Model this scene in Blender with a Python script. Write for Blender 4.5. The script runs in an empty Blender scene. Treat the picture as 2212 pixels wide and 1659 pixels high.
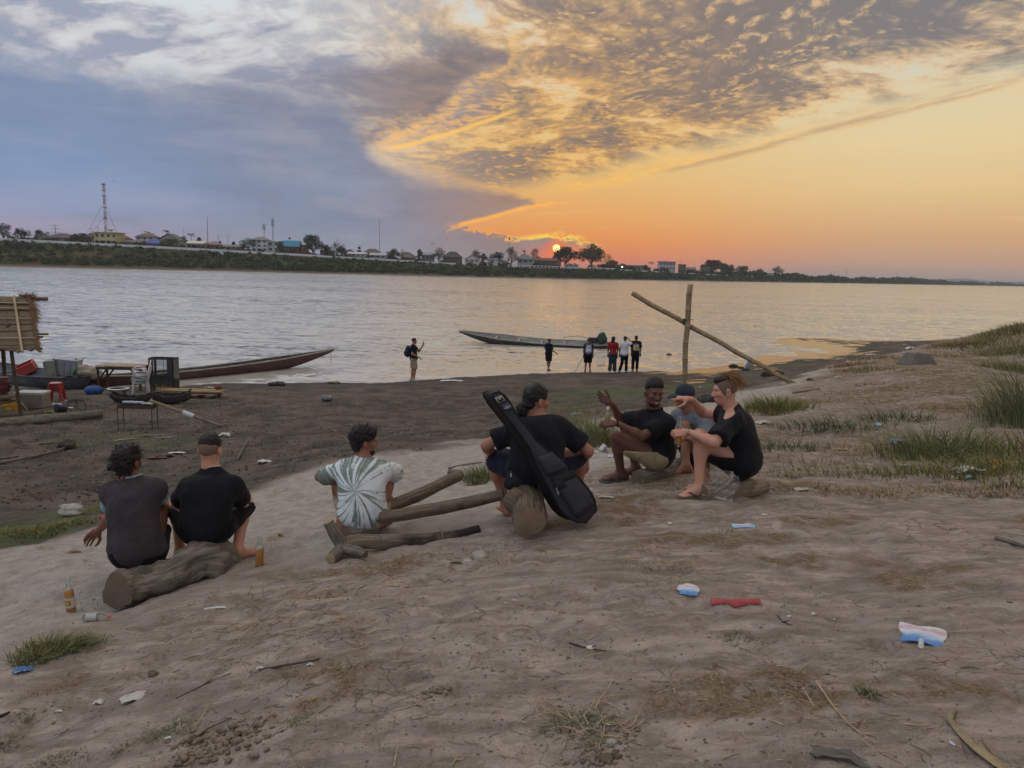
import bpy, bmesh, math, random
import numpy as np
from mathutils import Vector, Matrix, noise as mnoise
R = math.radians
sc = bpy.context.scene
COL = sc.collection
random.seed(7)
RNG = np.random.default_rng(11)

# ------------------------------------------------------------------ camera
CAMZ, PITCH, ROLL, FOC = 4.6, 8.37, 1.6, 1661.0
cam_data = bpy.data.cameras.new('camera')
cam_data.sensor_width = 36.0
cam_data.lens = 36.0 * FOC / 2212.0
cam_data.clip_start, cam_data.clip_end = 0.05, 20000.0
cam = bpy.data.objects.new('camera', cam_data)
COL.objects.link(cam)
CM = Matrix.Rotation(R(90 - PITCH), 3, 'X') @ Matrix.Rotation(R(ROLL), 3, 'Z')
cam.matrix_world = Matrix.Translation((0, 0, CAMZ)) @ CM.to_4x4()
sc.camera = cam
CAM = Vector((0, 0, CAMZ))

# ------------------------------------------------------------------ colour management, renderer
sc.view_settings.view_transform = 'Standard'
sc.view_settings.look = 'None'
sc.view_settings.exposure = 0.12
sc.view_settings.gamma = 1.0
sc.view_settings.use_curve_mapping = False
sc.render.engine = 'CYCLES'
sc.cycles.use_denoising = True
sc.cycles.use_adaptive_sampling = True
sc.cycles.adaptive_threshold = 0.012
sc.cycles.max_bounces = 6
sc.cycles.diffuse_bounces = 2
sc.cycles.glossy_bounces = 3
sc.cycles.transmission_bounces = 6
sc.cycles.transparent_max_bounces = 6
sc.cycles.volume_bounces = 0
sc.cycles.caustics_reflective = False
sc.cycles.caustics_refractive = False
sc.cycles.sample_clamp_indirect = 4.0

# ------------------------------------------------------------------ node helper
def lin(c):
    """sRGB 0-255 -> linear RGBA"""
    o = []
    for v in c[:3]:
        v = v / 255.0
        o.append(v / 12.92 if v <= 0.04045 else ((v + 0.055) / 1.055) ** 2.4)
    return (o[0], o[1], o[2], 1.0)

class S:
    """a shader socket with arithmetic"""
    def __init__(s, g, sock): s.g, s.k = g, sock
    def __add__(s, o): return s.g.m('ADD', s, o)
    __radd__ = __add__
    def __sub__(s, o): return s.g.m('SUBTRACT', s, o)
    def __rsub__(s, o): return s.g.m('SUBTRACT', o, s)
    def __mul__(s, o): return s.g.m('MULTIPLY', s, o)
    __rmul__ = __mul__
    def __truediv__(s, o): return s.g.m('DIVIDE', s, o)
    def __rtruediv__(s, o): return s.g.m('DIVIDE', o, s)

class G:
    def __init__(g, tree): g.t = tree; g.n = tree.nodes; g.l = tree.links
    def put(g, sock, v):
        if isinstance(v, S): g.l.new(v.k, sock)
        elif isinstance(v, (tuple, list)) and len(v) == 3 and sock.type == 'RGBA': sock.default_value = (*v, 1)
        else: sock.default_value = v
    def m(g, op, a, b=None, c=None, clamp=False):
        n = g.n.new('ShaderNodeMath'); n.operation = op; n.use_clamp = clamp
        g.put(n.inputs[0], a)
        if b is not None: g.put(n.inputs[1], b)
        if c is not None: g.put(n.inputs[2], c)
        return S(g, n.outputs[0])
    def mx(g, a, b): return g.m('MAXIMUM', a, b)
    def mn(g, a, b): return g.m('MINIMUM', a, b)
    def pw_(g, a, b): return g.m('POWER', a, b)
    def vm(g, op, a, b=None):
        n = g.n.new('ShaderNodeVectorMath'); n.operation = op
        g.put(n.inputs[0], a)
        if b is not None:
            if op == 'SCALE': g.put(n.inputs['Scale'], b)
            else: g.put(n.inputs[1], b)
        return S(g, n.outputs['Value'] if op in ('DOT_PRODUCT', 'LENGTH', 'DISTANCE') else n.outputs[0])
    def sep(g, v):
        n = g.n.new('ShaderNodeSeparateXYZ'); g.put(n.inputs[0], v)
        return [S(g, o) for o in n.outputs]
    def comb(g, x, y, z=0.0):
        n = g.n.new('ShaderNodeCombineXYZ')
        for i, v in enumerate((x, y, z)): g.put(n.inputs[i], v)
        return S(g, n.outputs[0])
    def noise(g, v, scale, detail=4, rough=0.5, dist=0.0, col=False):
        n = g.n.new('ShaderNodeTexNoise'); g.put(n.inputs['Vector'], v)
        n.inputs['Scale'].default_value = scale; n.inputs['Detail'].default_value = detail
        n.inputs['Roughness'].default_value = rough; n.inputs['Distortion'].default_value = dist
        return S(g, n.outputs['Color' if col else 'Fac'])
    def voro(g, v, scale, feature='F1', out='Distance', rnd=1.0):
        n = g.n.new('ShaderNodeTexVoronoi'); n.feature = feature; g.put(n.inputs['Vector'], v)
        n.inputs['Scale'].default_value = scale; n.inputs['Randomness'].default_value = rnd
        return S(g, n.outputs[out])
    def wave(g, v, scale, dist=2.0, detail=2.0, dscale=1.0, kind='BANDS', dirn='X'):
        n = g.n.new('ShaderNodeTexWave'); g.put(n.inputs['Vector'], v); n.wave_type = kind
        if kind == 'BANDS': n.bands_direction = dirn
        else: n.rings_direction = dirn
        n.inputs['Scale'].default_value = scale; n.inputs['Distortion'].default_value = dist
        n.inputs['Detail'].default_value = detail; n.inputs['Detail Scale'].default_value = dscale
        return S(g, n.outputs['Fac'])
    def ss(g, v, lo, hi, a=0.0, b=1.0, kind='SMOOTHSTEP'):
        n = g.n.new('ShaderNodeMapRange'); n.interpolation_type = kind; n.clamp = True
        for i, q in enumerate((v, lo, hi, a, b)): g.put(n.inputs[i], q)
        return S(g, n.outputs[0])
    def lerp(g, v, lo, hi, a=0.0, b=1.0): return g.ss(v, lo, hi, a, b, 'LINEAR')
    def pw(g, x, pts, kind='LINEAR'):
        """piecewise function of a socket"""
        xs = [p[0] for p in pts]; ys = [p[1] for p in pts]
        x0, x1, y0, y1 = xs[0], xs[-1], min(ys), max(ys)
        f = g.lerp(x, x0, x1)
        n = g.n.new('ShaderNodeValToRGB'); r = n.color_ramp; r.interpolation = kind
        while len(r.elements) < len(pts): r.elements.new(0.5)
        for e, (a, b) in zip(r.elements, sorted(pts)):
            e.position = (a - x0) / (x1 - x0); v = (b - y0) / max(y1 - y0, 1e-9); e.color = (v, v, v, 1)
        g.l.new(f.k, n.inputs[0])
        return S(g, n.outputs[0]) * (y1 - y0) + y0
    def ramp(g, x, pts, kind='LINEAR', srgb=True):
        """colour ramp; pts = [(x, (r,g,b))] in sRGB 0-255"""
        x0, x1 = pts[0][0], pts[-1][0]
        f = g.lerp(x, x0, x1)
        n = g.n.new('ShaderNodeValToRGB'); r = n.color_ramp; r.interpolation = kind
        while len(r.elements) < len(pts): r.elements.new(0.5)
        for e, (a, c) in zip(r.elements, pts):
            e.position = (a - x0) / (x1 - x0); e.color = lin(c) if srgb else (*c, 1)
        g.l.new(f.k, n.inputs[0])
        return S(g, n.outputs[0])
    def mix(g, f, a, b, blend='MIX'):
        n = g.n.new('ShaderNodeMix'); n.data_type = 'RGBA'; n.blend_type = blend; n.clamp_factor = True
        g.put(n.inputs[0], f); g.put(n.inputs[6], a); g.put(n.inputs[7], b)
        return S(g, n.outputs[2])
    def attr(g, name, out='Fac'):
        n = g.n.new('ShaderNodeAttribute'); n.attribute_name = name
        return S(g, n.outputs[out])
    def coord(g, out='Object'):
        n = g.n.new('ShaderNodeTexCoord'); return S(g, n.outputs[out])
    def pos(g):
        n = g.n.new('ShaderNodeNewGeometry'); return S(g, n.outputs['Position'])
    def rnd(g):
        n = g.n.new('ShaderNodeObjectInfo'); return S(g, n.outputs['Random'])
    def mapv(g, v, scale=(1, 1, 1), rot=(0, 0, 0), loc=(0, 0, 0)):
        n = g.n.new('ShaderNodeMapping'); g.put(n.inputs['Vector'], v)
        n.inputs['Scale'].default_value = scale; n.inputs['Rotation'].default_value = rot; n.inputs['Location'].default_value = loc
        return S(g, n.outputs[0])
    def bump(g, h, strength=0.5, dist=0.02, normal=None):
        n = g.n.new('ShaderNodeBump'); g.put(n.inputs['Height'], h)
        g.put(n.inputs['Strength'], strength); n.inputs['Distance'].default_value = dist
        if normal is not None: g.put(n.inputs['Normal'], normal)
        return S(g, n.outputs[0])

# ------------------------------------------------------------------ sunset sky (world)
SUN_AZ, SUN_EL = 2.98, 1.73          # degrees right of +Y, above the horizon
world = bpy.data.worlds.new('World'); sc.world = world; world.use_nodes = True
def build_world():
    t = world.node_tree; t.nodes.clear(); g = G(t)
    D = g.coord('Generated')
    D = g.vm('NORMALIZE', D)
    dx, dy, dz = g.sep(D)
    az = g.m('ARCTAN2', dx, dy) * 57.2958
    el = g.m('ARCSINE', dz) * 57.2958
    aaz = g.m('ABSOLUTE', az)
    elc = g.mx(el, 0.0)
    # clear sky, three columns of colour by elevation, then blended by azimuth
    left = g.ramp(elc, [(0, (156, 146, 166)), (2.0, (166, 158, 178)), (4, (170, 166, 184)), (9, (186, 190, 200)), (13, (204, 208, 210)),
                        (18, (208, 217, 222)), (30, (222, 229, 236)), (55, (246, 248, 250)), (90, (246, 248, 250))])
    mid = g.ramp(elc, [(0, (228, 112, 66)), (1.2, (232, 126, 66)), (2.5, (232, 146, 72)), (4.2, (228, 165, 94)), (7, (224, 182, 117)), (10, (214, 190, 140)),
                       (13, (205, 198, 178)), (18, (206, 212, 208)), (30, (222, 228, 233)), (55, (246, 248, 250)), (90, (246, 248, 250))])
    right = g.ramp(elc, [(0, (176, 146, 134)), (1.2, (192, 152, 126)), (3.0, (208, 164, 118)), (6, (222, 190, 138)), (9, (222, 200, 153)), (12, (214, 200, 164)),
                         (15, (194, 198, 192)), (20, (190, 200, 206)), (30, (214, 223, 232)), (55, (246, 248, 250)), (90, (246, 248, 250))])
    back = g.ramp(elc, [(0, (150, 146, 162)), (6, (170, 164, 180)), (15, (184, 186, 204)), (30, (208, 216, 228)), (55, (243, 246, 249)), (90, (246, 248, 250))])
    c = g.mix(g.ss(az, -22, 1), left, mid)
    c = g.mix(g.ss(az, 4, 27), c, right)
    c = g.mix(g.ss(aaz, 50, 120), c, back)
    # physical sky adds its low glow
    ns = t.nodes.new('ShaderNodeTexSky'); ns.sky_type = 'NISHITA'; ns.sun_disc = False
    ns.sun_elevation = R(SUN_EL); ns.sun_rotation = R(SUN_AZ); ns.air_density = 1.6; ns.dust_density = 3.0
    nis = g.vm('SCALE', S(g, ns.outputs[0]), g.ss(el, 18, 50))
    # angular distance from the sun
    sv = (math.sin(R(SUN_AZ)) * math.cos(R(SUN_EL)), math.cos(R(SUN_AZ)) * math.cos(R(SUN_EL)), math.sin(R(SUN_EL)))
    ang = g.m('ARCCOSINE', g.mn(g.vm('DOT_PRODUCT', D, sv), 1.0)) * 57.2958
    # ---------------- cloud sheet, planar projection
    k = g.mx(dz, 0.0) + 0.17
    P = g.comb(dx / k, dy / k, 0.0)
    Pr = g.mapv(P, rot=(0, 0, R(28)))
    Pw = g.vm('ADD', Pr, g.vm('SCALE', g.noise(P, 1.6, 3, 0.5, col=True), 0.34))
    nc = g.noise(g.mapv(Pw, scale=(0.9, 1.0, 1)), 5.6, 8, 0.58)
    nd = g.noise(Pw, 19.0, 4, 0.58)
    n1 = nc * 0.64 + nd * 0.36
    n1b = g.noise(g.mapv(Pw, scale=(0.9, 1.0, 1), loc=(0.03, 0.05, 0)), 5.6, 8, 0.58) * 0.64 + g.noise(g.mapv(Pw, loc=(0.018, 0.03, 0)), 19.0, 4, 0.58) * 0.36
    n2 = g.noise(Pr, 1.7, 4, 0.55)
    n3 = g.noise(g.mapv(Pw, scale=(1, 1, 1), loc=(3, 7, 0)), 30.0, 4, 0.6)
    az_w = az + (g.noise(g.comb(az * 0.12, el * 0.3), 1.0, 4, 0.55) - 0.5) * 5.0
    el_w = el + (g.noise(g.comb(az * 0.16 + 9.0, el * 0.5), 1.0, 6, 0.62) - 0.5) * 1.7
    # right-hand field: everything above a diagonal lower edge
    low = g.pw(az_w, [(-60, 22), (-22, 15.2), (-12, 10.5), (-9, 7.0), (-5, 5.8), (0, 5.3), (6, 6.7), (13, 8.3), (20, 9.9), (27, 11.3), (34, 12.4), (60, 15.5), (120, 26)])
    dfield = el_w - low
    mR = g.ss(dfield, -0.25, 1.7)
    # broken openings: blue-white gap between the lobes in the middle, and the far upper right
    gap = g.ss(g.m('ABSOLUTE', az_w - g.pw(el, [(7, -8.0), (9.5, -3.0), (12, 1.5), (15, 0.5), (20, -7.0)])), 0.3, 5.0)
    gap2 = g.ss(g.m('ABSOLUTE', el_w - g.pw(az, [(18, 12.0), (26, 13.6), (31, 15.6), (40, 17.0)])), 0.2, 2.6)
    gap2 = g.mx(gap2, 1.0 - g.ss(az, 14, 26))
    leftfade = g.ss(az_w, -30, -3)
    hi = g.ss(el, 20, 40)
    lobe = g.ss(g.vm('LENGTH', g.comb((az_w + 5.5) / 7.5, (el_w - 12.0 + (az_w + 5.5) * 0.05) / 2.6, 0.0)), 1.15, 0.35)
    bias = (g.mn(gap, 1.0) - 1.0) * 0.06 + (g.mn(gap2, 1.0) - 1.0) * 0.13 + (n2 - 0.5) * 0.30 + leftfade * 0.125 + g.ss(az, 4, 18) * g.ss(dfield, 0.5, 4) * 0.10 + g.ss(dfield, 0, 5) * 0.02 - hi * 0.12 + lobe * 0.22 + g.ss(az, -11, -7) * g.ss(az, 4, 0) * g.ss(el, 9.5, 7) * 0.10
    dens_raw = n1 + bias
    dR = g.ss(dens_raw, 0.445, 0.620) * mR
    thick = g.ss(dens_raw, 0.485, 0.72)
    lit = g.ss(n1 - n1b, -0.01, 0.09)
    nearsun = g.ss(ang, 30, 3)
    # colours: shadowed bellies, lit edges
    belly = g.mix(g.ss(ang, 10, 30), lin((128, 111, 103)), lin((120, 116, 117)))
    belly = g.mix(g.ss(az, 2, -14), belly, lin((140, 142, 156)))
    edge = g.mix(g.ss(ang, 6, 26), lin((244, 184, 92)), lin((226, 190, 142)))
    edge = g.mix(g.ss(az, -4, -18), edge, lin((214, 206, 204)))
    cl = g.mix(thick, edge, belly)
    cl = g.mix(lit * (0.2 + 0.55 * g.ss(az, -16, 2)) * g.ss(n3, 0.40, 0.66), cl, edge)
    cov = dR * g.pw(az, [(-60, 0.30), (-24, 0.42), (-12, 0.62), (-3, 0.88), (5, 0.96), (60, 0.95)])
    c = g.mix(cov, c, cl)
    # streaks that fan out from the sun
    phi = g.m('ARCTAN2', el - SUN_EL, az - SUN_AZ)
    fan = g.noise(g.comb(phi * 6.5 + (n2 - .5) * 1.4, ang * 0.13), 1.0, 6, 0.62)
    c = g.mix(g.ss(fan, 0.50, 0.68) * g.ss(ang, 26, 9) * g.ss(ang, 4, 7) * mR * 0.2, c, g.mix(g.ss(ang, 6, 22), lin((248, 188, 96)), lin((224, 184, 138))))
    # glowing lower fringe of the field and the thin streaks under it
    fr = g.ss(g.m('ABSOLUTE', dfield + 0.15), 0.75, 0.0) * g.ss(aaz, 60, 30) * g.ss(az, 0, 6)
    c = g.mix(fr * (0.12 + 0.5 * g.ss(n3, 0.35, 0.65)), c, g.mix(g.ss(ang, 5, 28), lin((252, 190, 84)), lin((232, 194, 140))))
    st_l = el_w * 0.35 + el * 0.65 - g.pw(az, [(2, 7.6), (11, 8.0), (22, 10.6), (34, 13.2)])
    stn = g.noise(g.comb(az * 0.22, (el - az * 0.16) * 2.2), 1.0, 5, 0.6)
    st = g.ss(g.m('ABSOLUTE', st_l + 0.55), 0.42, 0.0) * g.ss(az, 8, 12) * g.ss(stn, 0.35, 0.6)
    c = g.mix(st * 0.55, c, lin((168, 136, 112)))
    wisp = g.ss(g.noise(g.comb(az * 0.10, (el - az * 0.05) * 1.9), 1.0, 6, 0.62), 0.56, 0.74) * g.ss(el, 2.2, 4) * g.ss(dfield, 0.0, -1.5) * g.ss(az, -2, 5)
    c = g.mix(wisp * 0.38, c, lin((246, 206, 150)))
    # ---------------- left: soft lilac patches above the bank
    ln = g.noise(g.mapv(Pw, scale=(0.7, 1.2, 1), loc=(11, 4, 0)), 4.0, 7, 0.58)
    lp = g.ss(ln + g.ss(el, 18.5, 13.5) * 0.05 - hi * 0.06, 0.47, 0.64) * g.ss(az, 0, -10) * g.ss(el_w, 9, 12.5)
    c = g.mix(lp * 0.88, c, g.mix(g.ss(ln, 0.47, 0.62), lin((190, 182, 186)), lin((140, 148, 170))))
    # the dark lobe that climbs from the bank, its burning edge running up to the right
    lobe_n = (n1 - 0.5) * 3.0
    botC = g.pw(az_w, [(-40, 0), (-16, 0), (-10.2, 7.9), (-1.5, 13.8), (0.5, 17)])
    topC = g.pw(az_w, [(-40, 11), (-24, 12.0), (-17, 13.4), (-9, 15.2), (-3, 15.8), (0, 15.2)])
    mC = g.ss(el_w - botC + lobe_n * 0.5, -0.1, 0.9) * g.ss(topC - el_w + lobe_n, -0.6, 1.8) * g.ss(az, 1, -1)
    c = g.mix(mC * (0.62 + 0.35 * thick), c, g.mix(g.ss(az, -6, -16), g.mix(g.ss(n1, .38, .62), lin((150, 132, 124)), lin((124, 114, 116))), lin((136, 138, 154))))
    rimC = g.ss(g.m('ABSOLUTE', el_w - botC + lobe_n * 0.5 + 0.05), 0.8, 0.0) * g.ss(az, -11, -9) * g.ss(az, 0.3, -1.5)
    c = g.mix(rimC * 0.5 * g.ss(n3, 0.3, 0.6), c, lin((246, 188, 100)))
    # ---------------- the blue-grey bank
    topA = g.pw(az_w, [(-120, 15), (-60, 14.5), (-34, 13.5), (-25, 12.4), (-18, 12.8), (-13, 12.9), (-9.5, 8.9), (-8.0, 7.4), (-5, 6.9), (-1.5, 6.2), (0.5, 5.7), (2.0, 5.1), (2.6, 4.2), (3.2, -3)]) + (g.noise(g.comb(az * 0.22 + 3.0, el * 0.5), 1.0, 6, 0.6) - 0.5) * g.ss(az, -2, -12, 0.6, 5.0)
    fine = (g.noise(g.comb(az * 1.0, el * 1.8), 1.0, 6, 0.65) - 0.5)
    az_f = az + fine * 5.0
    el_f = el + fine * 1.5
    botA = g.pw(az_f, [(-6.5, -6), (-5.2, 2.6), (-4.0, 3.25), (-2, 3.75), (0.5, 4.55), (2.6, 4.9)])
    soft = g.ss(az, 2, -12, 0.6, 2.8)
    mA = g.ss((topA - el_w * 0.5 - el_f * 0.5) / soft, 0.0, 1.0) * g.ss(el_f - botA, 0.0, 0.3)
    topB = g.pw(az_f, [(-120, 3.4), (-8, 3.3), (-4.0, 3.15), (-2, 2.75), (0.0, 2.35), (1.2, 2.5), (2.6, 2.75), (4.0, 2.6), (5.4, 2.05), (6.6, 1.5), (7.4, -3)])
    botB = g.pw(az_f, [(-120, -9), (-0.5, -9), (0.2, -1.5), (1.8, 1.1), (3.5, 1.75), (5.5, 1.7), (8, 1.7)])
    mB = g.ss(topB - el_f, 0.0, 0.28) * g.ss(el - botB + fine * 0.5, -0.4, 0.7)
    bank_l = g.ramp(elc, [(0, (150, 142, 162)), (1.6, (160, 150, 172)), (3.2, (138, 150, 182)), (5, (124, 146, 182)), (9, (121, 139, 170)), (12, (128, 143, 171)), (15, (150, 160, 180))])
    bank_m = g.ramp(elc, [(0, (132, 138, 156)), (4, (126, 138, 162)), (9, (124, 132, 154)), (14, (134, 138, 154))])
    bank_r = g.ramp(elc, [(0, (150, 126, 118)), (2.0, (142, 122, 118)), (4, (160, 124, 104)), (7, (160, 132, 112))])
    bk = g.mix(g.ss(az, -31, -15), bank_l, bank_m)
    bk = g.mix(g.ss(az, -13, 1), bk, bank_r)
    bn = g.noise(g.comb(az * 0.09, el * 0.42), 1.0, 6, 0.6)
    bk = g.mix(g.ss(bn, 0.46, 0.68) * 0.34, bk, lin((160, 166, 186)))
    bm = g.noise(g.comb(az * 0.16 + 4.0, el * 0.36), 1.0, 7, 0.62)
    bk = g.mix(g.ss(bm, 0.50, 0.66) * 0.40 * g.ss(az, -30, -14), bk, lin((158, 152, 160)))
    bk = g.mix(g.ss(bm, 0.47, 0.34) * 0.35 * g.ss(az, -30, -12), bk, lin((112, 118, 136)))
    bk = g.mix(g.ss(bn, 0.48, 0.30) * 0.35, bk, lin((106, 116, 142)))
    mBank = g.mx(mA, mB)
    c = g.mix(mBank * g.ss(aaz, 150, 60, 0.3, 0.97), c, bk)
    # burning rims of the bank near the sun
    rimA = g.ss(g.m('ABSOLUTE', el_f - botA - 0.02), 0.24, 0.0) * g.ss(az, -6, -3.5) * g.ss(az, 4.6, 2.6)
    rimT = g.ss(g.m('ABSOLUTE', (topA - el_w * 0.5 - el_f * 0.5) - 0.1), 0.40, 0.0) * g.ss(az, -10, -3) * g.ss(az, 4, 2) * g.ss(n3, 0.35, 0.6)
    rimB = g.ss(g.m('ABSOLUTE', topB - el_f - 0.05), 0.26, 0.0) * g.ss(az, -6, -3) * g.ss(az, 8, 6) * g.ss(fine, -0.25, 0.05)
    c = g.mix(g.mn(rimA + rimT * 0.2, 1.0), c, lin((250, 176, 78)))
    c = g.mix(rimB, c, g.mix(g.ss(ang, 1.2, 5), lin((255, 214, 66)), lin((246, 158, 64))))
    # the diagonal gold streak
    gs = el - g.pw(az, [(-10, 8.2), (-8, 8.55), (-3, 10.2), (0.2, 11.4)]) + fine * 0.35
    gstreak = g.ss(g.m('ABSOLUTE', gs), 0.30, 0.0) * g.ss(az, -10.5, -8.5) * g.ss(az, 1.0, -1.5)
    c = g.mix(gstreak * 0.85, c, lin((250, 196, 96)))
    gp = g.ss(gs, -0.2, 0.6) * g.ss(gs, 3.2, 0.4) * g.ss(az, -12, -9) * g.ss(az, 0.5, -3) * g.ss(n3, 0.42, 0.62)
    c = g.mix(gp * 0.55, c, lin((240, 178, 104)))
    # glow and the disc of the sun
    glow = g.pw_(g.ss(ang, 3.4, 0.2, kind='LINEAR'), 1.5)
    c = g.mix(glow * 0.85 * g.ss(el, 2.4, 1.3), c, lin((255, 108, 26)))
    c = g.mix(g.pw_(g.ss(ang, 1.1, 0.25, kind='LINEAR'), 1.6) * 0.9, c, lin((255, 112, 22)))
    disc = g.ss(ang, 0.285, 0.225)
    below = g.ss(el, -0.3, -3.0)
    c = g.mix(below, c, lin((112, 98, 88)))
    bgm = t.nodes.new('ShaderNodeBackground'); g.put(bgm.inputs[0], c); bgm.inputs[1].default_value = 1.0
    bgn = t.nodes.new('ShaderNodeBackground'); g.put(bgn.inputs[0], nis); bgn.inputs[1].default_value = 0.05
    bgs = t.nodes.new('ShaderNodeBackground'); bgs.inputs[0].default_value = (1.0, 0.82, 0.26, 1); g.put(bgs.inputs[1], disc * 2.2)
    a1 = t.nodes.new('ShaderNodeAddShader'); a2 = t.nodes.new('ShaderNodeAddShader'); out = t.nodes.new('ShaderNodeOutputWorld')
    t.links.new(bgm.outputs[0], a1.inputs[0]); t.links.new(bgn.outputs[0], a1.inputs[1])
    t.links.new(a1.outputs[0], a2.inputs[0]); t.links.new(bgs.outputs[0], a2.inputs[1])
    t.links.new(a2.outputs[0], out.inputs[0])
build_world()
world.cycles.sampling_method = 'MANUAL'
world.cycles.sample_map_resolution = 1024

sun_data = bpy.data.lights.new('sun', 'SUN')
sun_data.energy = 0.008; sun_data.angle = R(5.0); sun_data.color = (1.0, 0.50, 0.20)
sun = bpy.data.objects.new('sun', sun_data); COL.objects.link(sun)
_sd = Vector((math.sin(R(SUN_AZ)) * math.cos(R(SUN_EL)), math.cos(R(SUN_AZ)) * math.cos(R(SUN_EL)), math.sin(R(SUN_EL))))
sun.rotation_euler = _sd.to_track_quat('Z', 'Y').to_euler()
sun.location = (30, 400, 60)
# ------------------------------------------------------------------ rays, terrain
def ray(px, py):
    return (CM @ Vector(((px - 1106.0) / FOC, -(py - 829.5) / FOC, -1.0)))
def P(px, py, Y):
    """point of the sight line (photo 2212 wide) at ground distance Y"""
    d = ray(px, py); return CAM + d * (Y / d.y)
def Pz(px, py, z):
    d = ray(px, py); return CAM + d * ((z - CAMZ) / d.z)

_near = [(0,1659,2.45),(550,1659,2.76),(1106,1659,2.95),(1660,1659,3.05),(2212,1659,3.12),
 (0,1400,2.32),(550,1400,2.66),(1106,1400,2.88),(1660,1400,2.97),(2212,1400,3.08),
 (0,1290,2.16),(230,1310,2.27),(480,1245,2.32),(560,1222,2.36),(800,1195,2.52),(1000,1195,2.66),(1140,1155,2.68),(1300,1110,2.72),(1580,1080,2.74),(1900,1090,2.80),(2212,1090,2.88),
 (0,1180,1.95),(370,1090,1.95),(740,985,1.90),(1080,945,1.92),(1330,900,1.96),(1500,868,1.95),(1700,822,1.92),(1850,775,1.92),(1990,748,1.92),
 (560,1110,2.12),(860,1050,2.18),(1150,1020,2.32),(1350,1040,2.62),(1640,1000,2.62),(1330,960,2.32),(1560,940,2.36),(1800,900,2.42),(1740,850,2.15),(2000,850,2.42),(2212,900,2.66),(2000,1000,2.66),(2212,1000,2.80),(1960,790,2.2),(2140,790,2.42),
 (0,1100,1.25),(330,1040,1.1),(640,990,1.25),(900,935,1.15),(1120,900,1.1),(1350,865,1.0),(1600,826,0.95),(1750,800,0.85),
 (0,950,0.62),(300,960,0.72),(700,920,0.72),(1000,890,0.66),(1300,850,0.55),(1550,815,0.35),(1750,782,0.20),(1900,750,0.22),
 (0,885,0.42),(120,866,0.42),(300,856,0.34),(420,845,0.14),(700,845,0.20),(900,836,0.16),(1250,815,0.16),
 (250,838,0.06),(440,830,0.0),(560,829,0.0),(700,828,0.0),(890,823,0.0),(1060,812,0.0),(1250,802,0.0),(1380,800,0.0),(1480,800,0.0),(1560,790,0.0),(1620,768,0.0),
 (0,842,0.02),(-300,860,0.0)]
_pts, _zs = [], []
for a, b, z in _near:
    p = Pz(a, b, z); _pts.append((p.x, p.y)); _zs.append(z)
for px, py, Y, z in [(2085, 737, 34, None), (2150, 712, 34, None), (2212, 700, 34, None), (2120, 760, 30, None), (2212, 760, 28, None), (2330, 690, 34, None), (2212, 820, 22, None)]:
    p = P(px, py, Y); _pts.append((p.x, p.y)); _zs.append(p.z)
for px, py, z in [(1680, 738, .03), (1760, 742, .06), (1850, 745, .12), (1950, 742, .2), (2020, 740, .3), (1700, 752, -0.03), (1660, 760, -0.05), (1740, 762, 0.0), (1800, 765, 0.02)]:
    p = Pz(px, py, z); _pts.append((p.x, p.y)); _zs.append(z)
for px, py, z in [(1700, 728, -.1), (1800, 731, -.06), (1900, 734, -.05), (2000, 734, -.05), (2100, 728, 0.0), (1640, 735, -.3), (1560, 770, -.25), (1450, 780, -.3), (1250, 785, -.4), (900, 800, -.5), (600, 805, -.6), (300, 815, -.5), (0, 820, -.4)]:
    p = Pz(px, py, z); _pts.append((p.x, p.y)); _zs.append(z)
for u in (-1.2, -.8, -.4, 0, .3, .45): _pts.append((u * 75, 75)); _zs.append(-1.8); _pts.append((u * 150, 150)); _zs.append(-3.0)
for u, Y, z in [(.6, 75, -.6), (.68, 60, .5), (.9, 60, 2.4), (1.2, 60, 2.8), (.6, 150, -2.5), (.9, 150, -1.5), (1.2, 100, 1.0), (1.2, 20, 3.0), (1.2, 5, 3.2), (1.2, 2, 3.1), (-1.2, 2, 2.0), (-1.2, 5, 1.7), (-1.2, 12, .9), (-1.2, 30, .1)]:
    _pts.append((u * Y, Y)); _zs.append(z)
for u in (-1, -.4, .2, .8): _pts.append((u * 1.2, 1.2)); _zs.append(2.98 + 0.12 * u)
_pts = np.array(_pts); _zs = np.array(_zs)
_UK = 3.0
_ctl = np.stack([_pts[:, 0] / _pts[:, 1] * _UK, np.log(_pts[:, 1]) * 1.6], 1)
def _ker(r2): return np.sqrt(r2 + 0.05)
_K = _ker(((_ctl[:, None] - _ctl[None]) ** 2).sum(-1)) - np.eye(len(_ctl)) * 0.012
_w = np.linalg.solve(np.block([[_K, np.ones((len(_ctl), 1))], [np.ones((1, len(_ctl))), np.zeros((1, 1))]]), np.append(_zs, 0))
def Hbase(X, Y):
    X = np.asarray(X, float); Y = np.maximum(np.asarray(Y, float), 1.0)
    a = np.stack([np.clip(X / Y, -1.6, 1.6) * _UK, np.log(np.minimum(Y, 160)) * 1.6], -1)
    out = np.empty(a.shape[0])
    for i in range(0, len(a), 40000):
        b = a[i:i + 40000]
        out[i:i + 40000] = _ker(((b[:, None] - _ctl[None]) ** 2).sum(-1)) @ _w[:-1] + _w[-1]
    return out

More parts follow.
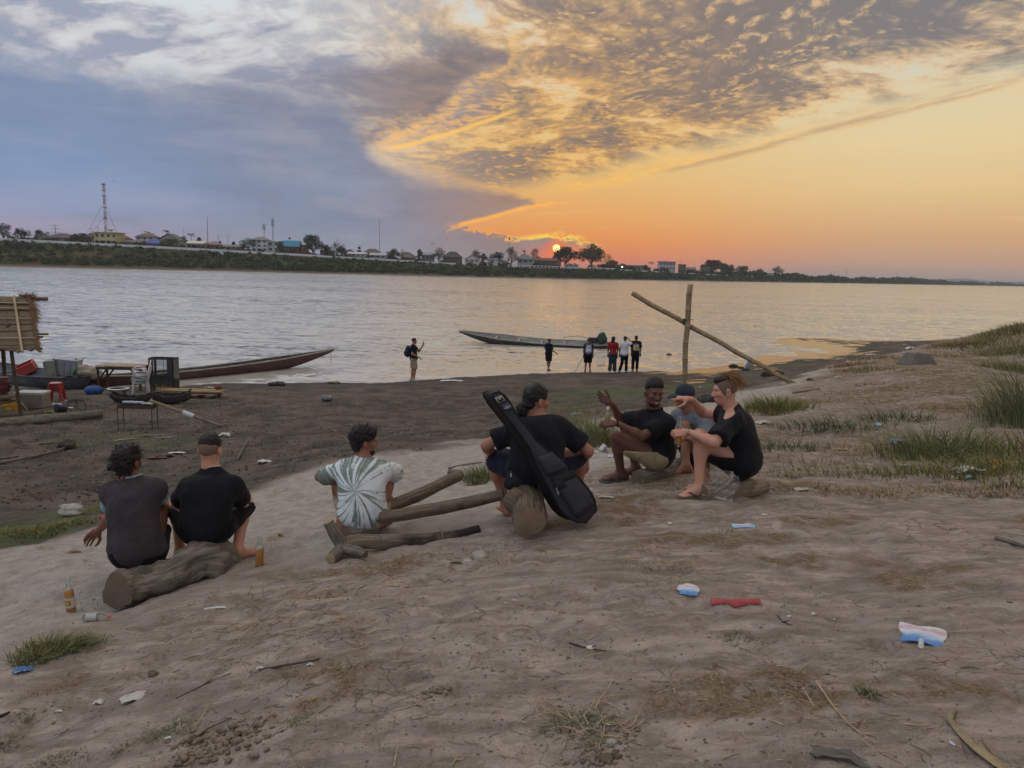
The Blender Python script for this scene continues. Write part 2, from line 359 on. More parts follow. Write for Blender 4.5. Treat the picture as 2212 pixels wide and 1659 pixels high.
# numpy value noise
_tab = RNG.random((256, 256))
def vnoise(x, y):
    xi = np.floor(x).astype(int); yi = np.floor(y).astype(int); fx = x - xi; fy = y - yi
    fx = fx * fx * (3 - 2 * fx); fy = fy * fy * (3 - 2 * fy)
    t = lambda a, b: _tab[a & 255, b & 255]
    return (t(xi, yi) * (1 - fx) + t(xi + 1, yi) * fx) * (1 - fy) + (t(xi, yi + 1) * (1 - fx) + t(xi + 1, yi + 1) * fx) * fy
def fbm(x, y, o=4, r=0.5):
    s = 0; a = 1; n = 0
    for i in range(o):
        s = s + a * vnoise(x * 2 ** i + 17.3 * i, y * 2 ** i + 5.1 * i); n += a; a *= r
    return s / n
def smooth(x, a, b):
    t = np.clip((x - a) / (b - a), 0, 1); return t * t * (3 - 2 * t)

# the lines that part the grounds, as distance over direction
def _line(pts, z):
    q = []
    for a, b in pts:
        p = Pz(a, b, z) if z is not None else None
        q.append((p.x / p.y, p.y))
    q.sort(); return np.array(q)
_EDGE = _line([(-400, 1290), (0, 1182), (200, 1135), (370, 1092), (560, 1035), (740, 985), (900, 962), (1080, 945), (1330, 898), (1500, 866), (1700, 820), (1850, 772), (1990, 746)], 1.93)
_NEAR = _line([(-400, 1480), (0, 1400), (230, 1350), (480, 1275), (640, 1252), (760, 1205), (900, 1185), (1080, 1168), (1200, 1110), (1300, 1040), (1500, 930), (1640, 868), (1740, 828), (1800, 802), (1850, 777), (1990, 747)], 2.3)
def masks(X, Y):
    u = X / np.maximum(Y, .5)
    n = fbm(X * 0.9, Y * 0.9, 4) - 0.5
    e = np.interp(u, _EDGE[:, 0], _EDGE[:, 1], right=48.0)
    mud = smooth(np.log(Y / e) + n * 0.20, -0.05, 0.06)
    nr = np.interp(u, _NEAR[:, 0], _NEAR[:, 1], right=60.0); nr = np.where(u > .3, nr + smooth(u, .33, .42) * .15 * nr, nr)
    sand = smooth(np.log(Y / nr) + n * 0.30, -0.10, 0.10) * (1 - mud)
    return mud, sand
def H(X, Y, fine=True):
    X = np.atleast_1d(np.asarray(X, float)); Y = np.atleast_1d(np.asarray(Y, float))
    z = Hbase(X, Y)
    if fine:
        mud, sand = masks(X, Y)
        dirt = (1 - mud) * (1 - sand)
        # eroded streaks in the dirt run across the slope; footprints and clods in the mud
        a = R(24); xr = X * math.cos(a) + Y * math.sin(a); yr = -X * math.sin(a) + Y * math.cos(a)
        wx = fbm(X * .8 + 3, Y * .8, 3) - .5
        st = fbm(xr * 0.9 + wx, yr * 3.4 + wx * 1.5, 5, 0.52) - 0.5
        rid = 1 - np.abs(2 * fbm(xr * 1.1 + 9 + wx, yr * 4.2 + wx * 2, 4, 0.55) - 1)
        z = z + dirt * (st * 0.032 + (rid - .8) * 0.012 + (fbm(X * 1.1, Y * 1.3, 4) - .5) * 0.13 + (fbm(X * 11, Y * 11, 4, .6) - .5) * 0.026 - smooth(fbm(X * 4.2 + 70, Y * 4.2, 3), .58, .72) * .026) * np.clip(Y / 3.0, .6, 1)
        pits = fbm(X * 3.1, Y * 3.1, 2)
        z = z + sand * ((fbm(X * 1.6, Y * 1.6, 4) - .5) * 0.085 - smooth(pits, .58, .75) * 0.05)
        shore = np.clip(z / 0.5, 0.12, 1)
        cl = fbm(X * 2.6, Y * 2.0 + 4, 4, .6)
        z = z + mud * shore * ((cl - .5) * 0.14 - smooth(fbm(X * 1.9 + 31, Y * 1.5, 2), .6, .78) * 0.08)
        z = z + np.where(np.abs(z) < .3, (fbm(X * .55, Y * .55 + 8, 4) - .5) * 0.12 * smooth(Y, 22, 30), 0)
    return z
def h1(x, y): return float(H(x, y)[0])
def Gp(px, py):
    """ground point under a sight line"""
    d = ray(px, py); t = np.geomspace(1.5, 160, 900)
    X = d.x * t; Y = d.y * t; Z = CAMZ + d.z * t
    hh = H(X, Y); w = np.where(Z <= np.maximum(hh, -0.001))[0]
    i = w[0] if len(w) else len(t) - 1
    if i == 0: tt = t[0]
    else:
        a = Z[i - 1] - hh[i - 1]; b = Z[i] - hh[i]; tt = t[i - 1] + (t[i] - t[i - 1]) * a / max(a - b, 1e-6)
    return Vector((d.x * tt, d.y * tt, CAMZ + d.z * tt))

# ------------------------------------------------------------------ linking helpers
def mesh_from(name, V, Fc, mat=None, smooth_=False, uvs=None):
    me = bpy.data.meshes.new(name)
    me.from_pydata([tuple(v) for v in V] if not isinstance(V, np.ndarray) else V.tolist(), [], Fc.tolist() if isinstance(Fc, np.ndarray) else Fc)
    if mat is not None:
        for m_ in (mat if isinstance(mat, (list, tuple)) else [mat]): me.materials.append(m_)
    if smooth_: me.polygons.foreach_set('use_smooth', np.ones(len(me.polygons), bool))
    me.update(); return me
def link(name, me, parent=None, loc=None, **props):
    o = bpy.data.objects.new(name, me); COL.objects.link(o)
    if parent is not None: o.parent = parent
    if loc is not None: o.location = loc
    for k, v in props.items():
        if v is not None: o[k] = v
    return o
def empty(name, loc, label=None, category=None, group=None, rz=0.0):
    o = bpy.data.objects.new(name, None); COL.objects.link(o); o.location = loc; o.rotation_euler = (0, 0, rz); o.empty_display_size = 0.1
    if label: o['label'] = label
    if category: o['category'] = category
    if group: o['group'] = group
    return o
def fast_mesh(name, V, Q, mat=None, smooth_=True):
    """numpy verts + quads/tris -> mesh, quickly"""
    V = np.asarray(V, np.float32); Q = np.asarray(Q, np.int32); k = Q.shape[1]
    me = bpy.data.meshes.new(name)
    me.vertices.add(len(V)); me.vertices.foreach_set('co', V.ravel())
    me.loops.add(Q.size); me.loops.foreach_set('vertex_index', Q.ravel())
    me.polygons.add(len(Q)); me.polygons.foreach_set('loop_start', np.arange(0, Q.size, k, dtype=np.int32))
    try: me.polygons.foreach_set('loop_total', np.full(len(Q), k, np.int32))
    except Exception: pass
    if smooth_: me.polygons.foreach_set('use_smooth', np.ones(len(Q), bool))
    if mat is not None:
        for m_ in (mat if isinstance(mat, (list, tuple)) else [mat]): me.materials.append(m_)
    me.update(calc_edges=True); me.validate(); return me
def set_attr(me, name, arr):
    a = me.attributes.new(name, 'FLOAT', 'POINT'); a.data.foreach_set('value', np.asarray(arr, np.float32))

def material(name, fn):
    m = bpy.data.materials.new(name); m.use_nodes = True; t = m.node_tree; t.nodes.clear(); g = G(t)
    b = t.nodes.new('ShaderNodeBsdfPrincipled'); o = t.nodes.new('ShaderNodeOutputMaterial'); t.links.new(b.outputs[0], o.inputs[0])
    def setp(**kw):
        for k, v in kw.items(): g.put(b.inputs[k.replace('_', ' ')], v)
    fn(g, setp); return m

# ------------------------------------------------------------------ ground
def m_ground(g, setp):
    p = g.pos(); mud = g.attr('mud'); sand = g.attr('sand'); wet = g.attr('wet'); alg = g.attr('algae'); dry = g.attr('dry')
    n1 = g.noise(p, 1.3, 6, 0.6); n2 = g.noise(p, 9.0, 6, 0.65); n3 = g.noise(p, 55.0, 4, 0.6)
    pr = g.mapv(p, rot=(0, 0, R(24)), scale=(1.0, 3.6, 1))
    ns = g.noise(pr, 2.6, 7, 0.62, 0.4)
    dirt = g.mix(g.ss(ns, 0.34, 0.68), lin((153, 140, 132)), lin((185, 170, 160)))
    dirt = g.mix(g.ss(n2, 0.42, 0.72) * 0.5, dirt, lin((152, 130, 114)))
    dirt = g.mix(g.ss(n1, 0.45, 0.30) * 0.5, dirt, lin((132, 120, 112)))
    dirt = g.mix(g.ss(n3, 0.60, 0.74) * 0.35, dirt, lin((78, 66, 58)))
    pt = g.noise(g.mapv(p, rot=(0, 0, R(20)), scale=(1, 1.9, 1)), 3.4, 7, 0.68, 0.6)
    dirt = g.mix(g.ss(pt, 0.48, 0.64) * 0.46, dirt, g.mix(g.ss(n3, .4, .6), lin((116, 104, 94)), lin((136, 126, 110))))
    dirt = g.mix(g.ss(pt, 0.44, 0.34) * 0.5, dirt, lin((196, 179, 163)))
    ck = g.voro(g.vm('ADD', p, g.vm('SCALE', g.noise(p, 6, 3, .6, col=True), .10)), 5.5, 'DISTANCE_TO_EDGE')
    dirt = g.mix(g.ss(ck, .030, .004) * g.ss(n1, .5, .62) * .45, dirt, lin((100, 86, 76)))
    sd = g.mix(g.ss(n2, 0.32, 0.68), lin((164, 154, 146)), lin((190, 181, 172)))
    pt = g.noise(g.mapv(p, rot=(0, 0, R(20)), scale=(1, 1.9, 1)), 3.4, 7, 0.68, 0.6)
    dirt = g.mix(g.ss(pt, 0.48, 0.64) * 0.46, dirt, g.mix(g.ss(n3, .4, .6), lin((116, 104, 94)), lin((136, 126, 110))))
    dirt = g.mix(g.ss(pt, 0.44, 0.34) * 0.5, dirt, lin((196, 179, 163)))
    ck = g.voro(g.vm('ADD', p, g.vm('SCALE', g.noise(p, 6, 3, .6, col=True), .10)), 5.5, 'DISTANCE_TO_EDGE')
    dirt = g.mix(g.ss(ck, .030, .004) * g.ss(n1, .5, .62) * .45, dirt, lin((100, 86, 76)))
    sd = g.mix(g.ss(n3, 0.58, 0.72) * 0.4, sd, lin((128, 121, 115)))
    md = g.mix(g.ss(n1, 0.35, 0.66), lin((80, 73, 67)), lin((112, 101, 92)))
    md = g.mix(g.ss(n2, 0.44, 0.30) * 0.7, md, lin((48, 43, 40)))
    md = g.mix(g.ss(g.voro(p, 7.0), 0.10, 0.02) * 0.7, md, lin((150, 142, 132)))
    md = g.mix(g.ss(n3, 0.58, 0.74) * 0.5, md, lin((124, 112, 100)))
    c = g.mix(sand, dirt, sd)
    c = g.mix(mud, c, md)
    c = g.mix(dry * g.ss(n2, 0.3, 0.6), c, g.mix(g.ss(n3, 0.4, 0.6), lin((104, 86, 66)), lin((140, 120, 92))))
    c = g.mix(alg * g.ss(n2, 0.34, 0.52) * 0.85, c, g.mix(g.ss(n3, 0.35, 0.65), lin((70, 84, 50)), lin((104, 116, 78))))
    c = g.mix(wet, c, lin((52, 46, 41)))
    n4 = g.noise(p, 24.0, 5, 0.7)
    h = n2 * 0.7 + n3 * 0.45 + n4 * 0.5 + ns * 0.35 + pt * 0.8
    pool = g.ss(wet * 0.8 + (g.noise(g.mapv(p, scale=(0.5, 1.0, 1)), 1.6, 5, 0.6) - 0.5) * 1.5, 0.55, 0.66)
    setp(Base_Color=c, Roughness=g.ss(pool, 0, 1, 0.93, 0.12), Specular_IOR_Level=g.ss(wet, 0, 1, 0.2, 0.6),
         Normal=g.bump(h, g.ss(pool, 0, 1, 1.0, 0.06), 0.05))
M_GROUND = material('ground_earth', m_ground)

NU, NV = 640, 640
_u = np.linspace(-1.55, 1.55, NU); _u = np.sign(_u) * (np.abs(_u) * 0.62 + 0.38 * np.abs(_u) ** 2 / 1.55)
_v = np.exp(np.linspace(math.log(1.1), math.log(150), NV))
_U, _V = np.meshgrid(_u, _v); GX = (_U * _V).ravel(); GY = _V.ravel()
GZ = H(GX, GY)
_mud, _sand = masks(GX, GY)
GV = np.stack([GX, GY, GZ], 1)
_i = np.arange(NU * NV).reshape(NV, NU)
GQ = np.stack([_i[:-1, :-1], _i[:-1, 1:], _i[1:, 1:], _i[1:, :-1]], -1).reshape(-1, 4)
# the ground behind the camera: the near row carried back
_back = GV[:NU].copy(); _back[:, 1] = -40; _back[:, 0] *= 24; _back[:, 2] = 3.1
_nb = len(GV); GV = np.concatenate([GV, _back])
_j = np.arange(NU); GQ = np.concatenate([GQ, np.stack([_nb + _j[:-1], _nb + _j[1:], _j[1:], _j[:-1]], -1)])
g_me = fast_mesh('ground', GV, GQ, M_GROUND)
def _pad(a): return np.concatenate([a, np.zeros(NU)])
_uu = GX / GY
_wet = smooth(GZ, 0.20, 0.02) * smooth(_uu, -.75, -.3) * smooth(GY, 20, 26) * 0.55 + smooth(GZ, .28, .06) * smooth(_uu, .14, .24) * smooth(GY, 22, 27) * .6
_pp = [Pz(a, b, .1) for a, b in [(1500, 842), (1540, 815), (1620, 800), (1760, 770), (1790, 760)]]
for q, rr in zip(_pp, (2.2, 1.6, 2.6, 6, 5)):
    _wet = np.maximum(_wet, .72 * smooth(np.hypot((GX - q.x) / 1.0, (GY - q.y) / 1.3), rr, rr * .35))
_alg = np.zeros_like(GX)
for a, b, z, rr, ry, s in [(1380, 850, .6, 3.2, 2.6, .9), (1530, 850, .4, 2.6, 2.4, .8), (1250, 875, .9, 2.4, 2, .6), (1720, 750, .05, 4.0, 5, .8), (1650, 790, .05, 3, 4, .6), (1560, 805, .15, 3.0, 2, .7), (60, 1150, 1.6, 1.0, .55, 1.0), (0, 1165, 1.7, 1.0, .5, 1.0), (200, 1120, 1.5, .9, .4, .8), (280, 950, .7, 2.0, 1.0, .5)]:
    q = Pz(a, b, z); _alg = np.maximum(_alg, s * smooth(np.hypot((GX - q.x) / rr, (GY - q.y) / ry) + (fbm(GX * 1.5, GY * 1.5) - .5) * .9, 1.0, .5))
_dry = smooth(_uu, .12, .30) * smooth(GY, 6.5, 10) * (1 - _mud) * (1 - _sand) * (0.35 + .65 * smooth(fbm(GX * .8, GY * .8 + 40), .42, .6))
_dry = np.maximum(_dry, (1 - _mud) * (1 - _sand) * .9 * smooth(fbm(GX * 1.3 + 60, GY * 2.2), .60, .72))
set_attr(g_me, 'mud', _pad(_mud)); set_attr(g_me, 'sand', _pad(_sand)); set_attr(g_me, 'wet', _pad(_wet)); set_attr(g_me, 'algae', _pad(_alg)); set_attr(g_me, 'dry', _pad(_dry))
link('ground', g_me, kind='structure')

# ------------------------------------------------------------------ river
def m_water(g, setp):
    p = g.pos(); x, y, z = g.sep(p)
    pw = g.vm('ADD', p, g.vm('SCALE', g.noise(p, 0.25, 2, .5, col=True), 1.5))
    calm = g.ss(y, 26, 46, 0.30, 1.0)
    def slopes(v, sc_, det, ro): return g.sep(g.vm('SUBTRACT', g.noise(v, sc_, det, ro, col=True), (0.5, 0.5, 0.5)))
    a = slopes(g.mapv(pw, rot=(0, 0, R(7)), scale=(0.55, 1.0, 1)), 3.6, 3, 0.62)     # ripples
    b = slopes(g.mapv(pw, rot=(0, 0, R(-10)), scale=(0.42, 1.0, 1)), 1.05, 4, 0.6)  # wavelets
    c = slopes(g.mapv(p, rot=(0, 0, R(5)), scale=(0.30, 1.0, 1)), 0.075, 4, 0.6)    # gusts and currents
    gust = 1.0 + c[2] * 1.6
    sx = (a[0] * 0.36 + b[0] * 0.30) * calm * gust
    sy = (a[1] * 0.60 + b[1] * 0.62 + c[1] * 0.18) * calm * gust - 0.085 * calm
    n = g.vm('NORMALIZE', g.comb(sx, sy, 1.0))
    setp(Base_Color=lin((182, 178, 170)), Roughness=0.06, IOR=1.85, Specular_IOR_Level=0.5, Normal=n)
M_WATER = material('river_water', m_water)
link('river', mesh_from('river', [(-2500, 14, 0), (6000, 14, 0), (6000, 6600, 0), (-2500, 6600, 0)], [(0, 1, 2, 3)], M_WATER), kind='structure')
# ------------------------------------------------------------------ simple surfaces
def plain(name, c, rough=0.8, var=0.15, scale=8.0, spec=0.3, metal=0.0, bump=0.0, dirt=None):
    c0 = lin(c); lo = tuple(v * (1 - var) for v in c0[:3]) + (1,); hi = tuple(min(1, v * (1 + var)) for v in c0[:3]) + (1,)
    def fn(g, setp):
        p = g.coord('Object'); n = g.noise(p, scale, 5, 0.6)
        col = g.mix(g.ss(n, 0.32, 0.68), lo, hi)
        if dirt is not None: col = g.mix(g.ss(g.noise(p, scale * 0.45, 6, 0.65), 0.48, 0.68) * 0.75, col, lin(dirt))
        kw = dict(Base_Color=col, Roughness=rough, Specular_IOR_Level=spec, Metallic=metal)
        if bump: kw['Normal'] = g.bump(g.noise(p, scale * 3, 4, 0.6), bump, 0.01)
        setp(**kw)
    return material(name, fn)
def m_leaf(name, a, b):
    def fn(g, setp):
        p = g.pos(); n = g.noise(p, 0.55, 4, .6); r = g.rnd()
        setp(Base_Color=g.mix(g.ss(n + (r - .5) * .3, .35, .65), lin(a), lin(b)), Roughness=0.75, Specular_IOR_Level=0.2)
    return material(name, fn)
M_LEAF = [m_leaf('leaf_dark', (44, 56, 40), (66, 80, 50)), m_leaf('leaf_mid', (58, 76, 46), (86, 100, 60)), m_leaf('leaf_olive', (74, 80, 52), (100, 100, 66))]
M_TRUNK = plain('tree_bark', (84, 72, 62), .9, .3, 3)
M_GLASS_DARK = plain('window_dark', (48, 56, 64), .2, .2, 2, .5)
M_FRAME = plain('window_frame', (196, 196, 192), .6, .1, 4)
M_STEEL = plain('mast_steel', (132, 136, 142), .6, .15, 2)
M_REDP = plain('mast_red', (168, 66, 58), .6, .15, 2)
M_WHITEP = plain('mast_white', (206, 208, 210), .6, .1, 2)
M_CONC = plain('concrete_grey', (146, 146, 144), .9, .2, 1.2, dirt=(104, 100, 94))
M_RAILW = plain('railing_paint', (206, 213, 220), .6, .08, .6)
_matc = {}
def pm(c, rough=.8, var=.14, scale=1.5, dirt=None):
    k = (c, rough, dirt)
    if k not in _matc: _matc[k] = plain('paint_%d_%d_%d' % c, c, rough, var, scale, dirt=dirt)
    return _matc[k]

# ------------------------------------------------------------------ small mesh kit
class MB:
    def __init__(s): s.v, s.f = [], []
    def add(s, V, F):
        o = len(s.v); s.v += [tuple(p) for p in V]; s.f += [tuple(i + o for i in f) for f in F]; return s
    def box(s, c, d, rz=0.0, M=None, taper=1.0):
        rz = rz or 0.0
        x, y, z = d[0] / 2, d[1] / 2, d[2] / 2; V = []
        for k in (-1, 1):
            q = taper if k > 0 else 1.0
            V += [Vector((-x * q, -y * q, k * z)), Vector((x * q, -y * q, k * z)), Vector((x * q, y * q, k * z)), Vector((-x * q, y * q, k * z))]
        if M is None: M = Matrix.Rotation(rz, 3, 'Z')
        V = [M @ p + Vector(c) for p in V]
        return s.add(V, [(3, 2, 1, 0), (4, 5, 6, 7), (0, 1, 5, 4), (1, 2, 6, 5), (2, 3, 7, 6), (3, 0, 4, 7)])
    def tube(s, pts, r, n=8, cap=True, squash=None):
        pts = [Vector(p) for p in pts]; rs = r if isinstance(r, (list, tuple, np.ndarray)) else [r] * len(pts)
        V, F = [], []; up = None
        for i, p in enumerate(pts):
            t = (pts[min(i + 1, len(pts) - 1)] - pts[max(i - 1, 0)]).normalized()
            if up is None: up = Vector((0, 0, 1)) if abs(t.z) < .9 else Vector((1, 0, 0))
            a = t.cross(up).normalized(); b = a.cross(t).normalized(); up = b
            for k in range(n):
                w = 2 * math.pi * k / n
                V.append(p + (a * math.cos(w) + b * math.sin(w) * (squash or 1.0)) * rs[i])
        for i in range(len(pts) - 1):
            for k in range(n):
                F.append((i * n + k, i * n + (k + 1) % n, (i + 1) * n + (k + 1) % n, (i + 1) * n + k))
        if cap: F.append(tuple(range(n - 1, -1, -1))); F.append(tuple(range((len(pts) - 1) * n, len(pts) * n)))
        return s.add(V, F)
    def lathe(s, prof, n=16, M=None, c=(0, 0, 0)):
        V, F = [], []; M = M or Matrix.Identity(3); c = Vector(c)
        for r, z in prof:
            for k in range(n):
                w = 2 * math.pi * k / n; V.append(M @ Vector((r * math.cos(w), r * math.sin(w), z)) + c)
        for i in range(len(prof) - 1):
            for k in range(n): F.append((i * n + k, i * n + (k + 1) % n, (i + 1) * n + (k + 1) % n, (i + 1) * n + k))
        F.append(tuple(range(n - 1, -1, -1))); F.append(tuple(range((len(prof) - 1) * n, len(prof) * n)))
        return s.add(V, F)
    def build(s, name, mat, parent=None, loc=None, smooth_=False, **kw):
        me = mesh_from(name, s.v, s.f, mat, smooth_); return link(name, me, parent, loc, **kw)
    def mesh(s, name, mat, smooth_=False): return mesh_from(name, s.v, s.f, mat, smooth_)

# ------------------------------------------------------------------ far bank
_WY = np.array([(-700, 300), (-300, 335), (0, 382), (484, 439), (1037, 490), (1300, 580), (1555, 742), (1720, 940), (1900, 1300), (2060, 1800), (2212, 2600), (2450, 4200)], float)
_RY = np.array([(-700, 484), (-300, 500), (0, 515.5), (484, 540), (900, 563), (1000, 569), (1300, 578), (1555, 591), (1720, 600), (1900, 606.5), (2060, 611), (2212, 615), (2450, 621)], float)
def wy(px): return float(np.interp(px, _WY[:, 0], _WY[:, 1]))
def crest(px, back=28.0):
    Y = wy(px) + back; p = P(px, float(np.interp(px, _RY[:, 0], _RY[:, 1])) + 4, Y); return p
def wl(px, back=0.0):
    p = P(px, 600, wy(px) + back); return Vector((p.x, p.y, 0))
_cols = np.concatenate([np.arange(-700, 1700, 6.0), np.arange(1700, 2451, 10.0)])
_prof = [(-14, -.12), (0, 0.0), (2.5, .055), (4.0, .12), (8, .28), (12, .44), (16, .56), (20, .74), (24, .90), (28, 1.0), (60, 1.0), (400, 1.0), (900, .98)]
V = []
for px in _cols:
    zc = max(crest(px).z, 2.0)
    for b, f in _prof:
        p = wl(px, b); x, y = p.x, p.y
        jit = (float(fbm(np.array([x * .05]), np.array([b * .3 + 3]), 3)[0]) - .5)
        z = zc * f + (jit * 2.6 if 2 < b < 27 else 0) * min(1, f * 4)
        V.append((x, y + (jit * 5 if b == 0 else 0), z))
n = len(_prof); Q = [(i * n + j, (i + 1) * n + j, (i + 1) * n + j + 1, i * n + j + 1) for i in range(len(_cols) - 1) for j in range(n - 1)]
def m_bank(g, setp):
    p = g.pos(); x, y, z = g.sep(p); n = g.noise(p, .09, 5, .6); n2 = g.noise(g.mapv(p, scale=(1, 1, 3)), .5, 5, .65)
    c = g.mix(g.ss(n2, .36, .64), lin((44, 56, 38)), lin((78, 86, 54)))
    c = g.mix(g.ss(n, .50, .62) * g.ss(x, 20, -120), c, lin((96, 80, 66)))
    c = g.mix(g.ss(z, 1.3, .5), c, g.mix(n2, lin((92, 80, 70)), lin((126, 112, 98))))
    setp(Base_Color=c, Roughness=.95, Specular_IOR_Level=.1, Normal=g.bump(n2, .8, 1.0))
M_BANK = material('far_bank_earth', m_bank)
link('far_riverbank', fast_mesh('far_riverbank', V, Q, M_BANK), kind='structure')

def leaf_cloud(C, Rr, n, size, rng, flat=.8):
    """n leaf-clump quads spread through blobs (centres C, radii Rr)"""
    C = np.asarray(C, float); Rr = np.asarray(Rr, float); w = Rr ** 2 / (Rr ** 2).sum()
    k = rng.choice(len(C), n, p=w); d = rng.normal(size=(n, 3)); d /= np.linalg.norm(d, axis=1)[:, None]
    r = rng.random(n) ** .35; d[:, 2] *= flat
    c = C[k] + d * (Rr[k] * r)[:, None]
    a = rng.normal(size=(n, 3)); a /= np.linalg.norm(a, axis=1)[:, None]
    b = np.cross(a, rng.normal(size=(n, 3))); b /= np.linalg.norm(b, axis=1)[:, None] + 1e-9
    s = size * (.55 + .9 * rng.random(n))[:, None]
    V = np.stack([c - a * s, c - b * s * .6, c + a * s, c + b * s * .6], 1).reshape(-1, 3)
    return V, np.arange(4 * n).reshape(n, 4)

# bushes covering the slope: nobody could count them
bc, br = [], []
for px in np.arange(-120, 2060, 3.0):
    for q in range(3 if px < 1500 else 2):
        b = RNG.uniform(4.5, 27) if RNG.random() < .8 else RNG.uniform(4.5, 12)
        pxx = px + RNG.uniform(-3, 3)
        if 60 < pxx < 260 and 9 < b < 17 and RNG.random() < .8: continue
        p = wl(pxx, b); f = float(np.interp(b, [q_[0] for q_ in _prof], [q_[1] for q_ in _prof])); z = crest(pxx).z * f
        r = RNG.uniform(.9, 2.2) * (1.0 if pxx < 1200 else 1.3) * (.7 if b > 22 else 1)
        bc.append((p.x, p.y, z + r * .35)); br.append(r)
Vb, Qb = leaf_cloud(bc, br, 60000, .55, RNG, .62)
link('riverbank_bushes', fast_mesh('riverbank_bushes', Vb, Qb, m_leaf('bush_leaf', (46, 60, 40), (80, 92, 56)), False), kind='stuff')

# low greenery between the houses, one unbroken hedge-like mass
bc, br = [], []
for px in np.arange(-80, 1660, 1.5):
    if fbm(np.array([px * .045]), np.array([7.0]), 3)[0] < .40: continue
    p = P(px, 600, wy(px) + RNG.uniform(31, 74)); r = RNG.uniform(.9, 2.5) * (1 if px < 1200 else 1.4); bc.append((p.x, p.y, crest(px).z + r * .6)); br.append(r)
Vb, Qb = leaf_cloud(bc, br, 30000, .6, RNG, .8)
link('bank_top_greenery', fast_mesh('bank_top_greenery', Vb, Qb, M_LEAF[0], False), kind='stuff')
# distant wooded shore downriver, one mass
bc, br = [], []
for px in np.arange(1560, 2440, 2.2):
    Y = wy(px) + 34; top = np.interp(px, [1560, 1700, 1800, 1870, 1960, 2000, 2060, 2212, 2440], [583, 590, 594, 598, 596, 600, 606, 612, 619])
    top += (float(fbm(np.array([px * .06]), np.array([2.0]), 3)[0]) - .5) * 9
    zt = P(px, top, Y).z; zb = crest(px).z
    for q in range(3):
        r = (zt - zb) * RNG.uniform(.25, .42) + 1.0; p = P(px, 600, Y + RNG.uniform(-6, 30)); bc.append((p.x, p.y, zb + (zt - zb - r) * RNG.random())); br.append(r)
Vb, Qb = leaf_cloud(bc, br, 30000, 2.2, RNG, .8)
link('far_woods', fast_mesh('far_woods', Vb, Qb, M_LEAF[0], False), kind='stuff')
# low blue hills on the horizon, far right
hv = []
for i, px in enumerate(np.arange(1700, 2500, 20.0)):
    Y = 6200; t = np.interp(px, [1700, 1850, 2000, 2080, 2200, 2500], [604, 601.5, 602, 603, 609, 618]) + 1.2 * math.sin(i * .9)
    a = P(px, t, Y); hv += [(a.x, a.y - 300, -1), (a.x, a.y, a.z), (a.x, a.y + 300, -1)]
nq = len(hv) // 3; hq = [(i * 3 + j, (i + 1) * 3 + j, (i + 1) * 3 + j + 1, i * 3 + j + 1) for i in range(nq - 1) for j in (0, 1)]
link('far_hills', fast_mesh('far_hills', hv, hq, plain('far_hill_earth', (64, 74, 58), .95, .2, .001)), kind='structure')

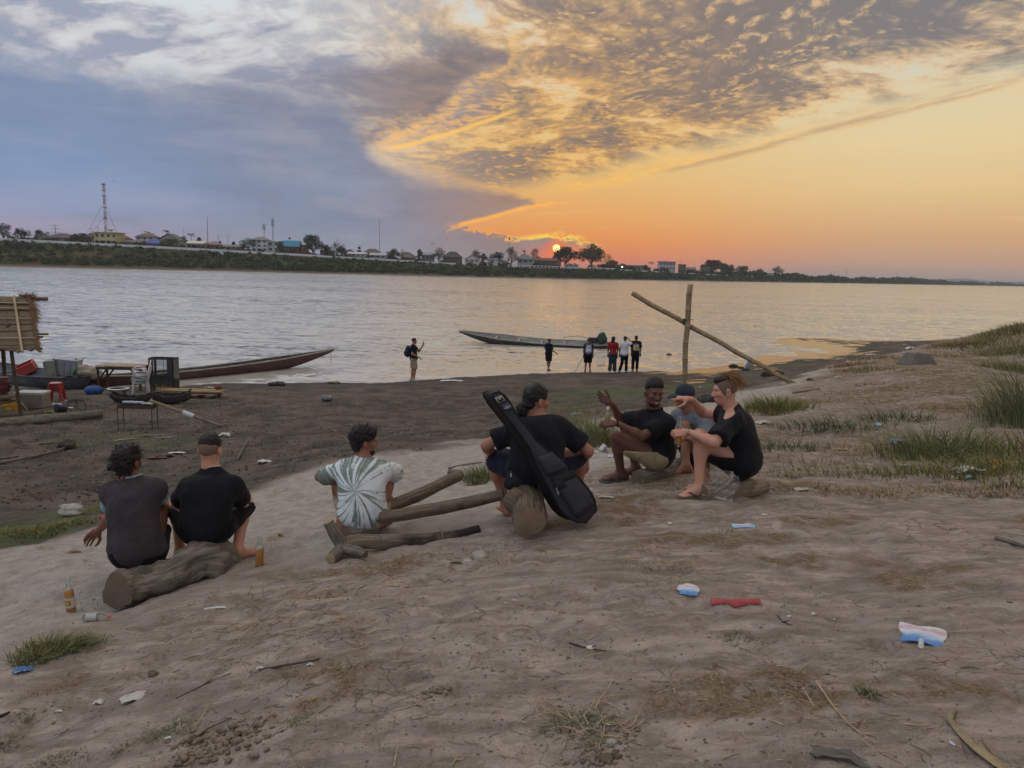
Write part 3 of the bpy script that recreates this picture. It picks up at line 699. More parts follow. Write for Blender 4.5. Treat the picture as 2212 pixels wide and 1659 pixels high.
def far_tree(name, px, y0, y1, w, kind, label, back=None, leaf=0, dens=1.0, group=None, cat='tree'):
    """a tree on the far bank: foot at photo height y0, top at y1, crown w wide (photo units)"""
    Y = wy(px) + (back if back is not None else 42); s = Y / FOC
    base = P(px, y0, Y); zc = crest(px).z
    hgt = (y0 - y1) * s + (base.z - zc); hgt = max(hgt, 2.0); W = w * s
    rng = np.random.default_rng(int(px * 7 + y1))
    root = empty(name, (base.x, base.y, zc), label, cat, group, rng.uniform(0, 6))
    tb = MB()
    if kind == 'palm':
        lean = rng.uniform(-.08, .08) * hgt
        tb.tube([(lean * t * t, 0, hgt * .86 * t) for t in (0, .3, .6, .85, 1)], [.22, .17, .15, .14, .12], 7)
        tb.build('trunk', M_TRUNK, root); L = max(W * .55, 2.0)
        for k in range(13):
            f = MB(); a = 2 * math.pi * k / 13 + rng.uniform(-.2, .2); e = rng.uniform(.1, 1.0); pr = None
            for j in range(8):
                t = j / 7; r_ = L * t; z_ = hgt * .86 + L * (math.sin(e) * t - .75 * t * t); wd = .26 * math.sin(math.pi * min(1, t * .85 + .12)) * L * .5
                c_ = Vector((lean + r_ * math.cos(a), r_ * math.sin(a), z_)); sd = Vector((-math.sin(a), math.cos(a), 0)) * wd
                cur = [c_ + sd + Vector((0, 0, -wd * .6)), c_ + Vector((0, 0, .02)), c_ - sd + Vector((0, 0, -wd * .6))]
                if pr: f.add(pr + cur, [(0, 1, 4, 3), (1, 2, 5, 4)])
                pr = cur
            f.build('frond', M_LEAF[leaf], root)
        return root
    th = hgt * (.20 if kind != 'bush' else .08)
    tr = .018 * hgt + .10
    tb.tube([(0, 0, -.5), (0.02 * hgt, 0, th * .6), (0, .02 * hgt, th * 1.3)], [tr * 1.3, tr, tr * .8], 7)
    nb = 12 if kind == 'bare' else 9; C, Rr = [], []
    for k in range(nb):
        a = 2 * math.pi * k / nb + rng.uniform(-.3, .3); el = rng.uniform(-.25, 1.25); L = .5
        tip = Vector((math.cos(a) * math.cos(el) * W * .42, math.sin(a) * math.cos(el) * W * .42, th + (hgt - th) * (.30 + .52 * math.sin(el))))
        mid = Vector((tip.x * .45, tip.y * .45, th + (tip.z - th) * .6))
        tb.tube([(0, 0, th * .9), mid, tip], [tr * .6, tr * .32, tr * .12], 5)
        C.append(tip); Rr.append(min(W * .23, (hgt - th) * .3) * rng.uniform(.7, 1.15))
        if kind == 'bare':
            for j in range(5):
                q = tip + Vector(rng.normal(size=3)) * W * .11; tb.tube([mid.lerp(tip, rng.uniform(.2, 1)), q], [tr * .16, tr * .05], 4)
    C.append(Vector((0, 0, hgt - min(W * .2, (hgt - th) * .3)))); Rr.append(min(W * .24, (hgt - th) * .32))
    C.append(Vector((0, 0, th + (hgt - th) * .45))); Rr.append(min(W * .34, hgt * .4))
    tb.build('trunk', M_TRUNK, root)
    sz = max(.32, W * .034) * (1.25 if kind == 'bush' else 1)
    nl = int((620 if kind != 'bare' else 170) * dens * (1 + W / 14))
    Vl, Ql = leaf_cloud([tuple(c) for c in C], Rr, nl, sz, rng, .85)
    Vl[:, 2] = np.clip(Vl[:, 2], .1, hgt)
    link('crown', fast_mesh('crown', Vl, Ql, M_LEAF[leaf], False), root)
    return root

GT = 'trees on the far bank'
for a in [
 (8, 517, 482, 34, 'round', 'tall dark tree at the left end of the far bank', 46, 0), (46, 517, 492, 32, 'round', 'rounded dark tree beside the tallest left-end tree of the far bank', 40, 0),
 (84, 512, 496, 22, 'round', 'small dark tree left of the electricity pylon', 80, 0), (103, 512, 501, 20, 'round', 'low bushy tree directly under the electricity pylon', 84, 0),
 (175, 524, 504, 42, 'bush', 'wide leafy clump left of the cream flat-roofed villa', 38, 1), (241, 504, 491, 12, 'palm', 'palm behind the cream flat-roofed villa', 76, 0),
 (319, 512, 496, 13, 'palm', 'palm above the white house with a brown roof', 70, 0), (331, 522, 505, 12, 'round', 'slim tree at the right wall of the brown-roofed white house', 66, 1),
 (362, 512, 493, 15, 'palm', 'tall palm behind the green gabled roof', 74, 0), (367, 533, 514, 38, 'bush', 'round bush in front of the green gabled house', 33, 1),
 (398, 526, 510, 20, 'round', 'dark tree right of the green gabled house', 60, 0), (414, 520, 501, 17, 'palm', 'palm over the long cream low building', 64, 0),
 (430, 522, 512, 14, 'round', 'small tree right of the palm over the cream low building', 68, 0), (476, 534, 521, 10, 'round', 'small bush tree by the pink house', 45, 1),
 (505, 534, 522, 10, 'round', 'tiny round tree between the pink house and the white tower house', 50, 0), (536, 541, 513, 34, 'round', 'large dark tree at the left wall of the white tower house', 40, 0),
 (607, 543, 521, 22, 'bush', 'dense tree in front of the teal roof', 36, 1), (626, 522, 513, 10, 'round', 'treetop poking out above the teal roof', 80, 0),
 (676, 547, 507, 45, 'round', 'big spreading tree right of the red brick house', 42, 0), (706, 548, 529, 18, 'round', 'tree just right of the big spreading tree', 52, 0),
 (728, 540, 523, 38, 'bare', 'thin-leaved bare tree behind the orange roofs', 60, 2), (738, 551, 532, 22, 'round', 'compact dark tree in front of the bare tree', 38, 0),
 (776, 547, 533, 12, 'round', 'small tree at the left of the broad brown hip roof', 48, 0), (851, 558, 536, 20, 'round', 'upright tree left of the beige gabled house', 38, 0),
 (869, 550, 537, 20, 'bare', 'wispy tree behind the beige gabled house', 56, 2), (906, 560, 538, 14, 'round', 'narrow layered tree left of the grey shed', 38, 0),
 (948, 563, 535, 27, 'round', 'ragged tree left of the large dark hip roof', 38, 1), (1028, 553, 538, 22, 'round', 'airy tree behind the red-roofed white house', 60, 2),
 (1044, 566, 547, 16, 'round', 'tree right of the red-roofed white house', 44, 0), (1074, 569, 544, 34, 'bush', 'dark tree mass behind the white vaulted shed', 56, 0),
 (1105, 569, 533, 29, 'round', 'tall tree beneath the lamp-headed mast', 48, 0), (1132, 556, 540, 16, 'round', 'treetop left above the columned grey-roofed house', 72, 0),
 (1155, 562, 536, 27, 'round', 'domed tree behind the columned grey-roofed house', 66, 0), (1222, 571, 533, 50, 'round', 'broad tree just right of the setting sun', 44, 0),
 (1277, 575, 527, 52, 'round', 'largest tree of the far bank, right of the sun', 40, 0), (1311, 568, 546, 27, 'bare', 'bare orange-lit tree right of the largest tree', 50, 2),
 (1322, 577, 561, 24, 'bush', 'low dark tree by the lit riverside house', 46, 0), (1406, 580, 564, 14, 'palm', 'spiky palm on the beige flat building', 60, 0),
 (1393, 582, 572, 22, 'bush', 'low shrub tree left of the white box building', 44, 1), (1538, 592, 561, 44, 'round', 'high domed tree downriver of the white box building', 60, 0),
 (1564, 592, 568, 40, 'round', 'second high tree downriver, joined to the domed one', 70, 0), (1603, 591, 574, 28, 'round', 'mid-height tree far downriver by the lit windows', 60, 0),
 (1643, 592, 580, 22, 'bush', 'low tree left of the lone round tree downriver', 50, 0), (1680, 595, 574, 22, 'round', 'lone round tree standing out far downriver', 40, 0),
 (1717, 599, 589, 26, 'bush', 'flat-topped trees right of the lone round tree', 50, 0), (1794, 603, 591, 14, 'round', 'small pointed tree on the distant wooded shore', 40, 0)]:
    far_tree({'palm': 'palm_tree', 'bush': 'leafy_tree'}.get(a[4], 'shade_tree'), *a[:6], back=a[6], leaf=a[7], group=GT, dens=1.5 if a[3] > 40 else 1.0)

# ------------------------------------------------------------------ houses of the far bank
def far_house(px0, px1, ytop, ybase, roof, wall_c, roof_c, label, back=46, roof_frac=.42, nwin=3, storeys=1, porch=False, name='house', lit=False, deep=.7):
    pc = (px0 + px1) / 2; Y = wy(pc) + back; s = Y / FOC
    a = P(px0, ybase, Y); b = P(px1, ybase, Y); W = (b - a).length; base = (a + b) / 2; zc = min(crest(pc).z, base.z) - .2
    Ht = P(pc, ytop, Y).z - zc; hr = (P(pc, ytop, Y).z - base.z) * roof_frac if roof != 'flat' else .35
    hw = Ht - hr; D = W * deep
    ang = math.atan2(b.y - a.y, b.x - a.x)
    root = empty(name, (base.x, base.y, zc), label, 'house' if name == 'house' else name.split('_')[-1], 'houses on the far bank', ang)
    MB().box((0, D / 2, hw / 2), (W * .92, D * .92, hw)).build('wall', pm(wall_c, dirt=tuple(int(v * .75) for v in wall_c)), root)
    rb = MB()
    if roof == 'gable':      # ridge across, gable to the river
        e, z0, z1 = W / 2, hw, hw + hr
        rb.add([(-e, -.4, z0), (0, -.4, z1), (e, -.4, z0), (-e, D, z0), (0, D, z1), (e, D, z0), (-e, -.4, z0 - .2), (0, -.4, z1 - .25), (e, -.4, z0 - .2), (-e, D, z0 - .2), (0, D, z1 - .25), (e, D, z0 - .2)],
               [(0, 1, 4, 3), (1, 2, 5, 4), (7, 6, 9, 10), (8, 7, 10, 11), (0, 6, 7, 1), (1, 7, 8, 2), (3, 4, 10, 9), (4, 5, 11, 10), (0, 3, 9, 6), (2, 8, 11, 5)])
        MB().add([(-W * .44, D * .04, hw), (W * .44, D * .04, hw), (0, D * .04, hw + hr * .88), (-W * .44, D * .96, hw), (W * .44, D * .96, hw), (0, D * .96, hw + hr * .88)], [(0, 1, 2), (5, 4, 3), (0, 3, 4, 1), (1, 4, 5, 2), (2, 5, 3, 0)]).build('gable', pm(tuple(min(255, int(v * 1.08)) for v in wall_c)), root)
    elif roof == 'long':     # ridge along the river
        e, z0, z1 = W / 2, hw, hw + hr
        rb.add([(-e, -.5, z0), (e, -.5, z0), (e, D / 2, z1), (-e, D / 2, z1), (e, D + .5, z0), (-e, D + .5, z0), (-e, -.5, z0 - .2), (e, -.5, z0 - .2), (e, D + .5, z0 - .2), (-e, D + .5, z0 - .2)],
               [(0, 1, 2, 3), (3, 2, 4, 5), (6, 9, 8, 7), (0, 6, 7, 1), (5, 4, 8, 9), (0, 3, 5, 9, 6), (1, 7, 8, 4, 2)])
    elif roof == 'hip':
        e, z0, z1 = W / 2, hw, hw + hr; k = W * .16
        rb.add([(-e, -.5, z0), (e, -.5, z0), (e, D + .5, z0), (-e, D + .5, z0), (-k, D / 2, z1), (k, D / 2, z1), (-e, -.5, z0 - .2), (e, -.5, z0 - .2), (e, D + .5, z0 - .2), (-e, D + .5, z0 - .2)],
               [(0, 1, 5, 4), (1, 2, 5), (2, 3, 4, 5), (3, 0, 4), (9, 8, 7, 6), (0, 6, 7, 1), (1, 7, 8, 2), (2, 8, 9, 3), (3, 9, 6, 0)])
    else:
        rb.box((0, D / 2 - .4, hw + hr / 2), (W * 1.04, D * 1.05 + .8, hr))
    rb.build('roof', pm(roof_c, .6), root)
    sh = (base.z - zc); fh = (hw - sh) / storeys
    for k in range(storeys):
        for i in range(nwin):
            x = W * .92 * ((i + .5) / nwin - .5); z = sh + fh * (k + .52)
            ww, wh = min(W * .5 / nwin, 1.6), fh * .42
            f = MB().box((x, D * .04 - .04, z), (ww + .2, .10, wh + .2)).build('window', M_FRAME, root)
            MB().box((x, D * .04 - .10, z), (ww, .06, wh)).build('pane', pm((255, 190, 110)) if lit and i == 0 else M_GLASS_DARK, f)
    if porch:
        MB().box((0, -1.4, sh + fh * .82), (W * .9, 2.6, .18)).build('awning', pm(tuple(min(255, int(v * 1.15)) for v in roof_c), .6), root)
        for i in range(4): MB().box((W * .84 * (i / 3 - .5), -2.5, sh + fh * .4), (.18, .18, fh * .8)).build('porch_post', M_FRAME, root)
    return root
for a in [
 (70, 125, 504, 520, 'gable', (150, 146, 140), (132, 146, 158), 'low house with a pale blue-grey gabled roof near the left end', dict(back=60, roof_frac=.7)),
 (98, 153, 503, 522, 'hip', (160, 152, 146), (84, 74, 70), 'house with a dark brown hip roof and pale front beside the pale blue-grey roof', dict(back=46, roof_frac=.55)),
 (201, 255, 501, 530, 'flat', (186, 182, 140), (206, 200, 150), 'two-storey cream villa with a flat canopy roof below the tall guyed mast', dict(storeys=2, nwin=4, porch=True)),
 (182, 206, 503, 521, 'hip', (120, 104, 92), (88, 74, 66), 'brown house half hidden left of the cream flat-roofed villa', dict(back=64)),
 (250, 279, 509, 525, 'hip', (176, 166, 160), (122, 84, 76), 'small house with a red-brown roof right of the cream villa', dict(back=52)),
 (262, 305, 518, 531, 'long', (116, 106, 100), (98, 88, 82), 'long low brown shed behind the railing right of the cream villa', dict(back=40, nwin=4)),
 (291, 334, 503, 527, 'hip', (206, 208, 208), (112, 88, 76), 'white two-storey house with a brown hip roof', dict(storeys=2, back=56, roof_frac=.34)),
 (305, 350, 516, 532, 'hip', (126, 128, 140), (62, 92, 160), 'low house with a bright blue roof', dict(back=40, roof_frac=.6)),
 (338, 390, 504, 528, 'gable', (150, 152, 146), (88, 110, 92), 'house with a green gabled roof', dict(back=54, roof_frac=.6)),
 (402, 442, 520, 537, 'long', (140, 130, 118), (204, 202, 186), 'long cream low building with awnings', dict(back=40, porch=True, roof_frac=.3)),
 (443, 476, 521, 538, 'hip', (168, 146, 140), (140, 116, 110), 'pinkish house left of the thin pole', dict(back=42)),
 (478, 520, 528, 539, 'long', (150, 142, 134), (128, 116, 108), 'long low grey-brown house left of the white tower house', dict(back=40, nwin=4)),
 (541, 579, 511, 543, 'hip', (206, 210, 214), (120, 122, 124), 'white tower house with a grey hip roof', dict(storeys=3, roof_frac=.22, nwin=3)),
 (578, 603, 521, 544, 'flat', (196, 200, 204), (190, 192, 194), 'white flat-roofed annex right of the tower house', dict(storeys=2, nwin=2)),
 (606, 647, 519, 547, 'long', (116, 76, 66), (62, 132, 158), 'red-walled house with a teal-blue roof', dict(roof_frac=.48)),
 (643, 664, 529, 548, 'flat', (128, 82, 70), (118, 78, 68), 'red brick flat house between the teal roof and the big tree', dict(nwin=2)),
 (690, 720, 536, 549, 'hip', (110, 110, 122), (92, 100, 124), 'house with a slate-blue roof behind the big spreading tree', dict(back=60)),
 (742, 768, 538, 551, 'gable', (150, 140, 132), (150, 104, 80), 'house with an orange-brown gabled roof right of the bare tree', dict(back=48, roof_frac=.6)),
 (748, 790, 544, 554, 'long', (196, 200, 202), (186, 188, 190), 'long white low shed with a white roof behind the railing', dict(back=38, nwin=4)),
 (781, 823, 537, 553, 'hip', (124, 112, 104), (92, 80, 74), 'broad house with a brown hip roof left of the thin mast', dict(back=52, roof_frac=.6)),
 (797, 835, 546, 557, 'long', (204, 206, 206), (172, 172, 172), 'white house with a porch below the thin mast', dict(back=40, porch=True)),
 (828, 850, 543, 558, 'hip', (112, 102, 96), (86, 76, 72), 'dark small house between the thin mast and the upright tree', dict(back=46)),
 (864, 897, 544, 560, 'gable', (176, 166, 144), (110, 98, 90), 'beige gabled house with dark roof', dict(roof_frac=.6)),
 (909, 937, 545, 562, 'long', (112, 112, 124), (140, 140, 146), 'grey metal-roofed shed left of the ragged tree', dict(roof_frac=.35, deep=.9)),
 (955, 998, 543, 565, 'hip', (104, 94, 90), (74, 66, 64), 'large house with a dark hip roof', dict(roof_frac=.55)),
 (1003, 1036, 550, 567, 'gable', (196, 190, 186), (136, 84, 74), 'white house with a red gabled roof', dict(roof_frac=.55)),
 (1051, 1076, 558, 570, 'flat', (190, 194, 196), (206, 208, 208), 'white vaulted shed left of the tall tree', dict(nwin=1, back=38)),
 (1116, 1154, 550, 569, 'hip', (190, 192, 192), (112, 116, 122), 'white house with columns and a grey roof left of the sun', dict(porch=True, roof_frac=.5)),
 (1152, 1205, 557, 571, 'long', (116, 78, 70), (110, 66, 58), 'wide red-brown roofed building under the sun', dict(nwin=5)),
 (1192, 1213, 546, 562, 'gable', (170, 120, 90), (100, 66, 60), 'temple-like tiered roof at the foot of the sun', dict(back=64, roof_frac=.7)),
 (1219, 1250, 571, 578, 'flat', (196, 196, 196), (180, 180, 180), 'low white flat wall-like building between the two large trees', dict(back=36, nwin=3)),
 (1334, 1357, 569, 581, 'gable', (120, 100, 94), (92, 80, 76), 'riverside house with a lit lamp', dict(back=42)),
 (1358, 1392, 573, 585, 'flat', (150, 140, 118), (150, 146, 138), 'beige flat building right of the lit house', dict(back=44, nwin=5)),
 (1423, 1460, 565, 584, 'flat', (176, 180, 186), (130, 80, 76), 'white box building with a thin red roof edge', dict(storeys=2, nwin=5)),
 (1466, 1482, 571, 587, 'flat', (92, 82, 80), (84, 76, 74), 'dark block right of the white box building', dict(nwin=2)),
 (1484, 1504, 577, 588, 'long', (132, 128, 126), (120, 116, 114), 'small grey house right of the dark block', dict(nwin=2)),
 (1514, 1533, 576, 590, 'flat', (116, 100, 94), (112, 98, 92), 'brown block at the left of the high domed tree', dict(nwin=2)),
 (1582, 1598, 580, 591, 'flat', (150, 146, 142), (140, 136, 132), 'pale block with lit windows far downriver', dict(nwin=2, lit=True, back=40)),
 (1650, 1672, 587, 593, 'long', (190, 186, 180), (180, 176, 170), 'tiny white house left of the lone round tree', dict(nwin=2, back=36))]:
    far_house(*a[:8], **a[8])

# white railing wall along the crest, in stretches of panels and posts
rail = empty('white_railing', tuple(crest(400)), 'long white railing wall along the top of the far bank', 'railing')
ro = crest(400)
def rail_seg(pa, pb, h, mat, name, lift=0.0, thick=.35, back=28):
    a = crest(pa, back); b = crest(pb, back); a.z += lift; b.z += lift; d = (b - a); n_ = Vector((-d.y, d.x, 0)).normalized() * thick
    vs = [a, b, b + n_, a + n_]; V = [v - ro for v in vs] + [v - ro + Vector((0, 0, h)) for v in vs]
    return MB().add(V, [(3, 2, 1, 0), (4, 5, 6, 7), (0, 1, 5, 4), (1, 2, 6, 5), (2, 3, 7, 6), (3, 0, 4, 7)]).build(name, mat, rail)
for px in range(-60, 985, 19):
    rail_seg(px, px + 18.6, 1.35 if px < 700 else 1.15, M_RAILW, 'rail_panel')
    rail_seg(px + 18.6, px + 19.0, 1.6, M_CONC, 'rail_post', thick=.5)
for px in range(1290, 1640, 25): rail_seg(px, px + 24.5, .9, M_RAILW, 'rail_panel')
wall = empty('retaining_wall', tuple(crest(60)), 'grey concrete retaining wall under the left end of the railing', 'wall')
ro2 = ro; rail_, rail = rail, wall; ro = crest(60)
for px in range(-60, 180, 12): rail_seg(px, px + 11.5, 3.1, M_CONC, 'wall_panel', -3.2, .5, 27)
rail = empty('timber_revetment', tuple(crest(450)), 'grey palisade wall under the railing near the white pavilion', 'wall'); ro = crest(450)
for px in range(385, 560, 7): rail_seg(px, px + 5.8, 2.6, M_CONC, 'stake', -2.6, .35, 27)
rail = empty('balustrade', tuple(crest(1200)), 'white balustrade terrace on concrete stilts below the sun', 'balustrade'); ro = crest(1200)
for px in range(1098, 1330, 8):
    rail_seg(px, px + 7.9, .35, M_RAILW, 'hand_rail', 1.0, .4, 20); rail_seg(px, px + 1.4, 1.0, M_RAILW, 'baluster', 0, .3, 20)
for px in range(1098, 1250, 19): rail_seg(px, px + 18.9, .5, M_CONC, 'deck_slab', -.5, 8.0, 20)
for px in range(1110, 1180, 8): rail_seg(px, px + 2.4, 4.2, M_CONC, 'stilt', -4.7, .6, 21)
rail_seg(1100, 1185, 2.6, M_CONC, 'terrace_wall', -3.1, .5, 24)
# river stairs
for lab, px, dn in (('white river stairs left of the flat beige building', 1382, 1), ('white river stairs below the white box building', 1500, 1)):
    top = crest(px, 27); st = empty('river_stairs', tuple(top), lab, 'stairs')
    for i in range(9): MB().box((-i * .75 * dn, -i * 1.3, -.3 - i * .62), (3.4, 1.4, .5)).build('step', M_RAILW, st)
pv = P(463, 550, wy(463) + 22); pav = empty('river_pavilion', tuple(pv), 'open pavilion with a pale blue folded roof on the slope', 'pavilion')
MB().add([(-4.6, -2, .8), (-3.2, -2, 2.4), (3.4, -2, 2.2), (5, -2, .3), (-4.6, 3, .8), (-3.2, 3, 2.4), (3.4, 3, 2.2), (5, 3, .3), (-4.6, -2, .6), (-3.2, -2, 2.2), (3.4, -2, 2.0), (5, -2, .1), (-4.6, 3, .6), (-3.2, 3, 2.2), (3.4, 3, 2.0), (5, 3, .1)],
         [(0, 1, 5, 4), (1, 2, 6, 5), (2, 3, 7, 6), (9, 8, 12, 13), (10, 9, 13, 14), (11, 10, 14, 15), (0, 8, 9, 1), (1, 9, 10, 2), (2, 10, 11, 3), (4, 5, 13, 12), (5, 6, 14, 13), (6, 7, 15, 14), (0, 4, 12, 8), (3, 11, 15, 7)]).build('roof', pm((150, 176, 196), .5), pav)
for x, y in ((-3.4, -1.6), (3.2, -1.6), (-3.4, 2.6), (3.2, 2.6)): MB().box((x, y, .6), (.22, .22, 3.2)).build('post', M_CONC, pav)

# ------------------------------------------------------------------ masts and poles
def mast(px, y0, y1, label, back=70, r=.22, head=None, bands=False, name='radio_mast', cat='mast', rungs=0):
    Y = wy(px) + back; b = P(px, y0, Y); zc = crest(px).z; h = P(px, y1, Y).z - zc
    root = empty(name, (b.x, b.y, zc), label, cat, 'masts and poles of the far bank')
    if bands:
        nb = 9
        for i in range(nb):
            m = MB(); z0, z1 = h * i / nb, h * (i + 1) / nb; mt = M_REDP if i % 2 == 0 else M_WHITEP
            for k in range(3):
                a = k * 2.094; m.tube([(.7 * math.cos(a), .7 * math.sin(a), z0), (.7 * math.cos(a), .7 * math.sin(a), z1)], .13, 5)
                for j in range(4):
                    q = z0 + (z1 - z0) * j / 4; a2 = a + 2.094
                    m.tube([(.7 * math.cos(a), .7 * math.sin(a), q), (.7 * math.cos(a2), .7 * math.sin(a2), q + (z1 - z0) / 4)], .07, 4)
            m.build('lattice_section', mt, root)
    else:
        MB().tube([(0, 0, 0), (0, 0, h * .6), (0, 0, h)], [r, r * .8, r * .5], 6).build('pole', M_STEEL, root)
    if head == 'drums':
        for z in (.80, .86, .92):
            for k in range(3): a = k * 2.1 + z * 9; MB().box((.75 * math.cos(a), .75 * math.sin(a), h * z), (.45, .45, h * .045)).build('antenna', M_STEEL, root)
        MB().tube([(0, 0, h * .78), (0, 0, h * .781)], 1.0, 8).build('platform', M_STEEL, root)
    if head == 'lamp': MB().box((0, 0, h - .4), (1.1, 1.1, 1.7)).build('lamp_head', M_REDP, root)
    if head == 'light': MB().box((0, 0, h), (.9, .5, .5)).build('lamp_head', M_STEEL, root)
    if head == 'arms':
        for z in (.62, .78, .93): MB().box((0, 0, h * z), (6.5 - 3 * (z - .62), .2, .2)).build('cross_arm', M_STEEL, root)
    if head == 'bar': MB().box((0, 0, h * .93), (1.8, .14, .14)).build('cross_arm', M_STEEL, root)
    return root, h
mroot, mh = mast(229, 504, 395, 'tall red and white lattice mast held by guy wires', 70, bands=True)
for k, (dx, dy, f) in enumerate([(-13, -6, .48), (-13, -6, .72), (11.5, -5, .48), (11.5, -5, .72), (6, 12, .6)]):
    MB().tube([(0, 0, mh * f), (dx, dy, .3)], .075, 4).build('guy_wire', M_STEEL, mroot)
for z in (.97, .80, .88, .45, .62): MB().box((0, -.2, mh * z), (2.0, 1.6, .5)).build('antenna', M_STEEL, mroot)
mast(120, 506, 484, 'electricity pylon with three cross arms left of the guyed mast', 110, .3, 'arms', name='power_pylon', cat='pylon')
mast(449, 524, 467, 'thin tall pole over the pinkish house', 80, .25); mast(571, 524, 481, 'shorter antenna mast on the white tower house', 66, .25, 'drums')
mast(590, 530, 470, 'taller antenna mast with drums right of the tower house', 70, .32, 'drums'); mast(820, 548, 471, 'thin solitary mast over the brown hip roof', 70, .22)
mast(933, 560, 526, 'slender street lamp pole by the grey shed', 36, .1, 'light', name='street_lamp', cat='lamp'); mast(1099, 560, 514, 'mast with a red lamp head left of the sun', 70, .22, 'lamp')
for px, a, b, l in [(197, 510, 491, 'utility pole left of the guyed mast, nearer the cream villa'), (211, 508, 488, 'utility pole just left of the guyed mast'), (306, 512, 496, 'utility pole above the white brown-roofed house'), (397, 515, 495, 'utility pole above the tree right of the green roof'),
                    (472, 534, 508, 'short utility pole right of the thin tall pole'), (493, 534, 505, 'dark utility pole left of the white tower house'), (729, 540, 516, 'utility pole within the bare tree'), (1437, 576, 559, 'short pole on the white box building'), (1469, 580, 559, 'pole above the dark block'),
                    (1802, 602, 584, 'thin pole far downriver above the wooded shore'), (1827, 602, 577, 'taller thin pole far downriver'), (1936, 606, 584, 'last thin pole seen far downriver')]:
    mast(px, a, b, l, 50, .14 if px < 1700 else .35, 'bar', name='utility_pole', cat='pole')
# the one lit lamp on the far bank
lp = P(1344, 576.5, wy(1344) + 36); lr = empty('bank_lamp', tuple(lp), 'glowing white lamp on the riverside house', 'lamp')
mlamp = bpy.data.materials.new('lamp_glow'); mlamp.use_nodes = True; _b = mlamp.node_tree.nodes['Principled BSDF']; _b.inputs['Emission Color'].default_value = (1, .93, .8, 1); _b.inputs['Emission Strength'].default_value = 5
MB().lathe([(.05, -.5), (.5, -.3), (.62, 0), (.5, .35), (.05, .5)], 8).build('lamp_globe', mlamp, lr); MB().tube([(0, 0, -4.0), (0, 0, -.5)], .1, 5).build('lamp_post', M_STEEL, lr)
br_ = P(242, 390, 300); bd = empty('bird', tuple(br_), 'tiny dark bird right of the top of the guyed mast', 'bird')
MB().add([(0, -.3, 0), (.12, 0, .06), (0, .4, 0), (-.12, 0, .06), (-.9, .1, .3), (.9, .1, .3), (0, 0, -.1)], [(0, 1, 2, 3), (3, 4, 2), (1, 2, 5), (0, 6, 1), (0, 3, 6), (2, 1, 6), (2, 6, 3)]).build('body', pm((40, 40, 44)), bd)

# ------------------------------------------------------------------ air
def build_haze():
    m = bpy.data.materials.new('haze'); m.use_nodes = True; t = m.node_tree; t.nodes.clear()
    v = t.nodes.new('ShaderNodeVolumePrincipled'); o = t.nodes.new('ShaderNodeOutputMaterial')
    v.inputs['Color'].default_value = (.90, .91, .95, 1); v.inputs['Density'].default_value = 0.00016; v.inputs['Anisotropy'].default_value = 0.0
    t.links.new(v.outputs[0], o.inputs['Volume'])
    ob = MB().box((2000, 3350, 28), (9200, 6800, 68)).build('haze', m, kind='stuff'); ob.visible_shadow = True
build_haze()
# ------------------------------------------------------------------ solid modelling for figures (distance fields -> one smooth mesh)
def _np(v): return np.array(v, float)
class Cone:
    def __init__(s, a, b, ra, rb, k=.02, cuts=()):
        s.a, s.b, s.ra, s.rb, s.k, s.cuts = _np(a), _np(b), ra, rb, k, cuts
        r = max(ra, rb); s.lo = np.minimum(s.a, s.b) - r; s.hi = np.maximum(s.a, s.b) + r
    def __call__(s, X, Y, Z):
        ab = s.b - s.a; L = max((ab ** 2).sum(), 1e-12); px, py, pz = X - s.a[0], Y - s.a[1], Z - s.a[2]
        t = np.clip((px * ab[0] + py * ab[1] + pz * ab[2]) / L, 0, 1)
        d = np.sqrt((px - t * ab[0]) ** 2 + (py - t * ab[1]) ** 2 + (pz - t * ab[2]) ** 2) - (s.ra + (s.rb - s.ra) * t)
        for p, n in s.cuts: d = np.maximum(d, (X - p[0]) * n[0] + (Y - p[1]) * n[1] + (Z - p[2]) * n[2])
        return d
class Ell:
    def __init__(s, c, r, M=None, k=.02, cuts=(), neg=False):
        s.c, s.r, s.k, s.cuts, s.neg = _np(c), _np(r), k, cuts, neg
        s.M = np.eye(3) if M is None else np.array(M, float)      # columns: local axes in world
        e = np.sqrt(((s.M * s.r[None, :]) ** 2).sum(1)); s.lo = s.c - e; s.hi = s.c + e
    def __call__(s, X, Y, Z):
        px, py, pz = X - s.c[0], Y - s.c[1], Z - s.c[2]; M = s.M; r = s.r
        q = [(px * M[0, i] + py * M[1, i] + pz * M[2, i]) for i in range(3)]
        k0 = np.sqrt(sum((q[i] / r[i]) ** 2 for i in range(3))); k1 = np.sqrt(sum((q[i] / r[i] ** 2) ** 2 for i in range(3))) + 1e-9
        d = k0 * (k0 - 1) / k1
        for p, n in s.cuts: d = np.maximum(d, (X - p[0]) * n[0] + (Y - p[1]) * n[1] + (Z - p[2]) * n[2])
        return d
def wob(X, Y, Z, f, seed=0.0):
    a = np.sin(X * f * 1.0 + 1.7 * np.sin(Y * f * .63 + seed) + seed); b = np.sin(Y * f * .91 + 1.9 * np.sin(Z * f * .71 + 2.1) + seed * 2); c = np.sin(Z * f * 1.07 + 1.6 * np.sin(X * f * .57 + 4.0) + seed * 3)
    return (a + b + c) / 3
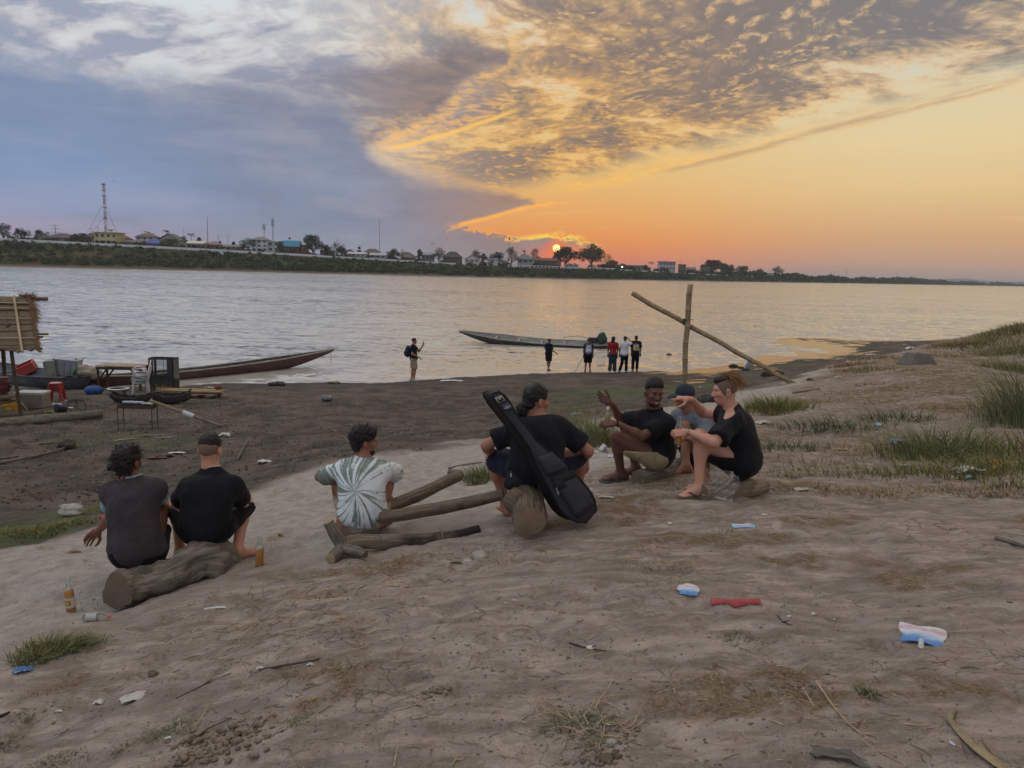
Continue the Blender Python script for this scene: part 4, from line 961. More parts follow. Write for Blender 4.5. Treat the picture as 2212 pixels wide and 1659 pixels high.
def solid(prims, h, disp=None, cuts=(), pad=.03):
    lo = np.min([p.lo for p in prims if not getattr(p, 'neg', 0)], 0) - pad; hi = np.max([p.hi for p in prims if not getattr(p, 'neg', 0)], 0) + pad
    n = np.ceil((hi - lo) / h).astype(int) + 1
    ax = [lo[i] + np.arange(n[i]) * h for i in range(3)]
    f = np.full(n, .12)
    for p in prims:
        m = p.k * 2 + h * 2 + .012
        i0 = np.maximum(np.floor((p.lo - m - lo) / h).astype(int), 0); i1 = np.minimum(np.ceil((p.hi + m - lo) / h).astype(int) + 1, n)
        if (i1 <= i0).any(): continue
        X = ax[0][i0[0]:i1[0], None, None]; Y = ax[1][None, i0[1]:i1[1], None]; Z = ax[2][None, None, i0[2]:i1[2]]
        d = p(X, Y, Z); g = f[i0[0]:i1[0], i0[1]:i1[1], i0[2]:i1[2]]
        if getattr(p, 'neg', 0):
            e = np.maximum(p.k - np.abs(g + d), 0) / p.k; g[...] = np.maximum(g, -d) + e * e * p.k * .25
        else:
            e = np.maximum(p.k - np.abs(g - d), 0) / p.k; g[...] = np.minimum(g, d) - e * e * p.k * .25
    X, Y, Z = ax[0][:, None, None], ax[1][None, :, None], ax[2][None, None, :]
    if disp is not None: f = f + disp(X, Y, Z)
    for p, nn in cuts: f = np.maximum(f, (X - p[0]) * nn[0] + (Y - p[1]) * nn[1] + (Z - p[2]) * nn[2])
    f[0] = f[-1] = .05; f[:, 0] = f[:, -1] = .05; f[:, :, 0] = f[:, :, -1] = .05
    return nets(f, lo, h)
_CORN = np.array([(i, j, k) for i in (0, 1) for j in (0, 1) for k in (0, 1)])
_EDG = [(a, b) for a in range(8) for b in range(a + 1, 8) if np.abs(_CORN[a] - _CORN[b]).sum() == 1]
def nets(f, lo, h):
    s = f < 0; c = sum(s[i:s.shape[0] - 1 + i, j:s.shape[1] - 1 + j, k:s.shape[2] - 1 + k].astype(np.int8) for i, j, k in _CORN)
    cells = np.argwhere((c > 0) & (c < 8)); idx = np.full(c.shape, -1, np.int64); idx[tuple(cells.T)] = np.arange(len(cells))
    fv = [f[tuple((cells + o).T)] for o in _CORN]; acc = np.zeros((len(cells), 3)); cnt = np.zeros(len(cells))
    for a, b in _EDG:
        m = (fv[a] < 0) != (fv[b] < 0); t = fv[a][m] / (fv[a][m] - fv[b][m])
        acc[m] += _CORN[a] + t[:, None] * (_CORN[b] - _CORN[a]); cnt[m] += 1
    V = (cells + acc / cnt[:, None]) * h + lo
    Q = []
    for axis in range(3):
        sl0 = [slice(1, -1)] * 3; sl1 = [slice(1, -1)] * 3; sl0[axis] = slice(0, -1); sl1[axis] = slice(1, None)
        A = s[tuple(sl0)]; B = s[tuple(sl1)]; e = np.argwhere(A != B); flip = A[tuple(e.T)]
        e = e + np.array([0 if i == axis else 1 for i in range(3)])
        u, v = [i for i in range(3) if i != axis]
        def cell(du, dv):
            q = e.copy(); q[:, u] += du; q[:, v] += dv; return idx[tuple(q.T)]
        q = np.stack([cell(-1, -1), cell(0, -1), cell(0, 0), cell(-1, 0)], 1)
        if axis == 1: flip = ~flip
        q[~flip] = q[~flip][:, ::-1]; Q.append(q)
    return V, np.concatenate(Q)
def merge(parts):
    Vs, Qs, o = [], [], 0
    for V, Q in parts: Vs.append(V); Qs.append(Q + o); o += len(V)
    return np.concatenate(Vs), np.concatenate(Qs)
def frame(y, z):
    """3x3 with columns x,y,z: y forward, z roughly up"""
    y = Vector(y).normalized(); x = y.cross(Vector(z)).normalized(); z = x.cross(y).normalized()
    return np.array([[x[i], y[i], z[i]] for i in range(3)])
def ik(a, c, l1, l2, pole):
    a, c, pole = Vector(a), Vector(c), Vector(pole); d = c - a; L = min(d.length, (l1 + l2) * .999); d.normalize(); c = a + d * L
    q = (l1 * l1 - l2 * l2 + L * L) / (2 * L); hgt = math.sqrt(max(l1 * l1 - q * q, 0)); w = pole - d * pole.dot(d); w.normalize()
    return a + d * q + w * hgt, c

# ------------------------------------------------------------------ cloth, skin, hair surfaces
def m_skin(name, c):
    c0 = lin(c); red = (min(1, c0[0] * 1.15), c0[1] * .82, c0[2] * .78, 1)
    def fn(g, setp):
        p = g.coord('Object'); n = g.noise(p, 14, 4, .6); n2 = g.noise(p, 160, 3, .6)
        setp(Base_Color=g.mix(g.ss(n, .35, .7) * .6, c0, red), Roughness=.52, Specular_IOR_Level=.4, Subsurface_Weight=.08, Subsurface_Radius=(.012, .005, .003), Normal=g.bump(n2, .12, .002))
    return material(name, fn)
def m_cloth(name, c, var=.18, fade=None):
    c0 = lin(c)
    def fn(g, setp):
        p = g.coord('Object'); n = g.noise(p, 7, 4, .6); w = g.noise(p, 420, 2, .5)
        col = g.mix(g.ss(n, .3, .7), tuple(v * (1 - var) for v in c0[:3]) + (1,), tuple(min(1, v * (1 + var)) for v in c0[:3]) + (1,))
        if fade: col = g.mix(g.ss(g.noise(p, 4.5, 5, .6), .42, .66) * .7, col, lin(fade))
        setp(Base_Color=col, Roughness=.92, Specular_IOR_Level=.12, Sheen_Weight=.05, Normal=g.bump(g.noise(g.mapv(p, scale=(1, 1, .55)), 17, 4, .55, .9), .55, .03, g.bump(w, .25, .002)))
    return material(name, fn)
def m_hair(name, c, tip=None):
    def fn(g, setp):
        p = g.coord('Object'); n = g.noise(p, 60, 4, .7)
        setp(Base_Color=g.mix(n, tuple(v * .6 for v in lin(c)[:3]) + (1,), lin(tip or c)), Roughness=.55, Specular_IOR_Level=.3, Normal=g.bump(n, .6, .01))
    return material(name, fn)
M_HAIRB = m_hair('hair_black', (30, 27, 27), (46, 41, 40))
M_EYEW = plain('eye_white', (206, 200, 192), .3, .03, 2); M_IRIS = plain('eye_iris', (34, 24, 20), .25, .05, 2); M_TEETH = plain('teeth_white', (222, 214, 202), .35, .03, 2)

def head_mesh(c, fwd, up, k=1.0, h=.0055, detail=True, jaw=1.0):
    """skull, jaw, nose, brow, lips, ears as one solid, in its own frame, then placed"""
    P_ = [Ell((0, -.014, .030), (.074, .094, .092), k=.03), Ell((0, .022, -.045), (.053 * jaw, .062, .066), k=.04), Ell((0, .058, -.088), (.026 * jaw, .024, .020), k=.03),
          Cone((0, .078, .018), (0, .104, -.022), .010, .0135, .014), Ell((0.013, .094, -.027), (.010, .010, .008), k=.008), Ell((-.013, .094, -.027), (.010, .010, .008), k=.008),
          Cone((-.034, .071, .034), (.034, .071, .034), .012, .012, .02), Ell((.040, .058, -.014), (.021, .020, .018), k=.025), Ell((-.040, .058, -.014), (.021, .020, .018), k=.025),
          Cone((-.019, .083, -.058), (.019, .083, -.058), .0075, .0075, .008), Cone((-.017, .081, -.071), (.017, .081, -.071), .008, .008, .008)]
    for s in (-1, 1):
        P_ += [Ell((s * .083, -.014, -.004), (.012, .022, .035), k=.010), Ell((s * .033, .084, .012), (.017, .013, .010), k=.012, neg=True), Ell((s * .085, -.008, -.002), (.005, .010, .018), k=.006, neg=True)]
    P_.append(Cone((0, -.022, -.05), (0, -.030, -.14), .056, .058, .03))
    V, Q = solid(P_, h); F = frame(fwd, up)
    return V * k @ F.T + _np(c), Q

def hand_mesh(w, d, palm, side, curl=(.35, .4, .45, .5), thumb=.5, k=1.0, h=.0042, spread=.5):
    """w wrist, d finger direction, palm = direction the palm faces, side +1 right hand, -1 left hand"""
    pr = [Cone((-.022, .012, 0), (-.026, .085, 0), .016, .0145, .015), Cone((.0, .012, 0), (.0, .09, .002), .017, .0145, .015), Cone((.020, .012, 0), (.024, .088, .001), .016, .0145, .015), Cone((0, -.035, 0), (0, .015, 0), .025, .024, .02)]
    base = [(.030, .085, .072), (.010, .093, .080), (-.010, .090, .074), (-.029, .080, .060)]   # index .. little: x, y, length
    for i, (x, y, L) in enumerate(base):
        c = curl[i]; a = c * .9; p = np.array([x, y, 0.0]); sp = (1.5 - i) * .10 * spread
        for j, (fr, r) in enumerate(((.45, .0092), (.31, .0085), (.24, .0078))):
            ang = a + j * c * 1.25; q = p + np.array([math.sin(sp) * math.cos(ang), math.cos(sp) * math.cos(ang), -math.sin(ang)]) * L * fr
            pr.append(Cone(p, q, r, r * .92, .004)); p = q
    t0 = np.array([.024, .022, -.006]); t1 = t0 + np.array([.030, .026, -.016 - .016 * thumb]); t2 = t1 + np.array([.012 - .012 * thumb, .030, -.010 - .014 * thumb]); t3 = t2 + np.array([.002 - .016 * thumb, .024, -.006 - .008 * thumb])
    pr += [Cone(t0, t1, .016, .0125, .014), Cone(t1, t2, .0115, .0105, .005), Cone(t2, t3, .0105, .009, .004)]
    V, Q = solid(pr, h, pad=.02)
    d = Vector(d).normalized(); z = -Vector(palm); z = (z - d * z.dot(d)).normalized(); x = d.cross(z).normalized()
    if side > 0: V[:, 0] *= -1; Q = Q[:, ::-1]   # thumb side mirrored for the right hand
    M = np.array([[x[i], d[i], z[i]] for i in range(3)])
    return V * k @ M.T + _np(w), Q

def foot_prims(ank, toe_dir, k=1.0):
    a = Vector(ank); f = Vector(toe_dir); f.z = 0; f.normalize(); sd = f.cross(Vector((0, 0, 1)))
    heel = a - f * .045 * k + Vector((0, 0, -.045 * k)); ball = a + f * .13 * k + Vector((0, 0, -.058 * k)); toe = a + f * .185 * k + Vector((0, 0, -.064 * k))
    pr = [Cone(a, heel, .038 * k, .033 * k, .03), Cone(a + Vector((0, 0, -.015 * k)), ball, .040 * k, .026 * k, .03), Cone(heel, ball, .030 * k, .026 * k, .03)]
    for i, x in enumerate((-.034, -.016, 0, .015, .029)):
        pr.append(Cone(ball + sd * x * k - f * .02 * k, toe + sd * x * 1.15 * k - f * abs(x) * .6 * k, .013 * k, .0095 * k, .006))
    return pr

def person(label, J, skin, h=.011, k=1.0, shirt=None, shorts=None, root_at=None, hands=None, head=None, group=None, trim=None, build_=1.0, belly=1.0):
    """J: joints in world space. One skin mesh; clothing and hair are children."""
    J = {n: Vector(v) for n, v in J.items()}
    root = empty('person', root_at, label, 'person', group); O = _np(root_at)
    shr = (J['shR'] - J['shL']).normalized(); pel = (J['hipL'] + J['hipR']) / 2; chest = (J['shL'] + J['shR']) / 2; nk = J['neck']
    sp = (chest - pel).normalized(); fw = sp.cross(shr); fw = Vector((fw.x, fw.y, fw.z)).normalized() * (-1 if False else 1)
    _f = sp.cross(shr).normalized(); F = np.array([[shr[i], _f[i], sp[i]] for i in range(3)])
    fwd = Vector((F[0, 1], F[1, 1], F[2, 1]))
    hr = (J['hipR'] - J['hipL']).normalized(); b = k * build_
    bend = J.get('bend', Vector((0, 0, 0)))
    def spine(t, off=0.0):     # pelvis 0 .. chest 1, rounded back
        return pel.lerp(chest, t) - fwd * (4 * t * (1 - t)) * J['hunch'].x * k + fwd * off if 'hunch' in J else pel.lerp(chest, t) + fwd * off
    hipd = Vector((hr.x, hr.y, hr.z)); up = Vector((0, 0, 1))
    Fp = frame(hipd.cross(up) * -1 if hipd.cross(up).dot(fwd) < 0 else hipd.cross(up), up)
    def torso(inf=0.0, hem=0.0, k_=.07):
        i = inf
        return [Ell(pel + Vector((0, 0, .02 * k)), (.170 * b + i + hem, .125 * b * belly + i + hem, .125 * k + i), Fp, k_), Ell(spine(.28, .01), (.150 * b + i + hem * .6, .108 * b * belly + i + hem * .5, .14 * k + i), F, k_),
                Ell(spine(.62, .008), (.160 * b + i + hem * .3, .108 * b + i + hem * .3, .15 * k + i), F, k_), Ell(spine(.86), (.172 * b + i, .100 * b + i, .11 * k + i), F, k_),
                Cone(J['shL'] - sp * .012, J['shR'] - sp * .012, .060 * b + i, .060 * b + i, k_ * .8), Cone(nk - sp * .02, J['shL'].lerp(nk, .12), .052 * k + i * .6, .050 * k + i, .04), Cone(nk - sp * .02, J['shR'].lerp(nk, .12), .052 * k + i * .6, .050 * k + i, .04)]
    pr = torso(0)
    pr += [Cone(nk - sp * .05, J['head'] + (nk - J['head']) * .30, .060 * k, .055 * k, .03)]
    for s in 'LR':
        pr += [Cone(J['sh' + s], J['el' + s], .052 * b, .041 * b, .03), Cone(J['el' + s], J['wr' + s], .041 * b, .0275 * b, .018), Ell(J['el' + s].lerp(J['wr' + s], .28), (.043 * b,) * 3, None, .03)]
        kn, an, hp = J['kn' + s], J['an' + s], J['hip' + s]
        pr += [Cone(hp, kn, .090 * b, .058 * b, .04), Cone(kn, an, .053 * b, .038 * b, .025), Ell(kn.lerp(an, .30) - (J['toe' + s].normalized() * .016), (.055 * b, .055 * b, .075 * b), None, .04)]
        pr += foot_prims(an, J['toe' + s], k)
    parts = [solid(pr, h)]
    hd = head or {}
    parts.append(head_mesh(J['head'], J['face'], J.get('crown', up), k, h * .55 if h < .013 else h * .75, jaw=hd.get('jaw', 1.0)))
    for s in 'LR':
        hs = (hands or {}).get(s, {})
        d = hs.get('d', (J['wr' + s] - J['el' + s])); palm = hs.get('palm', (0, 0, -1))
        parts.append(hand_mesh(J['wr' + s] + Vector(d).normalized() * .03 * k, d, palm, 1 if s == 'R' else -1, hs.get('curl', (.35, .4, .45, .5)), hs.get('thumb', .5), k, .0045 if h < .013 else .009, hs.get('spread', .5)))
    V, Q = merge(parts); link('body', fast_mesh('body', V - O, Q, skin), root)
    if shirt:
        i = shirt.get('inf', .016); ps = torso(i, shirt.get('hem', .012)); sl = shirt.get('sleeve', .62)
        for s in 'LR':
            a, e = J['sh' + s], J['el' + s]; dr = (e - a).normalized(); cp = a + (e - a) * sl
            sl = shirt.get('sleeve' + s, shirt.get('sleeve', .62)); cp = a + (e - a) * sl
            if sl > 0: ps.append(Cone(a, a + (e - a) * min(sl + .1, 1.05), .060 * b + i * .8, .058 * b + i * shirt.get('loose', 1.3), .035, [(cp, dr)]))
        drop = shirt.get('drop', .10); cuts = [(pel - Vector((0, 0, drop)), (0, 0, -1)), (nk + (J['head'] - nk) * shirt.get('neck', .10), (J['head'] - nk).normalized())]
        am = shirt.get('fold', .006); sd = shirt.get('seed', 1.0)
        ax = sp; dsp = lambda X, Y, Z: (wob(X * 1.0, Y * 1.0, Z * .55, 24, sd) * am + wob(X, Y, Z * .8, 55, sd + 2) * am * .4) 
        V, Q = solid(ps, h * .95, dsp, cuts); sh_ = link('shirt', fast_mesh('shirt', V - O, Q, shirt['mat']), root)
        if shirt.get('collar'):
            cm = MB(); c0 = nk + (J['head'] - nk) * (shirt.get('neck', .10) - .02); ud = (J['head'] - nk).normalized(); xa = ud.cross(fwd).normalized(); ya = xa.cross(ud)
            cm.tube([c0 + xa * math.cos(w) * .070 * k + ya * math.sin(w) * .068 * k for w in np.linspace(0, 2 * math.pi, 21)], shirt.get('collar_r', .008), 6)
            V = np.array([_np(v) for v in cm.v]) - O; link('collar', mesh_from('collar', V, cm.f, shirt['collar'], True), sh_)
        if shirt.get('cuff'):
            for s in 'LR':
                a, e = J['sh' + s], J['el' + s]; dr = (e - a).normalized(); q0 = shirt.get('cuff_from', .30); q1 = shirt.get('cuff_to', .70)
                V, Q = solid([Cone(a + (e - a) * (q0 - .1), a + (e - a) * (q1 + .1), .058 * b + i, .054 * b + i * 1.2, .02, [(a + (e - a) * q1, dr), (a + (e - a) * q0, -dr)])], h * .8)
                link('sleeve', fast_mesh('sleeve', V - O, Q, shirt['cuff']), sh_)
    if shorts:
        i = shorts.get('inf', .018); ps = [Ell(pel + Vector((0, 0, .01)), (.172 * b + i * .7, .128 * b + i * .7, .125 * k + i * .5), Fp, .05)]; t = shorts.get('len', .80)
        for s in 'LR':
            a, e = J['hip' + s], J['kn' + s]; dr = (e - a).normalized()
            if t <= 1.0:
                ps.append(Cone(a, e, .094 * b + i, .068 * b + i * shorts.get('loose', 1.6), .045, [(a + (e - a) * t, dr)]))
            else:
                an = J['an' + s]; ps += [Cone(a, e, .092 * b + i, .062 * b + i, .04), Cone(e, an, .060 * b + i * .9, .045 * b + i * shorts.get('flare', 1.2), .03, [(e + (an - e) * (t - 1), (an - e).normalized())])]
        am = shorts.get('fold', .006)
        V, Q = solid(ps, h * .95, lambda X, Y, Z: wob(X, Y, Z, 30, 4.0) * am + wob(X, Y, Z, 62, 1.0) * am * .4, [(pel + Vector((0, 0, shorts.get('waist', .09))), (0, 0, 1))])
        link('shorts' if t <= 1 else 'trousers', fast_mesh('shorts', V - O, Q, shorts['mat']), root)
    root_frame = (F, sp, fwd, pel, chest)
    return root, O, root_frame

def hair_on(root, O, J, prims, mat, k=1.0, h=.007, amp=.006, freq=130, name='hair', strands=0, slen=.02, srad=.0016, seed=1, cutz=None, face=None, crown=(0, 0, 1), droop=0.0):
    """hair as a rough solid in the head's own frame, with loose strands on it"""
    cuts = [] if cutz is None else cutz
    V, Q = solid(prims, h, (lambda X, Y, Z: wob(X, Y, Z, freq, seed) * amp + wob(X, Y, Z, freq * 2.3, seed + 1) * amp * .6) if amp else None, cuts)
    parts = [(V, Q)]
    if strands:
        rng = np.random.default_rng(seed * 31 + strands); pick = rng.integers(0, len(V), strands); cen = V.mean(0); SV, SQ = [], []
        for i in pick:
            p0 = V[i]; d = p0 - cen; d /= np.linalg.norm(d) + 1e-9; d = d + rng.normal(size=3) * .55; d /= np.linalg.norm(d); L = slen * rng.uniform(.5, 1.4); e = rng.normal(size=3) * .5; pts = []
            for j in range(4):
                t = j / 3; pts.append(p0 - d * .004 + d * L * t + e * L * .6 * t * t - np.array([0, 0, droop * L * t * t]))
            m = MB(); m.tube(pts, [srad, srad, srad * .8, srad * .3], 3, False); o = len(SV); SV += m.v; SQ += [tuple(x + o for x in f) for f in m.f]
        parts.append((np.array([_np(v) for v in SV]), np.array(SQ)))
    V, Q = merge(parts); F = frame(face if face is not None else J['face'], J.get('crown', crown))
    W = V * k @ F.T + _np(J['head']) - O
    return link(name, fast_mesh(name, W, Q, mat), root)
def face_bits(root, O, J, k=1.0, smile=False, eye=M_EYEW):
    F = frame(J['face'], J.get('crown', (0, 0, 1)))
    def put(nm, V, Q, m): link(nm, fast_mesh(nm, np.asarray(V) * k @ F.T + _np(J['head']) - O, Q, m), root)
    for s in (-1, 1):
        V, Q = solid([Ell((s * .033, .0725, .011), (.0125, .010, .0052), k=.002)], .003); put('eye', V, Q, eye)
        V, Q = solid([Ell((s * .033 + .002, .0805, .012), (.0062, .0045, .0062), k=.002)], .002); put('iris', V, Q, M_IRIS)
        V, Q = solid([Cone((s * .020, .084, .030), (s * .048, .074, .032), .0045, .003, .002)], .003); put('eyebrow', V, Q, M_HAIRB)
    if smile:
        V, Q = solid([Ell((0, .0865, -.0635), (.020, .007, .0058), k=.002)], .0028); put('teeth', V, Q, M_TEETH)
# ------------------------------------------------------------------ people sitting on the bank
SK_BROWN = m_skin('skin_brown', (122, 84, 66)); SK_TAN = m_skin('skin_tan', (164, 118, 96)); SK_PALE = m_skin('skin_fair', (190, 146, 124)); SK_DARK = m_skin('skin_dark', (104, 73, 61)); SK_OLIVE = m_skin('skin_olive', (142, 102, 82))
C_BLACK = m_cloth('cloth_black', (30, 30, 34)); C_BLACK2 = m_cloth('cloth_black_shorts', (21, 21, 24)); C_CHAR = m_cloth('cloth_charcoal', (66, 61, 64), fade=(52, 50, 58)); C_LBLUE = m_cloth('cloth_light_blue', (142, 176, 186))
C_NAVY = m_cloth('cloth_navy', (30, 34, 52)); C_KHAKI = m_cloth('cloth_khaki', (150, 138, 110)); C_GREYBLUE = m_cloth('cloth_grey_blue', (108, 114, 122)); C_DKNAVY = m_cloth('cloth_dark_navy', (24, 27, 36)); C_BEIGE = m_cloth('cloth_beige', (160, 148, 126))
C_WHITE = m_cloth('cloth_white', (206, 208, 214)); C_RED = m_cloth('cloth_red', (150, 40, 40)); C_DENIM = m_cloth('cloth_dark_denim', (52, 62, 70)); C_SOLE = plain('rubber_sole', (60, 60, 62), .8, .1, 20)
Vx = lambda *a: Vector(a)
def fix(J, k=1.0, arms='LR', legs='LR', ua=.285, fa=.255, th=.43, sh=.42, poles=None):
    """keep limb lengths: elbows and knees are solved, the given ones serve as the bend direction"""
    for s in arms:
        a, c = Vector(J['sh' + s]), Vector(J['wr' + s]); e, c2 = ik(a, c, ua * k, fa * k, Vector(J['el' + s]) - (a + c) / 2); J['el' + s], J['wr' + s] = e, c2
    for s in legs:
        a, c = Vector(J['hip' + s]), Vector(J['an' + s]); e, c2 = ik(a, c, th * k, sh * k, Vector(J['kn' + s]) - (a + c) / 2); J['kn' + s], J['an' + s] = e, c2
    return J
def foot_on_ground(J, s, lift=.078):
    a = J['an' + s]; J['an' + s] = Vector((a.x, a.y, h1(a.x, a.y) + lift))

def flipflop(ank, toe, mat_s, mat_t, label, k=1.0):
    f = Vector(toe); f.z = 0; f.normalize(); a = Vector(ank); sd = f.cross(Vector((0, 0, 1))); z = a.z - .080 * k
    root = empty('flip_flop', (a.x, a.y, z), label, 'sandal'); O = Vector((a.x, a.y, z)); m = MB(); n = 22; V, F = [], []
    for zz in (-.012, .006):
        for i in range(n):
            w = 2 * math.pi * i / n; l = .075 + .135 * math.cos(w); ww = (.040 + .012 * math.cos(w)) * math.sin(w); p = f * l * k + sd * ww * k; V.append((p.x, p.y, zz))
    F = [tuple(range(n - 1, -1, -1)), tuple(range(n, 2 * n))] + [(i, (i + 1) % n, n + (i + 1) % n, n + i) for i in range(n)]
    link('sole', mesh_from('sole', V, F, mat_s), root)
    for s in (-1, 1):
        pts = [f * .150 * k + Vector((0, 0, .028)), f * .10 * k + sd * s * .034 * k + Vector((0, 0, .048)), f * .04 * k + sd * s * .046 * k + Vector((0, 0, .012))]
        MB().tube(pts, [.005, .012, .010], 6, squash=.5).build('strap', mat_t, root)
    return root

# --- charcoal tee, far left
J = dict(hipL=P(272, 1193, 5.29), hipR=P(326, 1190, 5.32), shL=P(240, 1064, 5.40), shR=P(337, 1056, 5.42), neck=P(283, 1032, 5.46), head=P(277, 998, 5.47), face=Vx(.22, 1, -.06),
         elL=P(240, 1118, 5.52), wrL=P(216, 1143, 5.68), elR=P(362, 1096, 5.66), wrR=P(340, 1120, 5.86), knL=P(258, 1120, 5.75), knR=P(345, 1120, 5.75), anL=P(272, 1205, 5.66), anR=P(330, 1205, 5.70), toeL=Vx(-.15, 1, 0), toeR=Vx(.15, 1, 0), hunch=Vx(.05, 0, 0))
foot_on_ground(J, 'L'); foot_on_ground(J, 'R'); fix(J, arms='R')
r, O, fr = person('person in a charcoal tee with light-blue sleeves, left hand dangling', J, SK_BROWN, root_at=P(300, 1228, 5.3),
    shirt=dict(mat=C_CHAR, inf=.015, hem=.016, sleeve=.10, drop=.115, collar=C_LBLUE, collar_r=.010, cuff=C_LBLUE, cuff_from=-.02, cuff_to=.56, seed=1.3, fold=.008), shorts=dict(mat=C_BLACK2, len=.8),
    hands=dict(L=dict(d=(-.75, .25, -.62), palm=(-.3, -.5, -.8), curl=(.25, .35, .4, .5), spread=.8, thumb=.3), R=dict(d=(-.3, .7, -.3))), group='people sitting on the bank')
hair_on(r, O, J, [Ell((0, -.024, .045), (.094, .108, .092), k=.03), Ell((0, -.058, -.028), (.072, .050, .062), k=.03), Ell((-.095, -.05, -.035), (.040, .030, .026), k=.02), Ell((.03, -.02, .10), (.06, .07, .04), k=.03)], M_HAIRB, amp=.010, freq=70, strands=260, slen=.035, srad=.0022, seed=2, droop=.4)

# --- black tee, shaved neck
J = dict(hipL=P(418, 1140, 5.58), hipR=P(470, 1138, 5.60), shL=P(409, 1054, 5.66), shR=P(505, 1050, 5.68), neck=P(457, 1011, 5.74), head=P(455, 972, 5.76), face=Vx(.10, 1, -.02),
         elL=P(378, 1102, 5.84), wrL=P(412, 1102, 6.02), elR=P(522, 1098, 5.90), wrR=P(492, 1105, 6.02), knL=P(376, 1108, 6.0), knR=P(530, 1108, 5.98), anL=P(389, 1190, 5.92), anR=P(513, 1208, 5.72), toeL=Vx(-.35, 1, 0), toeR=Vx(.55, 1, 0), hunch=Vx(.05, 0, 0))
foot_on_ground(J, 'L'); foot_on_ground(J, 'R'); fix(J)
r, O, fr = person('person in black tee and shorts with a faded haircut and white necklace', J, SK_PALE, root_at=P(440, 1172, 5.6), shirt=dict(mat=C_BLACK, inf=.015, hem=.014, sleeve=.66, drop=.10, seed=2.2, fold=.008, loose=1.6), shorts=dict(mat=C_BLACK2, len=.92, inf=.026, loose=1.5),
    hands=dict(L=dict(d=(.7, .6, -.1)), R=dict(d=(-.7, .6, -.1))), group='people sitting on the bank', build_=1.01)
hair_on(r, O, J, [Ell((0, -.006, .060), (.0765, .094, .080), k=.02)], M_HAIRB, amp=.004, freq=160, h=.006, strands=220, slen=.012, srad=.0018, seed=4, cuts=None) if False else hair_on(r, O, J, [Ell((0, -.008, .056), (.0775, .096, .080), k=.02, cuts=[((0, 0, .010), (0, -.25, -1))])], M_HAIRB, amp=.003, freq=160, h=.006, strands=240, slen=.014, srad=.0020, seed=4)
hair_on(r, O, J, [Ell((0, -.014, .030), (.0762, .0964, .0944), k=.02, cuts=[((0, .045, 0), (0, 1, 0)), ((0, 0, -.046), (0, 0, -1)), ((0, 0, .07), (0, 0, 1))])], m_hair('hair_faded', (122, 98, 86), (150, 120, 104)), amp=0, name='shaved_hair')
m = MB(); F = frame(J['face'], (0, 0, 1)); c = J['neck'] + (J['head'] - J['neck']) * .13
for w in np.linspace(0, 2 * math.pi, 40)[:-1]:
    q = c + Vector(F @ np.array([math.cos(w) * .064, math.sin(w) * .064, -.012 * math.sin(w)])); m.box(q - Vector(O), (.008, .008, .008))
m.build('necklace', pm((206, 204, 200), .4), r)

# --- tie-dye tee
J = dict(hipL=P(762, 1112, 6.00), hipR=P(810, 1110, 6.02), shL=P(742, 1016, 6.12), shR=P(826, 1016, 6.12), neck=P(784, 988, 6.18), head=P(789, 955, 6.20), face=Vx(.93, .38, -.08),
         elL=P(688, 1030, 6.26), wrL=P(728, 1046, 6.46), elR=P(850, 1024, 6.34), wrR=P(812, 1046, 6.48), knL=P(722, 1046, 6.40), knR=P(842, 1046, 6.40), anL=P(738, 1140, 6.28), anR=P(822, 1138, 6.24), toeL=Vx(-.2, 1, 0), toeR=Vx(.3, 1, 0), hunch=Vx(.075, 0, 0))
foot_on_ground(J, 'L'); foot_on_ground(J, 'R'); fix(J)
def m_tie(g, setp):
    p = g.coord('Object'); x, y, z = g.sep(p); c0 = P(771, 1055, 5.95) - Vector(P(785, 1146, 6.02))
    dx = x - c0.x; dz = z - c0.z; a = g.m('ARCTAN2', dz, dx); rr = g.m('SQRT', dx * dx + dz * dz)
    n = g.noise(p, 9, 4, .6); n2 = g.noise(p, 40, 4, .65)
    q = g.comb(g.m('COSINE', a + rr * 1.2) * 2.7, g.m('SINE', a + rr * 1.2) * 2.7, rr * 1.1)
    w = g.noise(q, 1.9, 5, .62, .35)
    v = w + (n - .5) * .16 + (n2 - .5) * .14
    m = g.ss(v, .475, .535)
    setp(Base_Color=g.mix(m, lin((214, 222, 226)), g.mix(g.ss(n2, .3, .7), lin((104, 118, 112)), lin((136, 150, 142)))), Roughness=.92, Specular_IOR_Level=.12)
C_TIE = material('cloth_tie_dye', m_tie)
r, O, fr = person('person in a pale green and white tie-dye tee, crouched behind the forked driftwood', J, SK_OLIVE, root_at=P(785, 1146, 6.02), shirt=dict(mat=C_TIE, inf=.022, hem=.026, sleeve=.80, drop=.15, seed=.4, fold=.010, loose=1.3), shorts=dict(mat=C_BEIGE, len=.82, inf=.022),
    hands=dict(L=dict(d=(.6, .6, -.2)), R=dict(d=(-.6, .6, -.2))), group='people sitting on the bank', k=.97)
hair_on(r, O, J, [Ell((0, -.030, .050), (.094, .104, .094), k=.03), Ell((0, -.066, -.012), (.070, .045, .070), k=.03), Ell((0, .045, .098), (.060, .045, .034), k=.03)], M_HAIRB, amp=.010, freq=95, strands=420, slen=.022, srad=.0022, seed=6)
hair_on(r, O, J, [Ell((0, .040, -.078), (.048, .050, .040), k=.02, cuts=[((0, .02, -.052), (0, -.2, 1))])], M_HAIRB, amp=.003, freq=140, name='beard')

